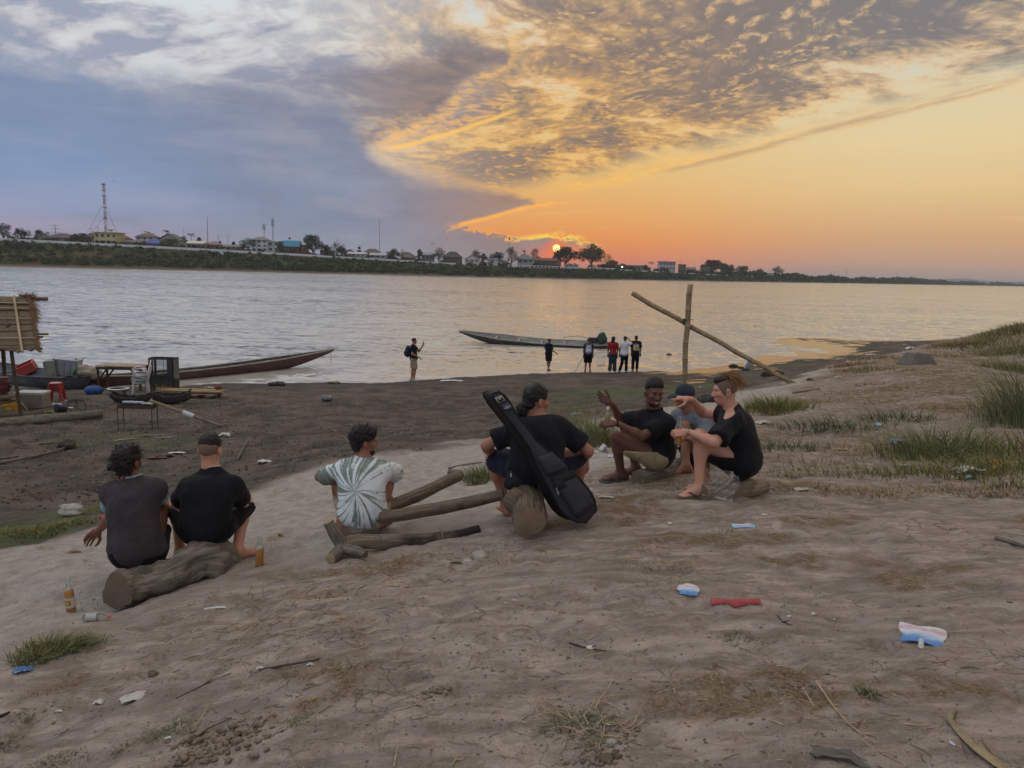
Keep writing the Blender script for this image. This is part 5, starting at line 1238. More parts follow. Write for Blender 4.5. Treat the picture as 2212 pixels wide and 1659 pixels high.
# --- black tee, tied hair, behind the guitar bag
J = dict(hipL=P(1133, 1014, 5.74), hipR=P(1182, 1014, 5.74), shL=P(1118, 926, 5.80), shR=P(1212, 924, 5.80), neck=P(1163, 900, 5.86), head=P(1160, 866, 5.88), face=Vx(.88, .48, -.10),
         elL=P(1070, 955, 5.86), wrL=P(1064, 985, 6.06), elR=P(1260, 968, 5.86), wrR=P(1264, 985, 6.06), knL=P(1062, 985, 6.1), knR=P(1266, 985, 6.1), anL=P(1094, 1076, 6.10), anR=P(1244, 1072, 6.12), toeL=Vx(-.3, 1, 0), toeR=Vx(.3, 1, 0), hunch=Vx(.05, 0, 0))
foot_on_ground(J, 'L'); foot_on_ground(J, 'R'); fix(J)
r, O, fr = person('person in navy shorts with dark tied hair, behind the guitar bag', J, SK_TAN, root_at=P(1155, 1056, 5.74), shirt=dict(mat=C_BLACK, inf=.022, hem=.020, sleeve=.74, drop=.10, seed=3.1, fold=.009, loose=1.4), shorts=dict(mat=C_NAVY, len=.84, inf=.024),
    hands=dict(L=dict(d=(-.15, .35, -.9), palm=(.8, -.2, -.3)), R=dict(d=(.15, .35, -.9), palm=(-.8, -.2, -.3))), group='people sitting on the bank', build_=1.05)
M_HAIRG = m_hair('hair_dark_grey', (24, 22, 23), (46, 43, 43))
hair_on(r, O, J, [Ell((0, -.018, .044), (.0795, .099, .086), k=.02, cuts=[((0, .045, .03), (0, 1, -.75))]), Ell((0, -.062, -.012), (.064, .046, .060), k=.02), Ell((-.012, -.116, -.070), (.044, .046, .052), k=.02), Ell((-.014, -.118, -.10), (.030, .030, .040), k=.02)], M_HAIRG, amp=.007, freq=75, strands=420, slen=.03, srad=.0013, seed=9, droop=.7)
MB().tube([Vector(frame(J['face'], (0, 0, 1)) @ np.array([.062 * math.cos(w), .062 * math.sin(w) - .022, -.128 + .01 * math.sin(w)])) + J['head'] - Vector(O) for w in np.linspace(0, 6.283, 25)], .0035, 5).build('necklace', C_BLACK2, r)
w_ = J['wrL']; MB().tube([w_ + Vector((.031 * math.cos(a), .018 * math.sin(a), .026 * math.sin(a))) - Vector(O) for a in np.linspace(0, 6.283, 17)], .008, 6).build('wristband', C_BLACK2, r)

# --- black polo, smiling back over the shoulder
J = dict(hipL=P(1417, 990, 7.00), hipR=P(1420, 986, 7.18), shL=P(1440, 915, 6.98), shR=P(1391, 903, 7.16), neck=P(1414, 888, 7.09), head=P(1413, 851, 7.07), face=Vx(.20, -.97, -.10), crown=Vx(.06, 0, 1),
         elL=P(1386, 945, 6.86), wrL=P(1334, 915, 6.86), elR=P(1352, 912, 7.36), wrR=P(1322, 872, 7.22), knL=P(1315, 930, 6.98), knR=P(1350, 908, 7.40), anL=P(1341, 1020, 7.16), anR=P(1374, 1006, 7.42), toeL=Vx(-1, -.12, 0), toeR=Vx(-1, .2, 0), hunch=Vx(.03, 0, 0))
foot_on_ground(J, 'L', .092); foot_on_ground(J, 'R', .092); fix(J)
POLO = dict(J)
r, O, fr = person('smiling person in a black polo and khaki shorts, one hand raised', J, SK_DARK, root_at=P(1415, 1012, 7.09), shirt=dict(mat=C_BLACK, inf=.018, hem=.016, sleeve=.74, drop=.13, seed=5.1, fold=.007, collar=C_BLACK2, collar_r=.013, neck=.16), shorts=dict(mat=C_KHAKI, len=.70, inf=.020, loose=1.9),
    hands=dict(L=dict(d=(-1, -.05, .0), palm=(-.1, .55, -.7), curl=(.75, .8, .85, .9), thumb=.9), R=dict(d=(-.8, -.2, .42), palm=(-.35, -.65, .35), curl=(.12, .22, .40, .52), thumb=-.3, spread=1.2)), group='people sitting on the bank')
hair_on(r, O, J, [Ell((0, -.008, .082), (.080, .094, .078), k=.02, cuts=[((0, .0, .058), (0, .35, -1))]), Ell((0, -.03, .045), (.080, .088, .070), k=.02, cuts=[((0, .0, .01), (0, 0, -1)), ((0, .02, 0), (0, 1, 0))])], M_HAIRB, amp=.004, freq=150, strands=260, slen=.010, srad=.002, seed=12)
hair_on(r, O, J, [Ell((0, .024, -.084), (.052, .060, .036), k=.02, cuts=[((0, .02, -.078), (0, -.5, 1))])], m_hair('beard_dark', (34, 25, 22)), amp=.002, freq=160, name='beard')
face_bits(r, O, J, smile=True, eye=plain('eye_white_dull', (150, 138, 128), .3, .03, 2))  # this face gets a darker, duller eye-white colour
flipflop(J['anL'], J['toeL'], plain('sole_grey', (96, 96, 98), .8, .1, 20), pm((110, 112, 114), .6), 'grey flip-flop on the foot of the person in the black polo')
MB().tube([J['wrL'] + Vector((.016 * math.cos(a) * .3, .03 * math.cos(a), .03 * math.sin(a))) - Vector(O) for a in np.linspace(0, 6.283, 17)], .006, 6).build('wristband', C_BLACK2, r)

# --- cap and cross-body strap
J = dict(hipL=P(1508, 992, 7.86), hipR=P(1500, 986, 8.06), shL=P(1524, 908, 7.76), shR=P(1466, 900, 8.00), neck=P(1490, 884, 7.90), head=P(1478, 858, 7.86), face=Vx(-.93, -.34, -.10),
         elL=P(1520, 950, 7.58), wrL=P(1478, 946, 7.50), elR=P(1450, 950, 8.10), wrR=P(1452, 950, 7.86), knL=P(1466, 938, 7.55), knR=P(1440, 940, 7.86), anL=P(1482, 1005, 7.52), anR=P(1450, 1000, 7.80), toeL=Vx(-.9, -.4, 0), toeR=Vx(-.95, -.2, 0), hunch=Vx(.05, 0, 0))
foot_on_ground(J, 'L'); foot_on_ground(J, 'R'); fix(J)
r, O, fr = person('person in a grey-blue tee and dark cap with a black strap across the chest', J, SK_OLIVE, root_at=P(1500, 1010, 7.95), shirt=dict(mat=C_GREYBLUE, inf=.022, hem=.02, sleeve=.75, drop=.10, seed=6.3, loose=1.8), shorts=dict(mat=C_BLACK2, len=.8),
    hands=dict(L=dict(d=(-.7, -.2, -.3)), R=dict(d=(-.8, -.3, -.4))), group='people sitting on the bank', k=1.0)
hair_on(r, O, J, [Ell((0, -.02, .02), (.079, .092, .075), k=.02, cuts=[((0, .02, 0), (0, 1, .4))])], m_hair('hair_brown_short', (58, 46, 38)), amp=.001, freq=120)
face_bits(r, O, J)
F, sp, fw, pel, chest = fr
st = []
for t in np.linspace(0, 1, 15):
    a_ = J['shL'] * .72 + J['neck'] * .28 + Vector((0, 0, .055)); b_ = pel + (J['shR'] - J['shL']).normalized() * .17 + sp * .08; q = a_.lerp(b_, t) + fw * (.155 * math.sin(math.pi * (t * .92 + .04))); st.append(q - Vector(O))
MB().tube(st, .022, 8, squash=.5).build('strap', C_BLACK2, r)
def cap_on(J, mat, label):
    F = frame(J['face'], J.get('crown', (0, 0, 1))); O = J['head'] + Vector(F @ np.array([0, 0, .05])); root = empty('baseball_cap', O, label, 'cap')
    V, Q = solid([Ell((0, -.012, .050), (.088, .106, .092), k=.01, cuts=[((0, 0, .034), (0, .12, -1))])], .006); link('cap_crown', fast_mesh('cap_crown', V @ F.T + _np(J['head']) - _np(O), Q, mat), root)
    V, Q = solid([Ell((0, .125, .030), (.072, .078, .010), frame((0, 1, -.22), (0, 0, 1)), .01, cuts=[((0, .065, 0), (0, -1, 0))])], .0045); link('brim', fast_mesh('brim', V @ F.T + _np(J['head']) - _np(O), Q, mat), root)
    V, Q = solid([Ell((0, -.012, .140), (.010, .010, .006), k=.01)], .003); link('button', fast_mesh('button', V @ F.T + _np(J['head']) - _np(O), Q, mat), root)
cap_on(J, m_cloth('cap_slate', (52, 58, 68)), 'slate-blue baseball cap on the person with the black strap')

# --- shaved sides, bleached topknot, pointing
J = dict(hipL=P(1600, 1004, 6.41), hipR=P(1602, 998, 6.59), shL=P(1580, 906, 6.33), shR=P(1576, 897, 6.66), neck=P(1580, 878, 6.50), head=P(1565, 845, 6.48), face=Vx(-.98, .02, -.16),
         elL=P(1527, 956, 6.20), wrL=P(1490, 934, 6.36), elR=P(1538, 905, 6.90), wrR=P(1494, 863, 6.72), knL=P(1484, 957, 6.38), knR=P(1496, 950, 6.68), anL=P(1511, 1056, 6.32), anR=P(1526, 1050, 6.62), toeL=Vx(-1, -.25, 0), toeR=Vx(-1, .1, 0), hunch=Vx(.05, 0, 0))
foot_on_ground(J, 'L', .092); foot_on_ground(J, 'R', .092); fix(J)
MOH = dict(J)
r, O, fr = person('pointing person in a black tee with shaved sides and bleached topknot', J, SK_PALE, root_at=P(1605, 1042, 6.5), shirt=dict(mat=C_BLACK, inf=.024, hem=.026, sleeve=.84, sleeveR=.40, drop=.13, seed=7.3, fold=.009, loose=1.7), shorts=dict(mat=C_BLACK2, len=.66, inf=.030, loose=1.9),
    hands=dict(L=dict(d=(-1, .1, -.1), palm=(-.1, .7, -.6), curl=(.75, .8, .85, .9), thumb=.9), R=dict(d=(-1, -.05, .08), palm=(0, .15, -1), curl=(.06, .85, .95, 1.0), thumb=.9)), group='people sitting on the bank', build_=1.05)
hair_on(r, O, J, [Ell((0, -.012, .024), (.077, .098, .098), k=.02, cuts=[((0, .055, .04), (0, 1, -.5)), ((0, 0, -.035), (0, -.3, -1))])], m_hair('hair_shaved', (104, 84, 72), (128, 104, 90)), amp=0, name='shaved_hair')
hair_on(r, O, J, [Ell((0, -.004, .098), (.052, .090, .036), k=.02), Ell((0, -.050, .090), (.046, .052, .040), k=.02)], M_HAIRB, amp=.003, freq=120, strands=120, slen=.012, srad=.002, seed=15)
F = frame(J['face'], (0, 0, 1)); rng = np.random.default_rng(5); m = MB(); c0 = np.array([0, -.055, .135])
for i in range(340):
    a = rng.normal(size=3) * np.array([.50, .42, .40]) + np.array([0, -.62, .48]); a /= np.linalg.norm(a); L = rng.uniform(.06, .15); q0 = c0 + rng.normal(size=3) * np.array([.014, .018, .010]) - np.array([0, -.02, .02]); e1 = rng.normal(size=3); e2 = np.cross(a, e1); w = rng.uniform(5, 9)
    pts = [Vector(F @ (q0 + a * L * t + (e1 * math.cos(w * t) + e2 * math.sin(w * t)) * .007 * t + np.array([0, -.01, -.10]) * t * t * (L / .12))) + J['head'] - Vector(O) for t in (0, .2, .4, .6, .8, 1)]; m.tube(pts, [.0026, .0028, .0027, .0026, .0022, .0010], 4, False)
m.build('topknot', m_hair('hair_bleached', (112, 76, 46), (166, 120, 74)), r)
flipflop(J['anL'], J['toeL'], plain('sole_tan', (120, 104, 88), .8, .1, 20), pm((70, 74, 92), .6), 'tan flip-flop with a blue-grey strap on the foot of the pointing person')
MB().tube([J['wrL'] + Vector((.018 * math.cos(a) * .4 - .02, .034 * math.cos(a), .034 * math.sin(a))) - Vector(O) for a in np.linspace(0, 6.283, 21)], .0045, 6).build('bracelet', plain('bracelet_silver', (170, 170, 168), .3, .05, 2, .5, .9), r)
# ------------------------------------------------------------------ wood
def m_wood(name, a, b, scale=6.0, stretch=6.0, dark=None, bump=.6):
    def fn(g, setp):
        p = g.coord('Object'); q = g.mapv(g.coord('Generated'), scale=(1, 1, 1)); u = g.attr('along'); v = g.attr('around')
        pr = g.comb(u * scale * .35, g.m('COSINE', v * 6.2832) * scale * .45, g.m('SINE', v * 6.2832) * scale * .45)
        n = g.noise(pr, 2.2, 7, .65, .5); n2 = g.noise(p, 9, 5, .6); n3 = g.noise(p, 70, 3, .6)
        c = g.mix(g.ss(n, .36, .64), lin(a), lin(b)); c = g.mix(g.ss(n2, .52, .70) * .6, c, tuple(x * .55 for x in lin(a)[:3]) + (1,))
        if dark: c = g.mix(g.ss(g.attr('char') + (n2 - .5) * .35, .22, .78) * .92, c, lin(dark))
        setp(Base_Color=c, Roughness=.9, Specular_IOR_Level=.15, Normal=g.bump(n * .8 + n3 * .3 + n2 * .5, bump, .02))
    return material(name, fn)
def x_(p, i): return p.g.sep(p)[i]
def m_endgrain(name, a, b):
    def fn(g, setp):
        p = g.coord('Object'); d = g.vm('LENGTH', p); n = g.noise(p, 14, 4, .6)
        r = g.m('SINE', d * 330 + n * 12)
        ck = g.m('ABSOLUTE', g.m('SINE', g.m('ARCTAN2', x_(p, 2), x_(p, 0)) * 3.5 + n * 5)); c = g.mix(g.ss(r, -1, 1) * .16 + g.ss(n, .4, .7) * .4 + g.ss(ck, .10, 0) * .6, lin(b), lin(a))
        setp(Base_Color=c, Roughness=.9, Specular_IOR_Level=.1, Normal=g.bump(r * .15 + g.noise(p, 60, 4, .6), .4, .005))
    return material(name, fn)
M_LOG = m_wood('wood_weathered', (96, 90, 82), (142, 135, 124)); M_LOGB = m_wood('wood_brown', (92, 80, 70), (134, 119, 104), 5); M_LOGC = m_wood('wood_charred', (104, 92, 82), (150, 136, 122), 6, dark=(34, 32, 34)); M_LOGP = m_wood('wood_pale', (122, 108, 92), (164, 148, 128), 7)
M_BARK = m_wood('wood_stump_bark', (84, 74, 64), (128, 114, 98), 8, bump=.9); M_END = m_endgrain('end_grain', (104, 90, 74), (148, 130, 108)); M_ENDY = m_endgrain('end_grain_pale', (128, 112, 86), (166, 150, 118)); M_ENDD = m_endgrain('end_grain_dark', (84, 74, 64), (116, 102, 88))
def log(name, label, pts, rad, mat, cat='log', ends=(None, None), rough=.12, n=18, sub=7, seed=1, char=None, group=None, parent=None, lobes=.06, squash=1.0):
    """an uneven log along a bent path; ends are separate cut faces"""
    pts = [Vector(p) for p in pts]; O = sum(pts, Vector()) / len(pts); path, rr = [], []
    for i in range(len(pts) - 1):
        p0, p1, p2, p3 = pts[max(i - 1, 0)], pts[i], pts[i + 1], pts[min(i + 2, len(pts) - 1)]
        for j in range(sub):
            t = j / sub; path.append(.5 * ((2 * p1) + (p2 - p0) * t + (2 * p0 - 5 * p1 + 4 * p2 - p3) * t * t + (3 * p1 - p0 - 3 * p2 + p3) * t ** 3)); rr.append(rad[i] + (rad[i + 1] - rad[i]) * (t * t * (3 - 2 * t)))
    path.append(pts[-1]); rr.append(rad[-1]); V, Fq, al, ar, ch = [], [], [], [], []; up = Vector((0, 0, 1)); L = 0
    for i, p in enumerate(path):
        t = (path[min(i + 1, len(path) - 1)] - path[max(i - 1, 0)]).normalized(); a = t.cross(up if abs(t.z) < .95 else Vector((1, 0, 0))).normalized(); b = a.cross(t)
        if i: L += (p - path[i - 1]).length
        for k in range(n):
            w = 2 * math.pi * k / n; d = a * math.cos(w) + b * math.sin(w) * squash; q = p + d * rr[i]
            nn = mnoise.noise(q * 7 + Vector((seed * 3.1, 0, 0))) * rough + mnoise.noise(q * 22 + Vector((0, seed, 0))) * rough * .45 + math.sin(w * 3 + seed + L * 2) * lobes
            V.append(p - O + d * rr[i] * (1 + nn)); al.append(L); ar.append(k / n); ch.append(np.interp(i / (len(path) - 1), *char) if char else 0)
    for i in range(len(path) - 1):
        for k in range(n): Fq.append((i * n + k, i * n + (k + 1) % n, (i + 1) * n + (k + 1) % n, (i + 1) * n + k))
    m = len(path) - 1
    if ends[0] is None: Fq.append(tuple(range(n - 1, -1, -1)))
    if ends[1] is None: Fq.append(tuple(range(m * n, m * n + n)))
    me = mesh_from(name, V, Fq, mat, True); set_attr(me, 'along', al); set_attr(me, 'around', ar); set_attr(me, 'char', ch)
    if parent is None: o = link(name, me, None, O, label=label, category=cat, group=group)
    else: o = link(name, me, parent, O - parent.location)
    for e, idx, sgn in ((ends[0], 0, -1), (ends[1], m, 1)):
        if e is None: continue
        ring = [V[idx * n + k] for k in range(n)]; c = sum(ring, Vector()) / n; t = (path[1] - path[0]).normalized() if idx == 0 else (path[-1] - path[-2]).normalized()
        W = [r - c for r in ring] + [(r - c) * .55 + t * sgn * .004 for r in ring] + [t * sgn * .002]; Fc = []
        for k in range(n):
            q = (k, (k + 1) % n, n + (k + 1) % n, n + k); z = (n + k, n + (k + 1) % n, 2 * n); Fc += [q if sgn > 0 else q[::-1], z if sgn > 0 else z[::-1]]
        link('cut_end', mesh_from('cut_end', W, Fc, e), o, c)
    return o
log('gnarled_log', 'thick weathered grey log with a knotty right end, under the two people at the left', [P(254, 1281, 4.97), P(300, 1264, 5.16), P(370, 1241, 5.28), P(420, 1216, 5.42), P(458, 1210, 5.54), P(500, 1226, 5.66)], [.122, .125, .115, .125, .158, .105], M_LOG, ends=(M_ENDD, M_ENDD), rough=.36, seed=2, n=30, lobes=.10, sub=10)
fk = log('driftwood_branch', 'forked driftwood branch with a charred right end, lying before the tie-dye tee', [P(738, 1180, 5.44), P(775, 1170, 5.50), P(850, 1168, 5.56), P(930, 1165, 5.60), P(985, 1158, 5.66), P(1036, 1147, 5.72)], [.052, .056, .053, .050, .052, .046], M_LOGC, cat='driftwood', rough=.22, seed=4, char=([0, .28, .5, .62, .8, 1], [0, .12, .58, .46, .62, .95]))
for pts, rad, e in (([P(742, 1182, 5.44), P(728, 1158, 5.42), P(709, 1126, 5.40)], [.052, .042, .036], M_ENDY), ([P(738, 1184, 5.42), P(765, 1190, 5.34), P(790, 1197, 5.28)], [.046, .036, .030], M_ENDD), ([P(740, 1182, 5.42), P(728, 1196, 5.34), P(714, 1207, 5.26)], [.048, .044, .040], M_ENDY)):
    log('side_branch', None, pts, rad, M_LOG, ends=(None, e), rough=.2, seed=7, parent=fk)
MB().tube([Vector(P(952 + 4 * math.sin(a), 1163 - 17 * math.cos(a), 5.63 - .06 * math.sin(a))) - fk.location for a in np.linspace(-.3, 3.6, 16)], .006, 6).build('vine_loop', pm((130, 112, 90)), fk)
log('short_log', 'short dark log end under the crouching tie-dye tee', [P(752, 1158, 5.86), P(780, 1150, 5.95), P(815, 1146, 6.02)], [.075, .08, .07], M_LOG, ends=(M_ENDD, None), rough=.2, seed=12)
log('timber_pole', 'long brown timber pole with a bent far end, right of the tie-dye tee', [P(826, 1099, 6.05), P(900, 1070, 6.30), P(960, 1042, 6.55), P(990, 1027, 6.68), P(974, 1022, 6.82)], [.052, .054, .050, .052, .040], M_LOGB, rough=.09, seed=5, ends=(None, M_ENDD))
log('timber_pole', 'long brown timber pole running from the tie-dye tee to the sawn stump', [P(822, 1118, 5.90), P(900, 1106, 5.92), P(1000, 1088, 5.92), P(1088, 1068, 5.90)], [.050, .051, .049, .046], M_LOGB, rough=.07, seed=6, ends=(None, M_ENDD))
st_ = log('sawn_stump', 'sawn log with a pale cut face, under the person in navy shorts', [P(1143, 1127, 5.36), P(1140, 1104, 5.50), P(1136, 1082, 5.66), P(1138, 1068, 5.88)], [.118, .128, .135, .130], M_BARK, ends=(M_END, M_ENDD), rough=.12, seed=8, n=24)
log('side_branch', None, [P(1128, 1092, 5.52), P(1112, 1080, 5.52), P(1098, 1066, 5.54)], [.105, .085, .066], M_BARK, ends=(None, M_END), rough=.16, seed=9, parent=st_)
log('log_seat', 'round smooth log under the person in the black polo', [P(1377, 1034, 6.92), P(1420, 1021, 7.15), P(1470, 1004, 7.80), P(1530, 992, 8.3)], [.078, .076, .074, .07], M_LOG, ends=(M_ENDD, None), rough=.09, seed=10)
log('log_seat', 'pale broken log under the pointing person', [P(1512, 1068, 6.28), P(1550, 1065, 6.40), P(1605, 1056, 6.52), P(1648, 1050, 6.64)], [.088, .092, .086, .080], M_LOGP, ends=(M_ENDD, M_ENDD), rough=.2, seed=11)
a_, b_ = Gp(-30, 926), Gp(221, 902)
log('beach_log', 'long grey log lying on the dark mud at the left edge', [a_ + Vector((0, 0, .09)), a_.lerp(b_, .5) + Vector((0, 0, .10)), b_ + Vector((0, 0, .12))], [.13, .115, .085], M_LOG, ends=(M_ENDD, M_ENDD), rough=.1, seed=13)
for lab, pp, r_ in [('thin pale bamboo stick above the round dark clod', [(48, 962), (110, 957), (160, 951)], .018), ('thin grey branch ending at the round dark clod', [(0, 1002), (80, 987), (150, 967)], .03), ('short stick at the very left edge of the mud', [(0, 992), (20, 990), (40, 987)], .02),
                    ('bent stick lying across the mud left of the tie-dye tee', [(512, 995), (535, 955), (552, 940)], .02), ('dark forked stick behind the tie-dye tee', [(718, 930), (745, 948), (762, 972)], .022), ('straight brown stick on the sand right of the tie-dye tee', [(969, 1013), (1000, 1006), (1042, 1000)], .012),
                    ('thin cane beside the guitar bag', [(1048, 1002), (1090, 988), (1120, 980)], .008), ('grey branch on the dirt at the right edge', [(2150, 1166), (2180, 1174), (2216, 1186)], .016), ('pale plank-like stick near the foot of the leaning bamboo', [(1712, 850), (1740, 846), (1770, 842)], .03)]:
    log('stick', lab, [Gp(a, b) + Vector((0, 0, r_ * .8)) for a, b in pp], [r_, r_ * .9, r_ * .7], M_LOGP if 'pale' in lab else M_LOG, cat='stick', rough=.1, n=7, sub=4, seed=len(lab))

# ------------------------------------------------------------------ bamboo poles
def m_bamboo(g, setp):
    p = g.coord('Object'); u = g.attr('along'); n = g.noise(g.comb(u * 1.5, g.attr('around') * 6, 0), 3, 5, .6); k = g.m('FRACT', u / .42)
    c = g.mix(g.ss(n, .35, .65), lin((120, 102, 76)), lin((164, 144, 110))); c = g.mix(g.ss(g.m('ABSOLUTE', k - .02), .05, .0) * .8, c, lin((86, 72, 56)))
    setp(Base_Color=c, Roughness=.6, Specular_IOR_Level=.3, Normal=g.bump(n, .2, .01))
M_BAMBOO = material('bamboo_dry', m_bamboo)
def bamboo(label, a, b, r0, r1, bend=.0, parent=None, node=.42):
    a, b = Vector(a), Vector(b); L = (b - a).length; n = 12; V, F, al, ar = [], [], [], []; i = 0; t = (b - a).normalized(); x = t.cross(Vector((0, 1, 0))).normalized(); y = x.cross(t)
    ss = sorted(set([0, L] + [j * node + d for j in range(1, int(L / node) + 1) for d in (-.03, 0, .03) if j * node + d < L])); O = (a + b) / 2
    for s in ss:
        f = s / L; r = r0 + (r1 - r0) * f; r *= 1.13 if abs((s / node) - round(s / node)) < 1e-6 and 0 < s < L else 1.0; c = a + (b - a) * f + x * bend * math.sin(math.pi * f) + x * .012 * math.sin(s * 5)
        for k in range(n): w = 2 * math.pi * k / n; V.append(c + x * math.cos(w) * r + y * math.sin(w) * r - O); al.append(s); ar.append(k / n)
    for j in range(len(ss) - 1):
        for k in range(n): F.append((j * n + k, j * n + (k + 1) % n, (j + 1) * n + (k + 1) % n, (j + 1) * n + k))
    F += [tuple(range(n - 1, -1, -1)), tuple(range(len(V) - n, len(V)))]
    me = mesh_from('bamboo_pole', V, F, M_BAMBOO, True); set_attr(me, 'along', al); set_attr(me, 'around', ar)
    return link('bamboo_pole', me, parent, O if parent is None else O - parent.location, label=label, category='pole' if label else None)
vb = Gp(1478, 856); vt = P(1491.5, 614, vb.y)
up_ = bamboo('upright bamboo post standing behind the dark cap', vb - Vector((0, 0, .3)), vt, .066, .074, .03)
cx = P(1483, 692, vb.y + .13); lo_ = Gp(1719, 827); hi_ = P(1365, 634, cx.y - (lo_.y - cx.y) * (cx.x - P(1365, 634, cx.y).x) / (lo_.x - cx.x))
bamboo('leaning bamboo pole crossing the upright post', lo_ - Vector((0, 0, .05)), hi_, .058, .064, .0)
m = MB(); cc_ = P(1483, 691, vb.y)
for k in range(4): m.tube([cc_ + Vector((.085 * math.cos(w), .10 * math.sin(w) + .05, -.04 + k * .025 + .05 * math.cos(w))) - up_.location for w in np.linspace(0, 6.283, 17)], .011, 5)
m.tube([cc_ + Vector((.08, -.05, 0)) - up_.location, cc_ + Vector((.16, -.06, .03)) - up_.location], .008, 5)
m.build('rope_tie', pm((84, 76, 66)), up_)

# ------------------------------------------------------------------ guitar bag
def m_nylon(name, c, w=.9):
    def fn(g, setp):
        p = g.coord('Object'); n = g.noise(p, 6, 5, .6); f = g.noise(p, 500, 2, .5); q = g.noise(g.mapv(p, rot=(0, R(32), 0), scale=(6, 6, 1)), 5, 4, .6)
        setp(Base_Color=g.mix(g.ss(n, .35, .68), tuple(v * .72 for v in lin(c)[:3]) + (1,), lin(c)), Roughness=.62, Specular_IOR_Level=.35, Normal=g.bump(f * .3 + q * .9, .5, .012))
    return material(name, fn)
M_NYL = m_nylon('bag_nylon_grey', (58, 58, 66)); M_NYLD = m_nylon('bag_nylon_black', (28, 28, 32)); M_PIPE = plain('bag_piping', (22, 22, 25), .6, .1, 30)
Z3 = lambda zx, zy: (1019.5 + zx * .2187, 812 + zy * .2187)
def gy(px, py): return 5.40 + (1148 - py) / 300 * .16 + (px - 1150) * .0010
def gpt(zx, zy, off=0.0):
    a, b = Z3(zx, zy); return P(a, b, gy(a, b) + off)
_L = [(200, 178), (205, 215), (262, 305), (370, 440), (480, 585), (560, 700), (600, 780), (640, 885), (690, 985), (750, 1095), (800, 1190), (850, 1285), (905, 1360), (960, 1410), (1040, 1447)]
_Rr = [(262, 152), (325, 195), (375, 260), (425, 355), (500, 450), (565, 540), (640, 640), (745, 735), (870, 825), (965, 935), (1060, 1010), (1150, 1115), (1212, 1225), (1228, 1330), (1120, 1450)]
def build_guitar():
    base = P(1225, 1150, gy(1225, 1150)); root = empty('guitar_bag', base, 'black padded guitar bag leaning on the sawn stump', 'guitar bag'); O = base
    A = [gpt(*p) for p in _L]; B = [gpt(*p) for p in _Rr]; n = Vector((.50, -.85, .10)).normalized(); bk = -n * .135; ns = 9; V, F = [], []
    for a, b in zip(A, B):
        for j in range(ns): s = j / (ns - 1); w = (b - a).length; V.append(a.lerp(b, s) + n * (min(.03, w * .10) * math.sin(math.pi * s) ** .7) + n * .004 * math.sin(j * 1.7 + len(V) * .31) - O)
    for i in range(len(A) - 1):
        for j in range(ns - 1): F.append((i * ns + j, i * ns + j + 1, (i + 1) * ns + j + 1, (i + 1) * ns + j)[::-1])
    mesh = lambda nm, V, F, mt, sm=True: link(nm, mesh_from(nm, V, F, mt, sm), root)
    mesh('front_panel', V, F, M_NYL)
    ring = A + B[::-1]; N = len(ring); V, F = [], []
    for k in range(5):
        t = k / 4
        for i, p in enumerate(ring):
            c = (A[min(i, len(A) - 1)] + B[min(i, len(B) - 1)]) / 2 if i < len(A) else (A[N - 1 - i] + B[N - 1 - i]) / 2
            V.append(p + bk * t + (p - c) * (.05 * math.sin(math.pi * t)) + Vector((0, 0, .004 * math.sin(i * 2.1 + k))) - O)
    for k in range(4):
        for i in range(N): F.append((k * N + i, k * N + (i + 1) % N, (k + 1) * N + (i + 1) % N, (k + 1) * N + i))
    mesh('gusset', V, F, M_NYLD)
    V, F = [], []
    for a, b in zip(A, B):
        for j in range(4): V.append(a.lerp(b, j / 3) + bk - n * .008 * math.sin(math.pi * j / 3) - O)
    for i in range(len(A) - 1):
        for j in range(3): F.append((i * 4 + j, i * 4 + j + 1, (i + 1) * 4 + j + 1, (i + 1) * 4 + j))
    mesh('back_panel', V, F, M_NYLD)
    m = MB(); m.tube([p + n * .003 - O for p in ring + [ring[0]]], .0065, 6); m.tube([p + bk - O for p in ring + [ring[0]]], .0065, 6); m.build('piping', M_PIPE, root, smooth_=True)
    def sheet(nm, quad, mt, lift, nu=6, nv=6, bul=.012):
        a, b, c, d = [gpt(*q) for q in quad]; V, F = [], []; N1 = (nu + 1) * (nv + 1)
        for ly in (lift, lift - .012):
            for i in range(nu + 1):
                for j in range(nv + 1):
                    u, v = i / nu, j / nv; p = (a.lerp(b, u)).lerp(d.lerp(c, u), v); V.append(p + n * (ly + bul * math.sin(math.pi * u) * math.sin(math.pi * v)) - O)
        q = lambda i, j, o: o + i * (nv + 1) + j
        for i in range(nu):
            for j in range(nv): F.append((q(i, j, 0), q(i, j + 1, 0), q(i + 1, j + 1, 0), q(i + 1, j, 0))); F.append((q(i, j, N1), q(i + 1, j, N1), q(i + 1, j + 1, N1), q(i, j + 1, N1)))
        bd = [(i, 0) for i in range(nu + 1)] + [(nu, j) for j in range(1, nv + 1)] + [(i, nv) for i in range(nu - 1, -1, -1)] + [(0, j) for j in range(nv - 1, 0, -1)]
        for k in range(len(bd)): a1, b1 = bd[k], bd[(k + 1) % len(bd)]; F.append((q(*a1, 0), q(*b1, 0), q(*b1, N1), q(*a1, N1)))
        return mesh(nm, V, F, mt)
    pk = sheet('pocket', [(765, 1020), (985, 960), (1185, 1260), (1010, 1400)], M_NYL, .046, bul=.016)
    sheet('pocket_band', [(740, 1010), (960, 915), (1000, 975), (790, 1065)], M_NYLD, .056, bul=.008)
    sheet('upper_pocket', [(620, 800), (770, 745), (930, 905), (730, 985)], M_NYL, .036, bul=.012)
    sheet('pocket_flap', [(755, 1035), (850, 1000), (890, 1085), (790, 1115)], M_NYLD, .062, bul=.006)
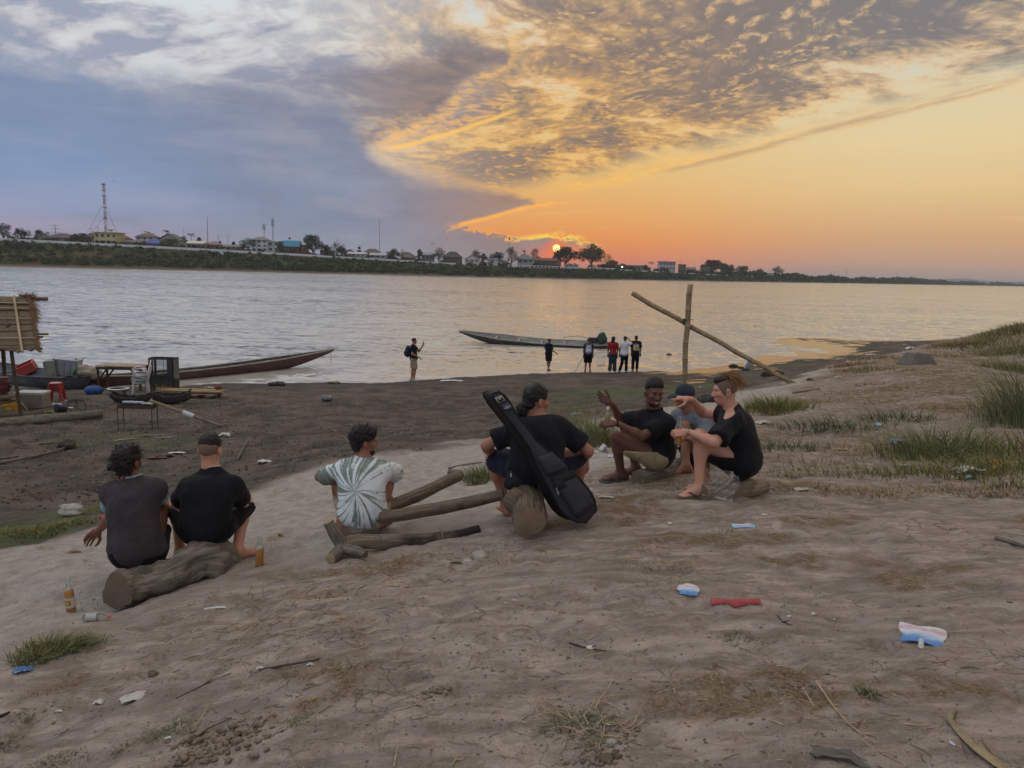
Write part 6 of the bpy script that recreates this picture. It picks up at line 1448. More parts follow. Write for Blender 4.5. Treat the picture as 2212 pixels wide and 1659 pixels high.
    zp = MB(); a, b = gpt(775, 1090) + n * .075 - O, gpt(795, 1140) + n * .075 - O; zp.tube([a, b], .005, 6); zp.box(b, (.016, .006, .022)); zp.build('zip_pull', plain('zip_metal', (150, 150, 152), .35, .1, 9, .5, .8), root)
    lb = sheet('label_patch', [(216, 215), (282, 190), (316, 240), (250, 272)], plain('patch_grey', (150, 150, 140), .8, .1, 40), .020, 2, 2, .0)
    def mark(quads, mt, par, lift):
        m = MB()
        for q in quads: m.add([gpt(*p) + n * lift - O for p in q], [tuple(range(len(q)))[::-1]])
        m.build('emblem', mt, par)
    mark([[(232, 222), (262, 240), (268, 262), (250, 250)], [(302, 228), (276, 212), (270, 236), (276, 258)], [(262, 238), (276, 232), (274, 250), (266, 258)], [(240, 214), (246, 212), (262, 232), (256, 234)], [(286, 202), (280, 204), (270, 228), (276, 230)]], M_PIPE, lb, .0215)
    lb2 = sheet('label_patch', [(282, 288), (350, 262), (388, 312), (320, 345)], plain('patch_slate', (70, 78, 92), .8, .1, 40), .022, 2, 2, .0)
    ell = [(335 + 34 * math.cos(w) * .92 - 8 * math.sin(w), 306 + 17 * math.sin(w) - 9 * math.cos(w)) for w in np.linspace(0, 6.283, 15)]; inn = [(335 + (x - 335) * .84, 306 + (y - 306) * .80) for x, y in ell]
    mark([[ell[i], ell[i + 1], inn[i + 1], inn[i]] for i in range(14)] + [[(316, 312), (324, 297), (330, 310)], [(328, 308), (336, 290), (342, 304)], [(340, 303), (350, 290), (352, 302)], [(314, 316), (352, 304), (353, 309), (316, 321)]], plain('emblem_white', (150, 160, 176), .8, .05, 9), lb2, .0235)
build_guitar()
bb = P(1112, 1036, 5.66)
rt = empty('waist_bag', bb, 'small black bag hanging at the left thigh of the person in navy shorts', 'bag'); V, Q = solid([Ell((0, 0, 0), (.075, .035, .085), k=.02), Ell((.0, 0, -.035), (.085, .038, .055), k=.03)], .009, lambda X, Y, Z: wob(X, Y, Z, 60) * .004)
link('pouch', fast_mesh('pouch', V, Q, M_NYLD), rt); MB().tube([(-.05, 0, .07), (-.03, 0, .14), (.05, .02, .16)], .008, 6, squash=.5).build('strap', M_PIPE, rt); MB().box((-.03, -.038, .045), (.010, .006, .028)).build('zip_pull', pm((180, 184, 190)), rt)

# ------------------------------------------------------------------ bottles, bags
def m_glass(name, c, alpha):
    m = bpy.data.materials.new(name); m.use_nodes = True; t = m.node_tree; t.nodes.clear(); g = G(t)
    b = t.nodes.new('ShaderNodeBsdfPrincipled'); tr = t.nodes.new('ShaderNodeBsdfTransparent'); mx = t.nodes.new('ShaderNodeMixShader'); o = t.nodes.new('ShaderNodeOutputMaterial')
    b.inputs['Base Color'].default_value = lin(c); b.inputs['Roughness'].default_value = .08; tr.inputs[0].default_value = tuple(min(1, .8 + v * .3) for v in lin(c)[:3]) + (1,)
    fr = t.nodes.new('ShaderNodeFresnel'); fr.inputs[0].default_value = 1.5
    f = g.mn(S(g, fr.outputs[0]) * 1.2 + alpha, 1.0); t.links.new(f.k, mx.inputs[0]); t.links.new(tr.outputs[0], mx.inputs[1]); t.links.new(b.outputs[0], mx.inputs[2]); t.links.new(mx.outputs[0], o.inputs[0]); return m
M_GLASS = m_glass('bottle_glass', (206, 210, 204), .04); M_BEER = plain('beer_amber', (240, 164, 34), .2, .10, 30); M_FOAM = plain('beer_foam', (226, 222, 210), .7, .05, 40); M_JUICE = m_glass('pale_drink', (226, 196, 120), .7); M_FILM = m_glass('clear_film', (170, 166, 160), .20)
def bottle(base, label, fill=.5, lab=False, liquid=None, tilt=(0, 0), cap=False, k=1.0, plastic=False):
    root = empty('bottle', base, label, 'bottle'); root.rotation_euler = (tilt[0], tilt[1], 0)
    pf = [(.028, 0), (.0305, .006), (.0305, .135), (.029, .15), (.020, .175), (.0135, .20), (.0128, .232), (.0145, .234), (.0145, .242), (.012, .244)] if not plastic else [(.028, 0), (.031, .008), (.031, .12), (.030, .14), (.022, .165), (.0135, .18), (.0135, .20), (.012, .201)]
    pf = [(r * k, z * k) for r, z in pf]
    MB().lathe(pf, 16).build('glass', M_GLASS, root, smooth_=True)
    top = fill * .235 * k; ins = [(r * .90, max(z, .004)) for r, z in pf if z < top] ; rz = np.interp(top, [z for r, z in pf], [r for r, z in pf]) * .90
    MB().lathe(ins + [(rz, top)], 14).build('beer' if liquid is None else 'drink', liquid or M_BEER, root, smooth_=True)
    if liquid is None: MB().lathe([(rz, top), (np.interp(top + .012, [z for r, z in pf], [r for r, z in pf]) * .9, top + .012)], 14).build('foam', M_FOAM, root)
    if cap: MB().lathe([(.0155 * k, .196 * k), (.0155 * k, .222 * k)], 12).build('cap', pm((222, 224, 226), .5), root)
    if lab:
        MB().lathe([(.0312, .045), (.0312, .115)], 18).build('label_sleeve', pm((196, 188, 168), .6), root)
        for w0, w1, z0, z1, c in ((-2.3, -.9, .062, .098, (150, 110, 40)), (-2.0, -1.2, .070, .090, (200, 160, 70))):
            m = MB(); ws = np.linspace(w0, w1, 7); V = [(.0316 * math.cos(w), .0316 * math.sin(w), z) for z in (z0, z1) for w in ws]; m.add(V, [(i, i + 1, 8 + i, 7 + i) for i in range(6)]); m.build('label_print', pm(c, .6), root)
    return root
q = Gp(154, 1321); bottle(q - Vector((0, 0, .01)), 'half-full beer bottle with a label, standing left of the gnarled log', .70, True, tilt=(0, -.06))
q = Gp(560, 1222); bottle(q - Vector((0, 0, .01)), 'half-full beer bottle standing right of the bare foot', .62, tilt=(.02, .05))
w_ = POLO['wrL']; bottle(w_ + Vector((-.088, .035, -.045)), 'small clear bottle with a white cap in the hand of the black polo', .66, liquid=M_JUICE, cap=True, plastic=True, k=.85)
w_ = MOH['wrL']; bottle(w_ + Vector((-.085, .045, -.115)), 'beer bottle in the hand of the pointing person', .42)
def crumple(name, label, c, size, mats, cat='litter', amp=.35, seed=1, n=9, rz=0.0, fold=0.0, band=None, tilt=0.0):
    """a crumpled thin sheet with thickness; band = (fraction, material) colours one end"""
    rng = np.random.default_rng(seed); w, d, t = size; V, F, mi = [], [], []
    for ly in (0, 1):
        for i in range(n + 1):
            for j in range(n + 1):
                u, v = i / n - .5, j / n - .5; z = (mnoise.noise(Vector((u * 4 + seed * 7, v * 4, seed))) * .7 + mnoise.noise(Vector((u * 11, v * 11 + seed, 3))) * .35 + .25) * t * 2 * amp + (t * 1.0) * (1 - (2 * abs(u)) ** 2) * .4 + fold * abs(v) * t
                V.append((u * w * (1 + .10 * math.sin(v * 7 + seed)), v * d * (1 + .12 * math.sin(u * 6 + seed * 2)), max(z, 0) + .004 - ly * .003))
    N1 = (n + 1) ** 2; q = lambda i, j, o: o + i * (n + 1) + j
    for i in range(n):
        for j in range(n):
            b = 1 if band and j / n >= band[0] + .06 * math.sin(i * 1.3) else 0
            F.append((q(i, j, 0), q(i + 1, j, 0), q(i + 1, j + 1, 0), q(i, j + 1, 0))); F.append((q(i, j, N1), q(i, j + 1, N1), q(i + 1, j + 1, N1), q(i + 1, j, N1))); mi += [b, b]
    for k in range(n):
        for e in (((k, 0), (k + 1, 0)), ((n, k), (n, k + 1)), ((k + 1, n), (k, n)), ((0, k + 1), (0, k))): F.append((q(*e[0], 0), q(*e[0], N1), q(*e[1], N1), q(*e[1], 0))); mi.append(1 if band and e[0][1] / n >= band[0] else 0)
    me = mesh_from(name, V, F, mats); me.polygons.foreach_set('material_index', mi)
    o = link(name, me, None, c, label=label, category=cat); o.rotation_euler = (tilt, 0, rz); return o
W1, W2, BL, RD, GR, YL = pm((206, 206, 206), .5, dirt=(140, 128, 116)), pm((186, 182, 174), .6, dirt=(128, 114, 100)), pm((70, 112, 168), .45, dirt=(120, 118, 118)), pm((164, 64, 64), .6), pm((150, 150, 150), .6), pm((196, 150, 60), .6)
SK = pm((150, 182, 210), .45)
bg = P(1266, 1050, 6.12); bg.z = h1(bg.x, bg.y)
rt = empty('plastic_bag', bg, 'white plastic bag with blue print behind the guitar bag', 'bag'); V, Q = solid([Ell((0, 0, .055), (.052, .05, .065), k=.03), Ell((-.02, 0, .095), (.035, .04, .05), k=.03), Cone((.02, 0, .11), (.045, .0, .135), .02, .008, .02)], .006, lambda X, Y, Z: wob(X, Y, Z, 85) * .007 + wob(X, Y, Z, 170) * .003)
link('bag', fast_mesh('bag', V, Q, pm((206, 208, 218), .35)), rt); m = MB()
for dx, dz, r_ in ((.0, 0, .010), (-.014, .012, .006), (-.003, .018, .006), (.010, .014, .006)): m.lathe([(r_, -.003), (r_, .003)], 8, Matrix.Rotation(R(90), 3, 'X'), (.016 + dx, -.057, .062 + dz))
m.build('print', pm((44, 56, 140), .5), rt); MB().tube([(.04 + .022 * math.cos(a), 0, .085 + .026 * math.sin(a)) for a in np.linspace(-1.4, 1.8, 10)], .004, 6).build('handle', pm((70, 70, 72)), rt)
fb = P(1556, 1050, 6.28)
rt = link('plastic_film', None, None, fb) if False else empty('plastic_film', fb, 'clear plastic film draped over the broken log', 'plastic'); V, F = [], []; n = 14
for i in range(n + 1):
    for j in range(n + 1):
        u, v = i / n, j / n; px = 1524 + u * 66 + 8 * math.sin(v * 5); py = 1013 + v * 56 + u * 16 - 10 * u * (1 - v); V.append(P(px, py, 6.30 - .05 * v + .02 * math.sin(u * 14 + v * 9) + .012 * math.sin(v * 23)) - fb)
F = [(i * (n + 1) + j, (i + 1) * (n + 1) + j, (i + 1) * (n + 1) + j + 1, i * (n + 1) + j + 1) for i in range(n) for j in range(n)]; link('film', mesh_from('film', V, F, M_FILM, True), rt)
# ------------------------------------------------------------------ boats
def m_boat(name, a, b, stripe=None):
    def fn(g, setp):
        p = g.coord('Object'); x, y, z = g.sep(p); n = g.noise(g.mapv(p, scale=(.6, 3, 5)), 3, 6, .65); n2 = g.noise(p, 14, 5, .6)
        c = g.mix(g.ss(n, .36, .66), lin(a), lin(b)); c = g.mix(g.ss(n2, .56, .72) * .6, c, lin((70, 66, 62)))
        if stripe: c = g.mix(g.ss(z, .02, -.04), c, lin(stripe))
        setp(Base_Color=c, Roughness=.6, Specular_IOR_Level=.3, Normal=g.bump(n + n2 * .4, .3, .02))
    return material(name, fn)
M_BRED = m_boat('boat_red_paint', (72, 50, 50), (96, 72, 70), (90, 84, 79)); M_BGREY = m_boat('boat_grey_paint', (66, 72, 80), (94, 100, 108)); M_BDARK = m_boat('boat_dark_wood', (58, 58, 56), (86, 84, 80)); M_BIN = m_boat('boat_inside', (122, 122, 120), (156, 156, 152)); M_BRIM = m_boat('boat_rim', (130, 128, 124), (168, 166, 160))
def longboat(name, label, A, B, beam, free, bow, stern, hull, inner, rim, bow_len=.34, stern_len=.18, thw=(.25, .4, .55, .7), point=.04, stern_w=.5, draft=.12):
    """A stern end, B bow tip (points on the water), free = freeboard, bow/stern = rise of the ends"""
    A, B = Vector((A[0], A[1], 0)), Vector((B[0], B[1], 0)); L = (B - A).length; ang = math.atan2(B.y - A.y, B.x - A.x)
    root = empty(name, A, label, 'boat', None, ang); n = 40; V, W, I2, F = [], [], [], []; sec = 9
    def S_(t):
        w = beam / 2 * min(1, (max(0, (1 - t)) / bow_len) ** .75 * (1 - point) + point) * (stern_w + (1 - stern_w) * min(1, t / stern_len) ** .8)
        rb = max(0, (t - (1 - bow_len * 1.15)) / (bow_len * 1.15)); rs = max(0, 1 - t / stern_len)
        zk = -draft + (bow + draft - .10) * rb ** 1.6 + stern * rs ** 1.7 * .8; zs = free + (bow - free) * max(0, (t - .35) / .65) ** 1.7 + stern * rs ** 1.5
        return w, zk, max(zs, zk + .10)
    for i in range(n + 1):
        t = i / n; w, zk, zs = S_(t)
        for j in range(sec):
            s = j / (sec - 1) * 2 - 1; a = abs(s); y = w * math.copysign(min(1, (a * 1.25) ** .75) if a < .8 else 1.0, s) * (.80 + .20 * a); z = zk + (zs - zk) * (max(0, a - .30) / .70) ** 1.25
            V.append((t * L, y, z)); W.append((t * L, y * .93, z + .03 if j not in (0, sec - 1) else z))
    for i in range(n):
        for j in range(sec - 1): F.append((i * sec + j, i * sec + j + 1, (i + 1) * sec + j + 1, (i + 1) * sec + j))
    ends = [tuple(range(sec)), tuple(range(n * sec + sec - 1, n * sec - 1, -1))]
    link('hull', mesh_from('hull', V, [f[::-1] for f in F] + ends, hull, True), root); link('inside', mesh_from('inside', W, F, inner, True), root)
    for sd in (0, sec - 1):
        m = MB(); pts = [Vector(V[i * sec + sd]) for i in range(n + 1)]; m.tube(pts, .034, 6); m.build('gunwale', rim, root, smooth_=True)
    for t in thw:
        w, zk, zs = S_(t); MB().box((t * L, 0, zs - .10), (.16, 2 * w * .92, .03)).build('thwart', rim, root)
    MB().box((L * .985, 0, S_(.985)[2] + .02), (L * .03, S_(.97)[0] * 2, .03)).build('bow_deck', rim, root)
    return root, L, S_
def at0(px, py): q = Pz(px, py, 0.0); return q
rb, rL, rS = longboat('longboat', 'long narrow dark red wooden boat moored at the shore, bow to the right', P(175, 840, 27.2), P(721, 786, 36.3), .82, .34, .70, .12, M_BRED, M_BDARK, M_BRIM, bow_len=.30)
m = MB(); e = Vector((rL * .985, 0, .50))
for k in range(2): m.tube([e + Vector((0, .02 * k, 0)), e + Vector((.02, .03 * k, -.18)), e + Vector((-.05 + .1 * k, 0, -.34)), e + Vector((0, 0, -.46))], .008, 4)
m.build('mooring_ring', M_STEEL, rb)
gb, gL, gS = longboat('longboat', 'dark grey-blue boat loaded with crates and boxes at the left edge', P(172, 836, 26.6), P(-330, 800, 35.0), 1.7, .40, 1.5, .10, M_BGREY, M_BGREY, M_BDARK, bow_len=.5)
lb, lL, lS = longboat('longtail_boat', 'grey longtail boat afloat in midstream with a motor at its stern', P(1319, 748, 47.6), P(992, 742, 49.2), 1.35, .26, .74, .05, M_BDARK, M_BIN, M_BRIM, bow_len=.28, thw=(.3, .45, .6, .75))
lb.rotation_euler.x = -.15
# motor of the longtail boat: engine block, hood, tiller and shaft
en = empty('outboard_motor', lb.matrix_world @ Vector((0, 0, 0)), 'motor with a dark green cover on the stern of the midstream boat', 'motor', None, lb.rotation_euler.z); en.location = Vector(lb.location) + Matrix.Rotation(lb.rotation_euler.z, 3, 'Z') @ Vector((.55, 0, .28))
V, Q = solid([Ell((0, 0, .28), (.34, .28, .34), k=.1), Ell((.02, .0, .55), (.22, .22, .16), k=.1)], .05, lambda X, Y, Z: wob(X, Y, Z, 14) * .04); link('cover', fast_mesh('cover', V, Q, pm((58, 74, 64))), en)
MB().box((.55, 0, .18), (.5, .4, .34)).build('engine_block', pm((54, 54, 56), .5), en); MB().tube([(.7, .1, .30), (1.5, .1, .42), (2.4, .1, .30)], .022, 6).build('tiller', M_STEEL, en); MB().tube([(-.2, 0, .15), (-1.1, 0, -.30)], .03, 6).build('shaft', M_STEEL, en)
ml = MB(); ml.tube([P(996, 725, 49.2), P(975, 735, 49.6), P(955, 747, 50)], .012, 4); o = ml.build('mooring_rope', pm((120, 112, 100)), None, label='thin mooring rope at the bow of the midstream boat', category='rope')
MB().box((2.4, -.64, .20), (.9, .02, .10)).build('name_board', pm((110, 116, 132)), lb); MB().box((5.6, -.60, .26), (.55, .02, .12)).build('patch', pm((190, 190, 184)), lb)

# ------------------------------------------------------------------ things on the muddy shore, left
def root_at(name, px, py, label, cat, rz=0.0, lift=0.0, group=None): q = Gp(px, py); return empty(name, q + Vector((0, 0, lift)), label, cat, group, rz)
def cr(name, label, a, b, size, mat, cat, rz=0.0, tilt=(0, 0), base=None, inner=None, rim=.03, lift=0.0):
    """open crate with walls, rim and bottom"""
    q = base if base is not None else Gp(a, b); r = empty(name, q + Vector((0, 0, lift)), label, cat, None, rz); r.rotation_euler = (tilt[0], tilt[1], rz); w, d, h_ = size; t = .02
    m = MB(); m.box((0, -d / 2, h_ / 2), (w, t, h_)).box((0, d / 2, h_ / 2), (w, t, h_)).box((-w / 2, 0, h_ / 2), (t, d - t * 1.1, h_)).box((w / 2, 0, h_ / 2), (t, d - t * 1.1, h_)).box((0, 0, t), (w - t * 1.1, d - t * 1.1, t)); m.build('walls', mat, r)
    m = MB(); m.box((0, -d / 2 - .008, h_), (w + .03, rim, rim)).box((0, d / 2 + .008, h_), (w + .03, rim, rim)).box((-w / 2 - .008, 0, h_ - .002), (rim, d - .02, rim)).box((w / 2 + .008, 0, h_ - .002), (rim, d - .02, rim)); m.build('rim', inner or mat, r); return r
cr('red_crate', 'red plastic crate tilted in the dark boat', 0, 0, (.62, .42, .34), pm((150, 62, 58), .5), 'crate', .3, (.25, -.45), P(63, 803, 29.2), pm((206, 92, 88), .5))
def tank(label, base, size, rz, tilt, mat, ribs=4):
    r = empty('metal_tank', base, label, 'tank', None, rz); r.rotation_euler = (tilt[0], tilt[1], rz); w, d, h_ = size
    MB().box((0, 0, h_ / 2), (w, d, h_)).build('body', mat, r)
    for i in range(ribs): MB().box((w * (i / (ribs - 1) - .5) * .9, -d / 2 - .012, h_ / 2), (.035, .024, h_ * .96)).build('rib', mat, r)
    MB().box((0, 0, h_ + .012), (w * 1.03, d * 1.03, .024)).build('lid', mat, r); MB().lathe([(.05, 0), (.05, .05)], 10, None, (w * .3, 0, h_ + .02)).build('filler_cap', M_STEEL, r)
G1, G2 = plain('tank_galvanised', (150, 158, 166), .45, .2, 3, .5, .25, dirt=(112, 108, 98)), plain('tank_pale_green', (134, 142, 132), .6, .2, 3, dirt=(100, 98, 86))
tank('ribbed galvanised tank tilted on the dark boat', P(150, 809, 27.9), (.70, .50, .56), .12, (.05, .10), G1); tank('pale green tank beside the ribbed galvanised one', P(117, 814, 27.7), (.36, .5, .60), .2, (.05, -.12), G2, 2)
rt = empty('tarp_heap', P(190, 814, 27.2), 'heap of beige tarpaulin and sacks beside the tanks', 'tarp'); V, Q = solid([Ell((0, 0, .16), (.46, .30, .22), k=.1), Ell((.22, .05, .05), (.34, .26, .14), k=.1), Ell((-.1, 0, .30), (.24, .2, .12), k=.1)], .035, lambda X, Y, Z: wob(X, Y, Z, 22) * .04); link('tarp', fast_mesh('tarp', V, Q, pm((150, 140, 126), .9, .25, 4)), rt)
MB().lathe([(.05, 0), (.06, .2), (.02, .28), (.02, .34)], 10, Matrix.Rotation(.5, 3, 'Y'), (-.36, -.3, .1)).build('jug', pm((66, 104, 78), .4), rt)
# work table with braced legs
def table_():
    r = root_at('work_table', 268, 842, 'wooden table with braced legs on the shore, left of the chairs', 'table', .03); w, d, h_ = 1.55, .75, .86
    for i in range(4): MB().box((0, d * ((i + .5) / 4 - .5), h_), (w, d / 4 - .008, .035)).build('plank', pm((166, 148, 122), .8, .2, 5), r)
    dk = pm((74, 64, 56), .85)
    for y in (-d / 2 + .03, d / 2 - .03): MB().box((0, y, h_ - .075), (w - .04, .035, .09)).build('apron', dk, r)
    for x in (-w / 2 + .07, w / 2 - .07):
        for y in (-d / 2 + .06, d / 2 - .06):
            MB().box((x, y, h_ / 2 - .08), (.06, .06, h_ - .02)).build('leg', dk, r); MB().tube([(x, y, .38), (x - math.copysign(.34, x), y, h_ - .06)], .03, 6).build('brace', dk, r)
table_()
def plastic_chair(loc, rz, label, mat, z=0.0):
    r = empty('plastic_chair', Vector(loc) + Vector((0, 0, z)), label, 'chair', 'stacked plastic chairs', rz)
    sb = MB(); 
    V, Q = solid([Ell((0, 0, .43), (.235, .225, .022), k=.02)], .02); link('seat', fast_mesh('seat', V, Q, mat), r)
    for sx in (-1, 1):
        for sy in (-1, 1): MB().tube([(sx * .19, sy * .18, .42), (sx * .235, sy * .235, 0)], [.030, .022], 7).build('leg', mat, r)
        MB().tube([(sx * .22, .20, .42), (sx * .255, .15, .64), (sx * .255, -.12, .66), (sx * .235, -.22, .60), (sx * .20, -.18, .40)], .022, 7).build('armrest', mat, r)
    for i in range(5):
        x = (i - 2) * .085; MB().tube([(x, .21, .44), (x * 1.05, .275, .66), (x * .9, .30, .86 - .04 * abs(i - 2))], [.022, .02, .018], 6).build('back_slat', mat, r)
    MB().tube([(-.22, .20, .42), (-.21, .28, .70), (-.12, .305, .86), (0, .31, .885), (.12, .305, .86), (.21, .28, .70), (.22, .20, .42)], .022, 7).build('back_rim', mat, r); return r
q = Gp(304, 856); C1, C2 = plain('chair_pinkish_white', (202, 192, 196), .45, .06, 4), plain('chair_pale_green', (172, 184, 178), .45, .06, 4)
plastic_chair(q, R(-68), 'pale green chair at the bottom of the chair stack', C2); plastic_chair(q + Vector((.03, 0, .10)), R(-68), 'pale green chair in the middle of the chair stack', C2); plastic_chair(q + Vector((.02, 0, .26)), R(-64), 'pinkish white plastic chair on top of the chair stack', C1)
def stool(loc, label, z):
    r = empty('plastic_stool', Vector(loc) + Vector((0, 0, z)), label, 'stool', 'stacked red stools', .25); m = pm((158, 52, 44), .45)
    V, Q = solid([Ell((0, 0, .45), (.17, .17, .03), k=.02)], .018, None, [((0, 0, .462), (0, 0, 1))]); link('seat', fast_mesh('seat', V, Q, m if z < .1 else pm((190, 150, 136), .5)), r)
    for sx in (-1, 1):
        for sy in (-1, 1): MB().tube([(sx * .12, sy * .12, .45), (sx * .19, sy * .19, 0)], [.042, .030], 6).build('leg', m, r)
    for a, b in (((-1, -1), (1, -1)), ((1, -1), (1, 1)), ((1, 1), (-1, 1)), ((-1, 1), (-1, -1))): MB().tube([(a[0] * .14, a[1] * .14, .33), (b[0] * .14, b[1] * .14, .33)], .02, 6).build('stretcher', m, r)
q = Gp(122, 868)
for i, l in enumerate(('lowest red plastic stool of the stack by the cool box', 'middle red plastic stool of the stack by the cool box', 'topmost red stool of the stack, its seat worn pale')): stool(q, l, i * .06)
def jerry():
    r = root_at('blue_drum', 203, 852, 'blue plastic drum lying on the shore', 'drum', .2, .13); V, Q = solid([Cone((-.12, 0, 0), (.12, 0, 0), .145, .145, .06), Ell((0, 0, 0), (.26, .15, .15), k=.04)], .018, lambda X, Y, Z: np.sin(X * 55) * .004); link('body', fast_mesh('body', V, Q, pm((44, 78, 138), .45)), r)
    MB().tube([(.24, 0, .02), (.30, 0, .02)], .04, 10).build('cap', pm((36, 60, 110), .45), r); MB().tube([(-.08, 0, .15), (-.05, 0, .19), (.05, 0, .19), (.08, 0, .15)], .014, 6).build('handle', pm((44, 78, 138), .45), r); MB().tube([(.3, 0, 0), (.5, -.05, -.05), (.62, -.06, -.10)], .01, 5).build('hose', pm((170, 170, 164)), r)
jerry()
def basket():
    r = root_at('plastic_basket', 256, 853, 'round slotted plastic basket with a white rim', 'basket'); w = pm((204, 208, 210), .5); s = pm((120, 124, 122), .6)
    for i in range(20): a = 2 * math.pi * i / 20; MB().tube([(.20 * math.cos(a), .20 * math.sin(a), .02), (.27 * math.cos(a), .27 * math.sin(a), .20)], .014, 5).build('slat', s, r)
    MB().lathe([(.20, 0), (.21, .02)], 18).build('bottom', s, r); MB().lathe([(.26, .19), (.335, .205), (.335, .222), (.27, .232), (.26, .21)], 22).build('rim', w, r); MB().lathe([(.255, .206), (.255, .210)], 20).build('lid', w, r)
basket()
def cage():
    r = root_at('fish_cage', 356, 850, 'dark netted box frame standing on the shore by the red boat', 'cage', -.05); w, d, h_ = .78, .36, 1.18; dk = pm((50, 50, 52), .85); net = m_glass('cage_net', (64, 66, 70), .80); nt2 = m_glass('cage_net_thin', (120, 124, 128), .06)
    for x in (-w / 2, w / 2):
        for y in (-d / 2, d / 2): MB().box((x, y, h_ / 2), (.05, .05, h_ + (.06 if x > 0 else 0))).build('post', dk, r)
    for z in (.03, .55, h_):
        for y in (-d / 2, d / 2): MB().box((0, y, z), (w - .05, .045, .05)).build('rail', dk, r)
        for x in (-w / 2, w / 2): MB().box((x, 0, z), (.045, d - .05, .05)).build('rail', dk, r)
    MB().box((0, -d / 2 - .028, .28), (w, .008, .52)).build('net_skirt', net, r); MB().box((-w / 2 + .07, -d / 2 - .028, .86), (.14, .008, .62)).build('net_strip', net, r); MB().box((w / 2 - .09, -d / 2 - .028, .86), (.18, .008, .62)).build('net_strip', net, r); MB().box((.0, -d / 2 - .006, .86), (.56, .004, .60)).build('net_window', nt2, r)
    MB().box((w / 2 + .028, 0, .6), (.008, d, 1.15)).build('net_side', net, r); m = MB()
    for x in (-.16, .08): m.tube([(x, -d / 2 - .014, .56), (x + .02, -d / 2 - .014, 1.18)], .006, 4)
    m.tube([(-.3, -d / 2 - .014, .98), (.3, -d / 2 - .014, .98)], .006, 4); m.build('net_cord', dk, r)
cage()
def boards():
    r = root_at('board_pile', 412, 857, 'pile of long bamboo slats and boards on a low rack', 'boards', .02); rng = np.random.default_rng(3)
    for x in (-.8, -.2, .35, .85): MB().box((x, 0, .05), (.06, .6, .10)).build('bearer', pm((64, 56, 48)), r)
    for i in range(16):
        lay = i // 6; c = [(178, 158, 122), (156, 136, 104), (130, 112, 88), (192, 174, 138)][i % 4]; MB().box((rng.uniform(-.12, .12), -.27 + (i % 6) * .11, .13 + lay * .05 + rng.uniform(0, .012)), (2.05 + rng.uniform(-.25, .12), .075, .026), rng.uniform(-.05, .05)).build('board', pm(c, .85, .2, 4), r)
    MB().lathe([(.10, 0), (.12, .06), (.05, .12)], 9, None, (.86, .1, .26)).build('red_cloth', pm((112, 54, 48)), r)
    m = MB()
    for i in range(70):
        a = rng.uniform(0, 6.28); p = Vector((-.95 + rng.uniform(-.2, .35), rng.uniform(-.3, .2), rng.uniform(.1, .25))); m.tube([p, p + Vector((math.cos(a) * .18, math.sin(a) * .1, rng.uniform(.02, .22)))], [.006, .002], 3, False)
    m.build('straw', pm((150, 128, 96)), r)
boards()
def trough(label, px0, px1, py, h_, mat, seed, name='dugout_hull'):
    a, b = Gp(px0, py), Gp(px1, py); L = (b - a).length; c = (a + b) / 2; r = empty(name, c, label, 'hull', None, math.atan2((b - a).y, (b - a).x)); n, k = 16, 9; V, W, F = [], [], []
    for i in range(n + 1):
        t = i / n; w = .27 * (math.sin(math.pi * min(max(t * .9 + .05, 0), 1)) ** .5); rise = .14 * abs(2 * t - 1) ** 2.5
        for j in range(k):
            s = math.pi * (j / (k - 1)); jit = .02 * math.sin(i * 1.9 + j + seed); V.append(((t - .5) * L, -w * math.cos(s), h_ - h_ * math.sin(s) ** .7 + rise + jit)); W.append(((t - .5) * L * .97, -w * .86 * math.cos(s), h_ - (h_ - .05) * math.sin(s) ** .7 + rise + jit + .004))
    for i in range(n):
        for j in range(k - 1): F.append((i * k + j, (i + 1) * k + j, (i + 1) * k + j + 1, i * k + j + 1))
    link('shell', mesh_from('shell', V, F, mat, True), r); link('inside', mesh_from('inside', W, [f[::-1] for f in F], pm((38, 36, 36)), True), r)
    for sd in (0, k - 1): MB().tube([Vector(V[i * k + sd]) for i in range(n + 1)], .018, 5).build('rim', mat, r)
trough('broken dugout hull lying on the mud right of the grill', 330, 414, 872, .26, M_BDARK, 1); trough('dark half-sunk dugout hull behind the grill', 240, 326, 872, .20, M_BDARK, 4)
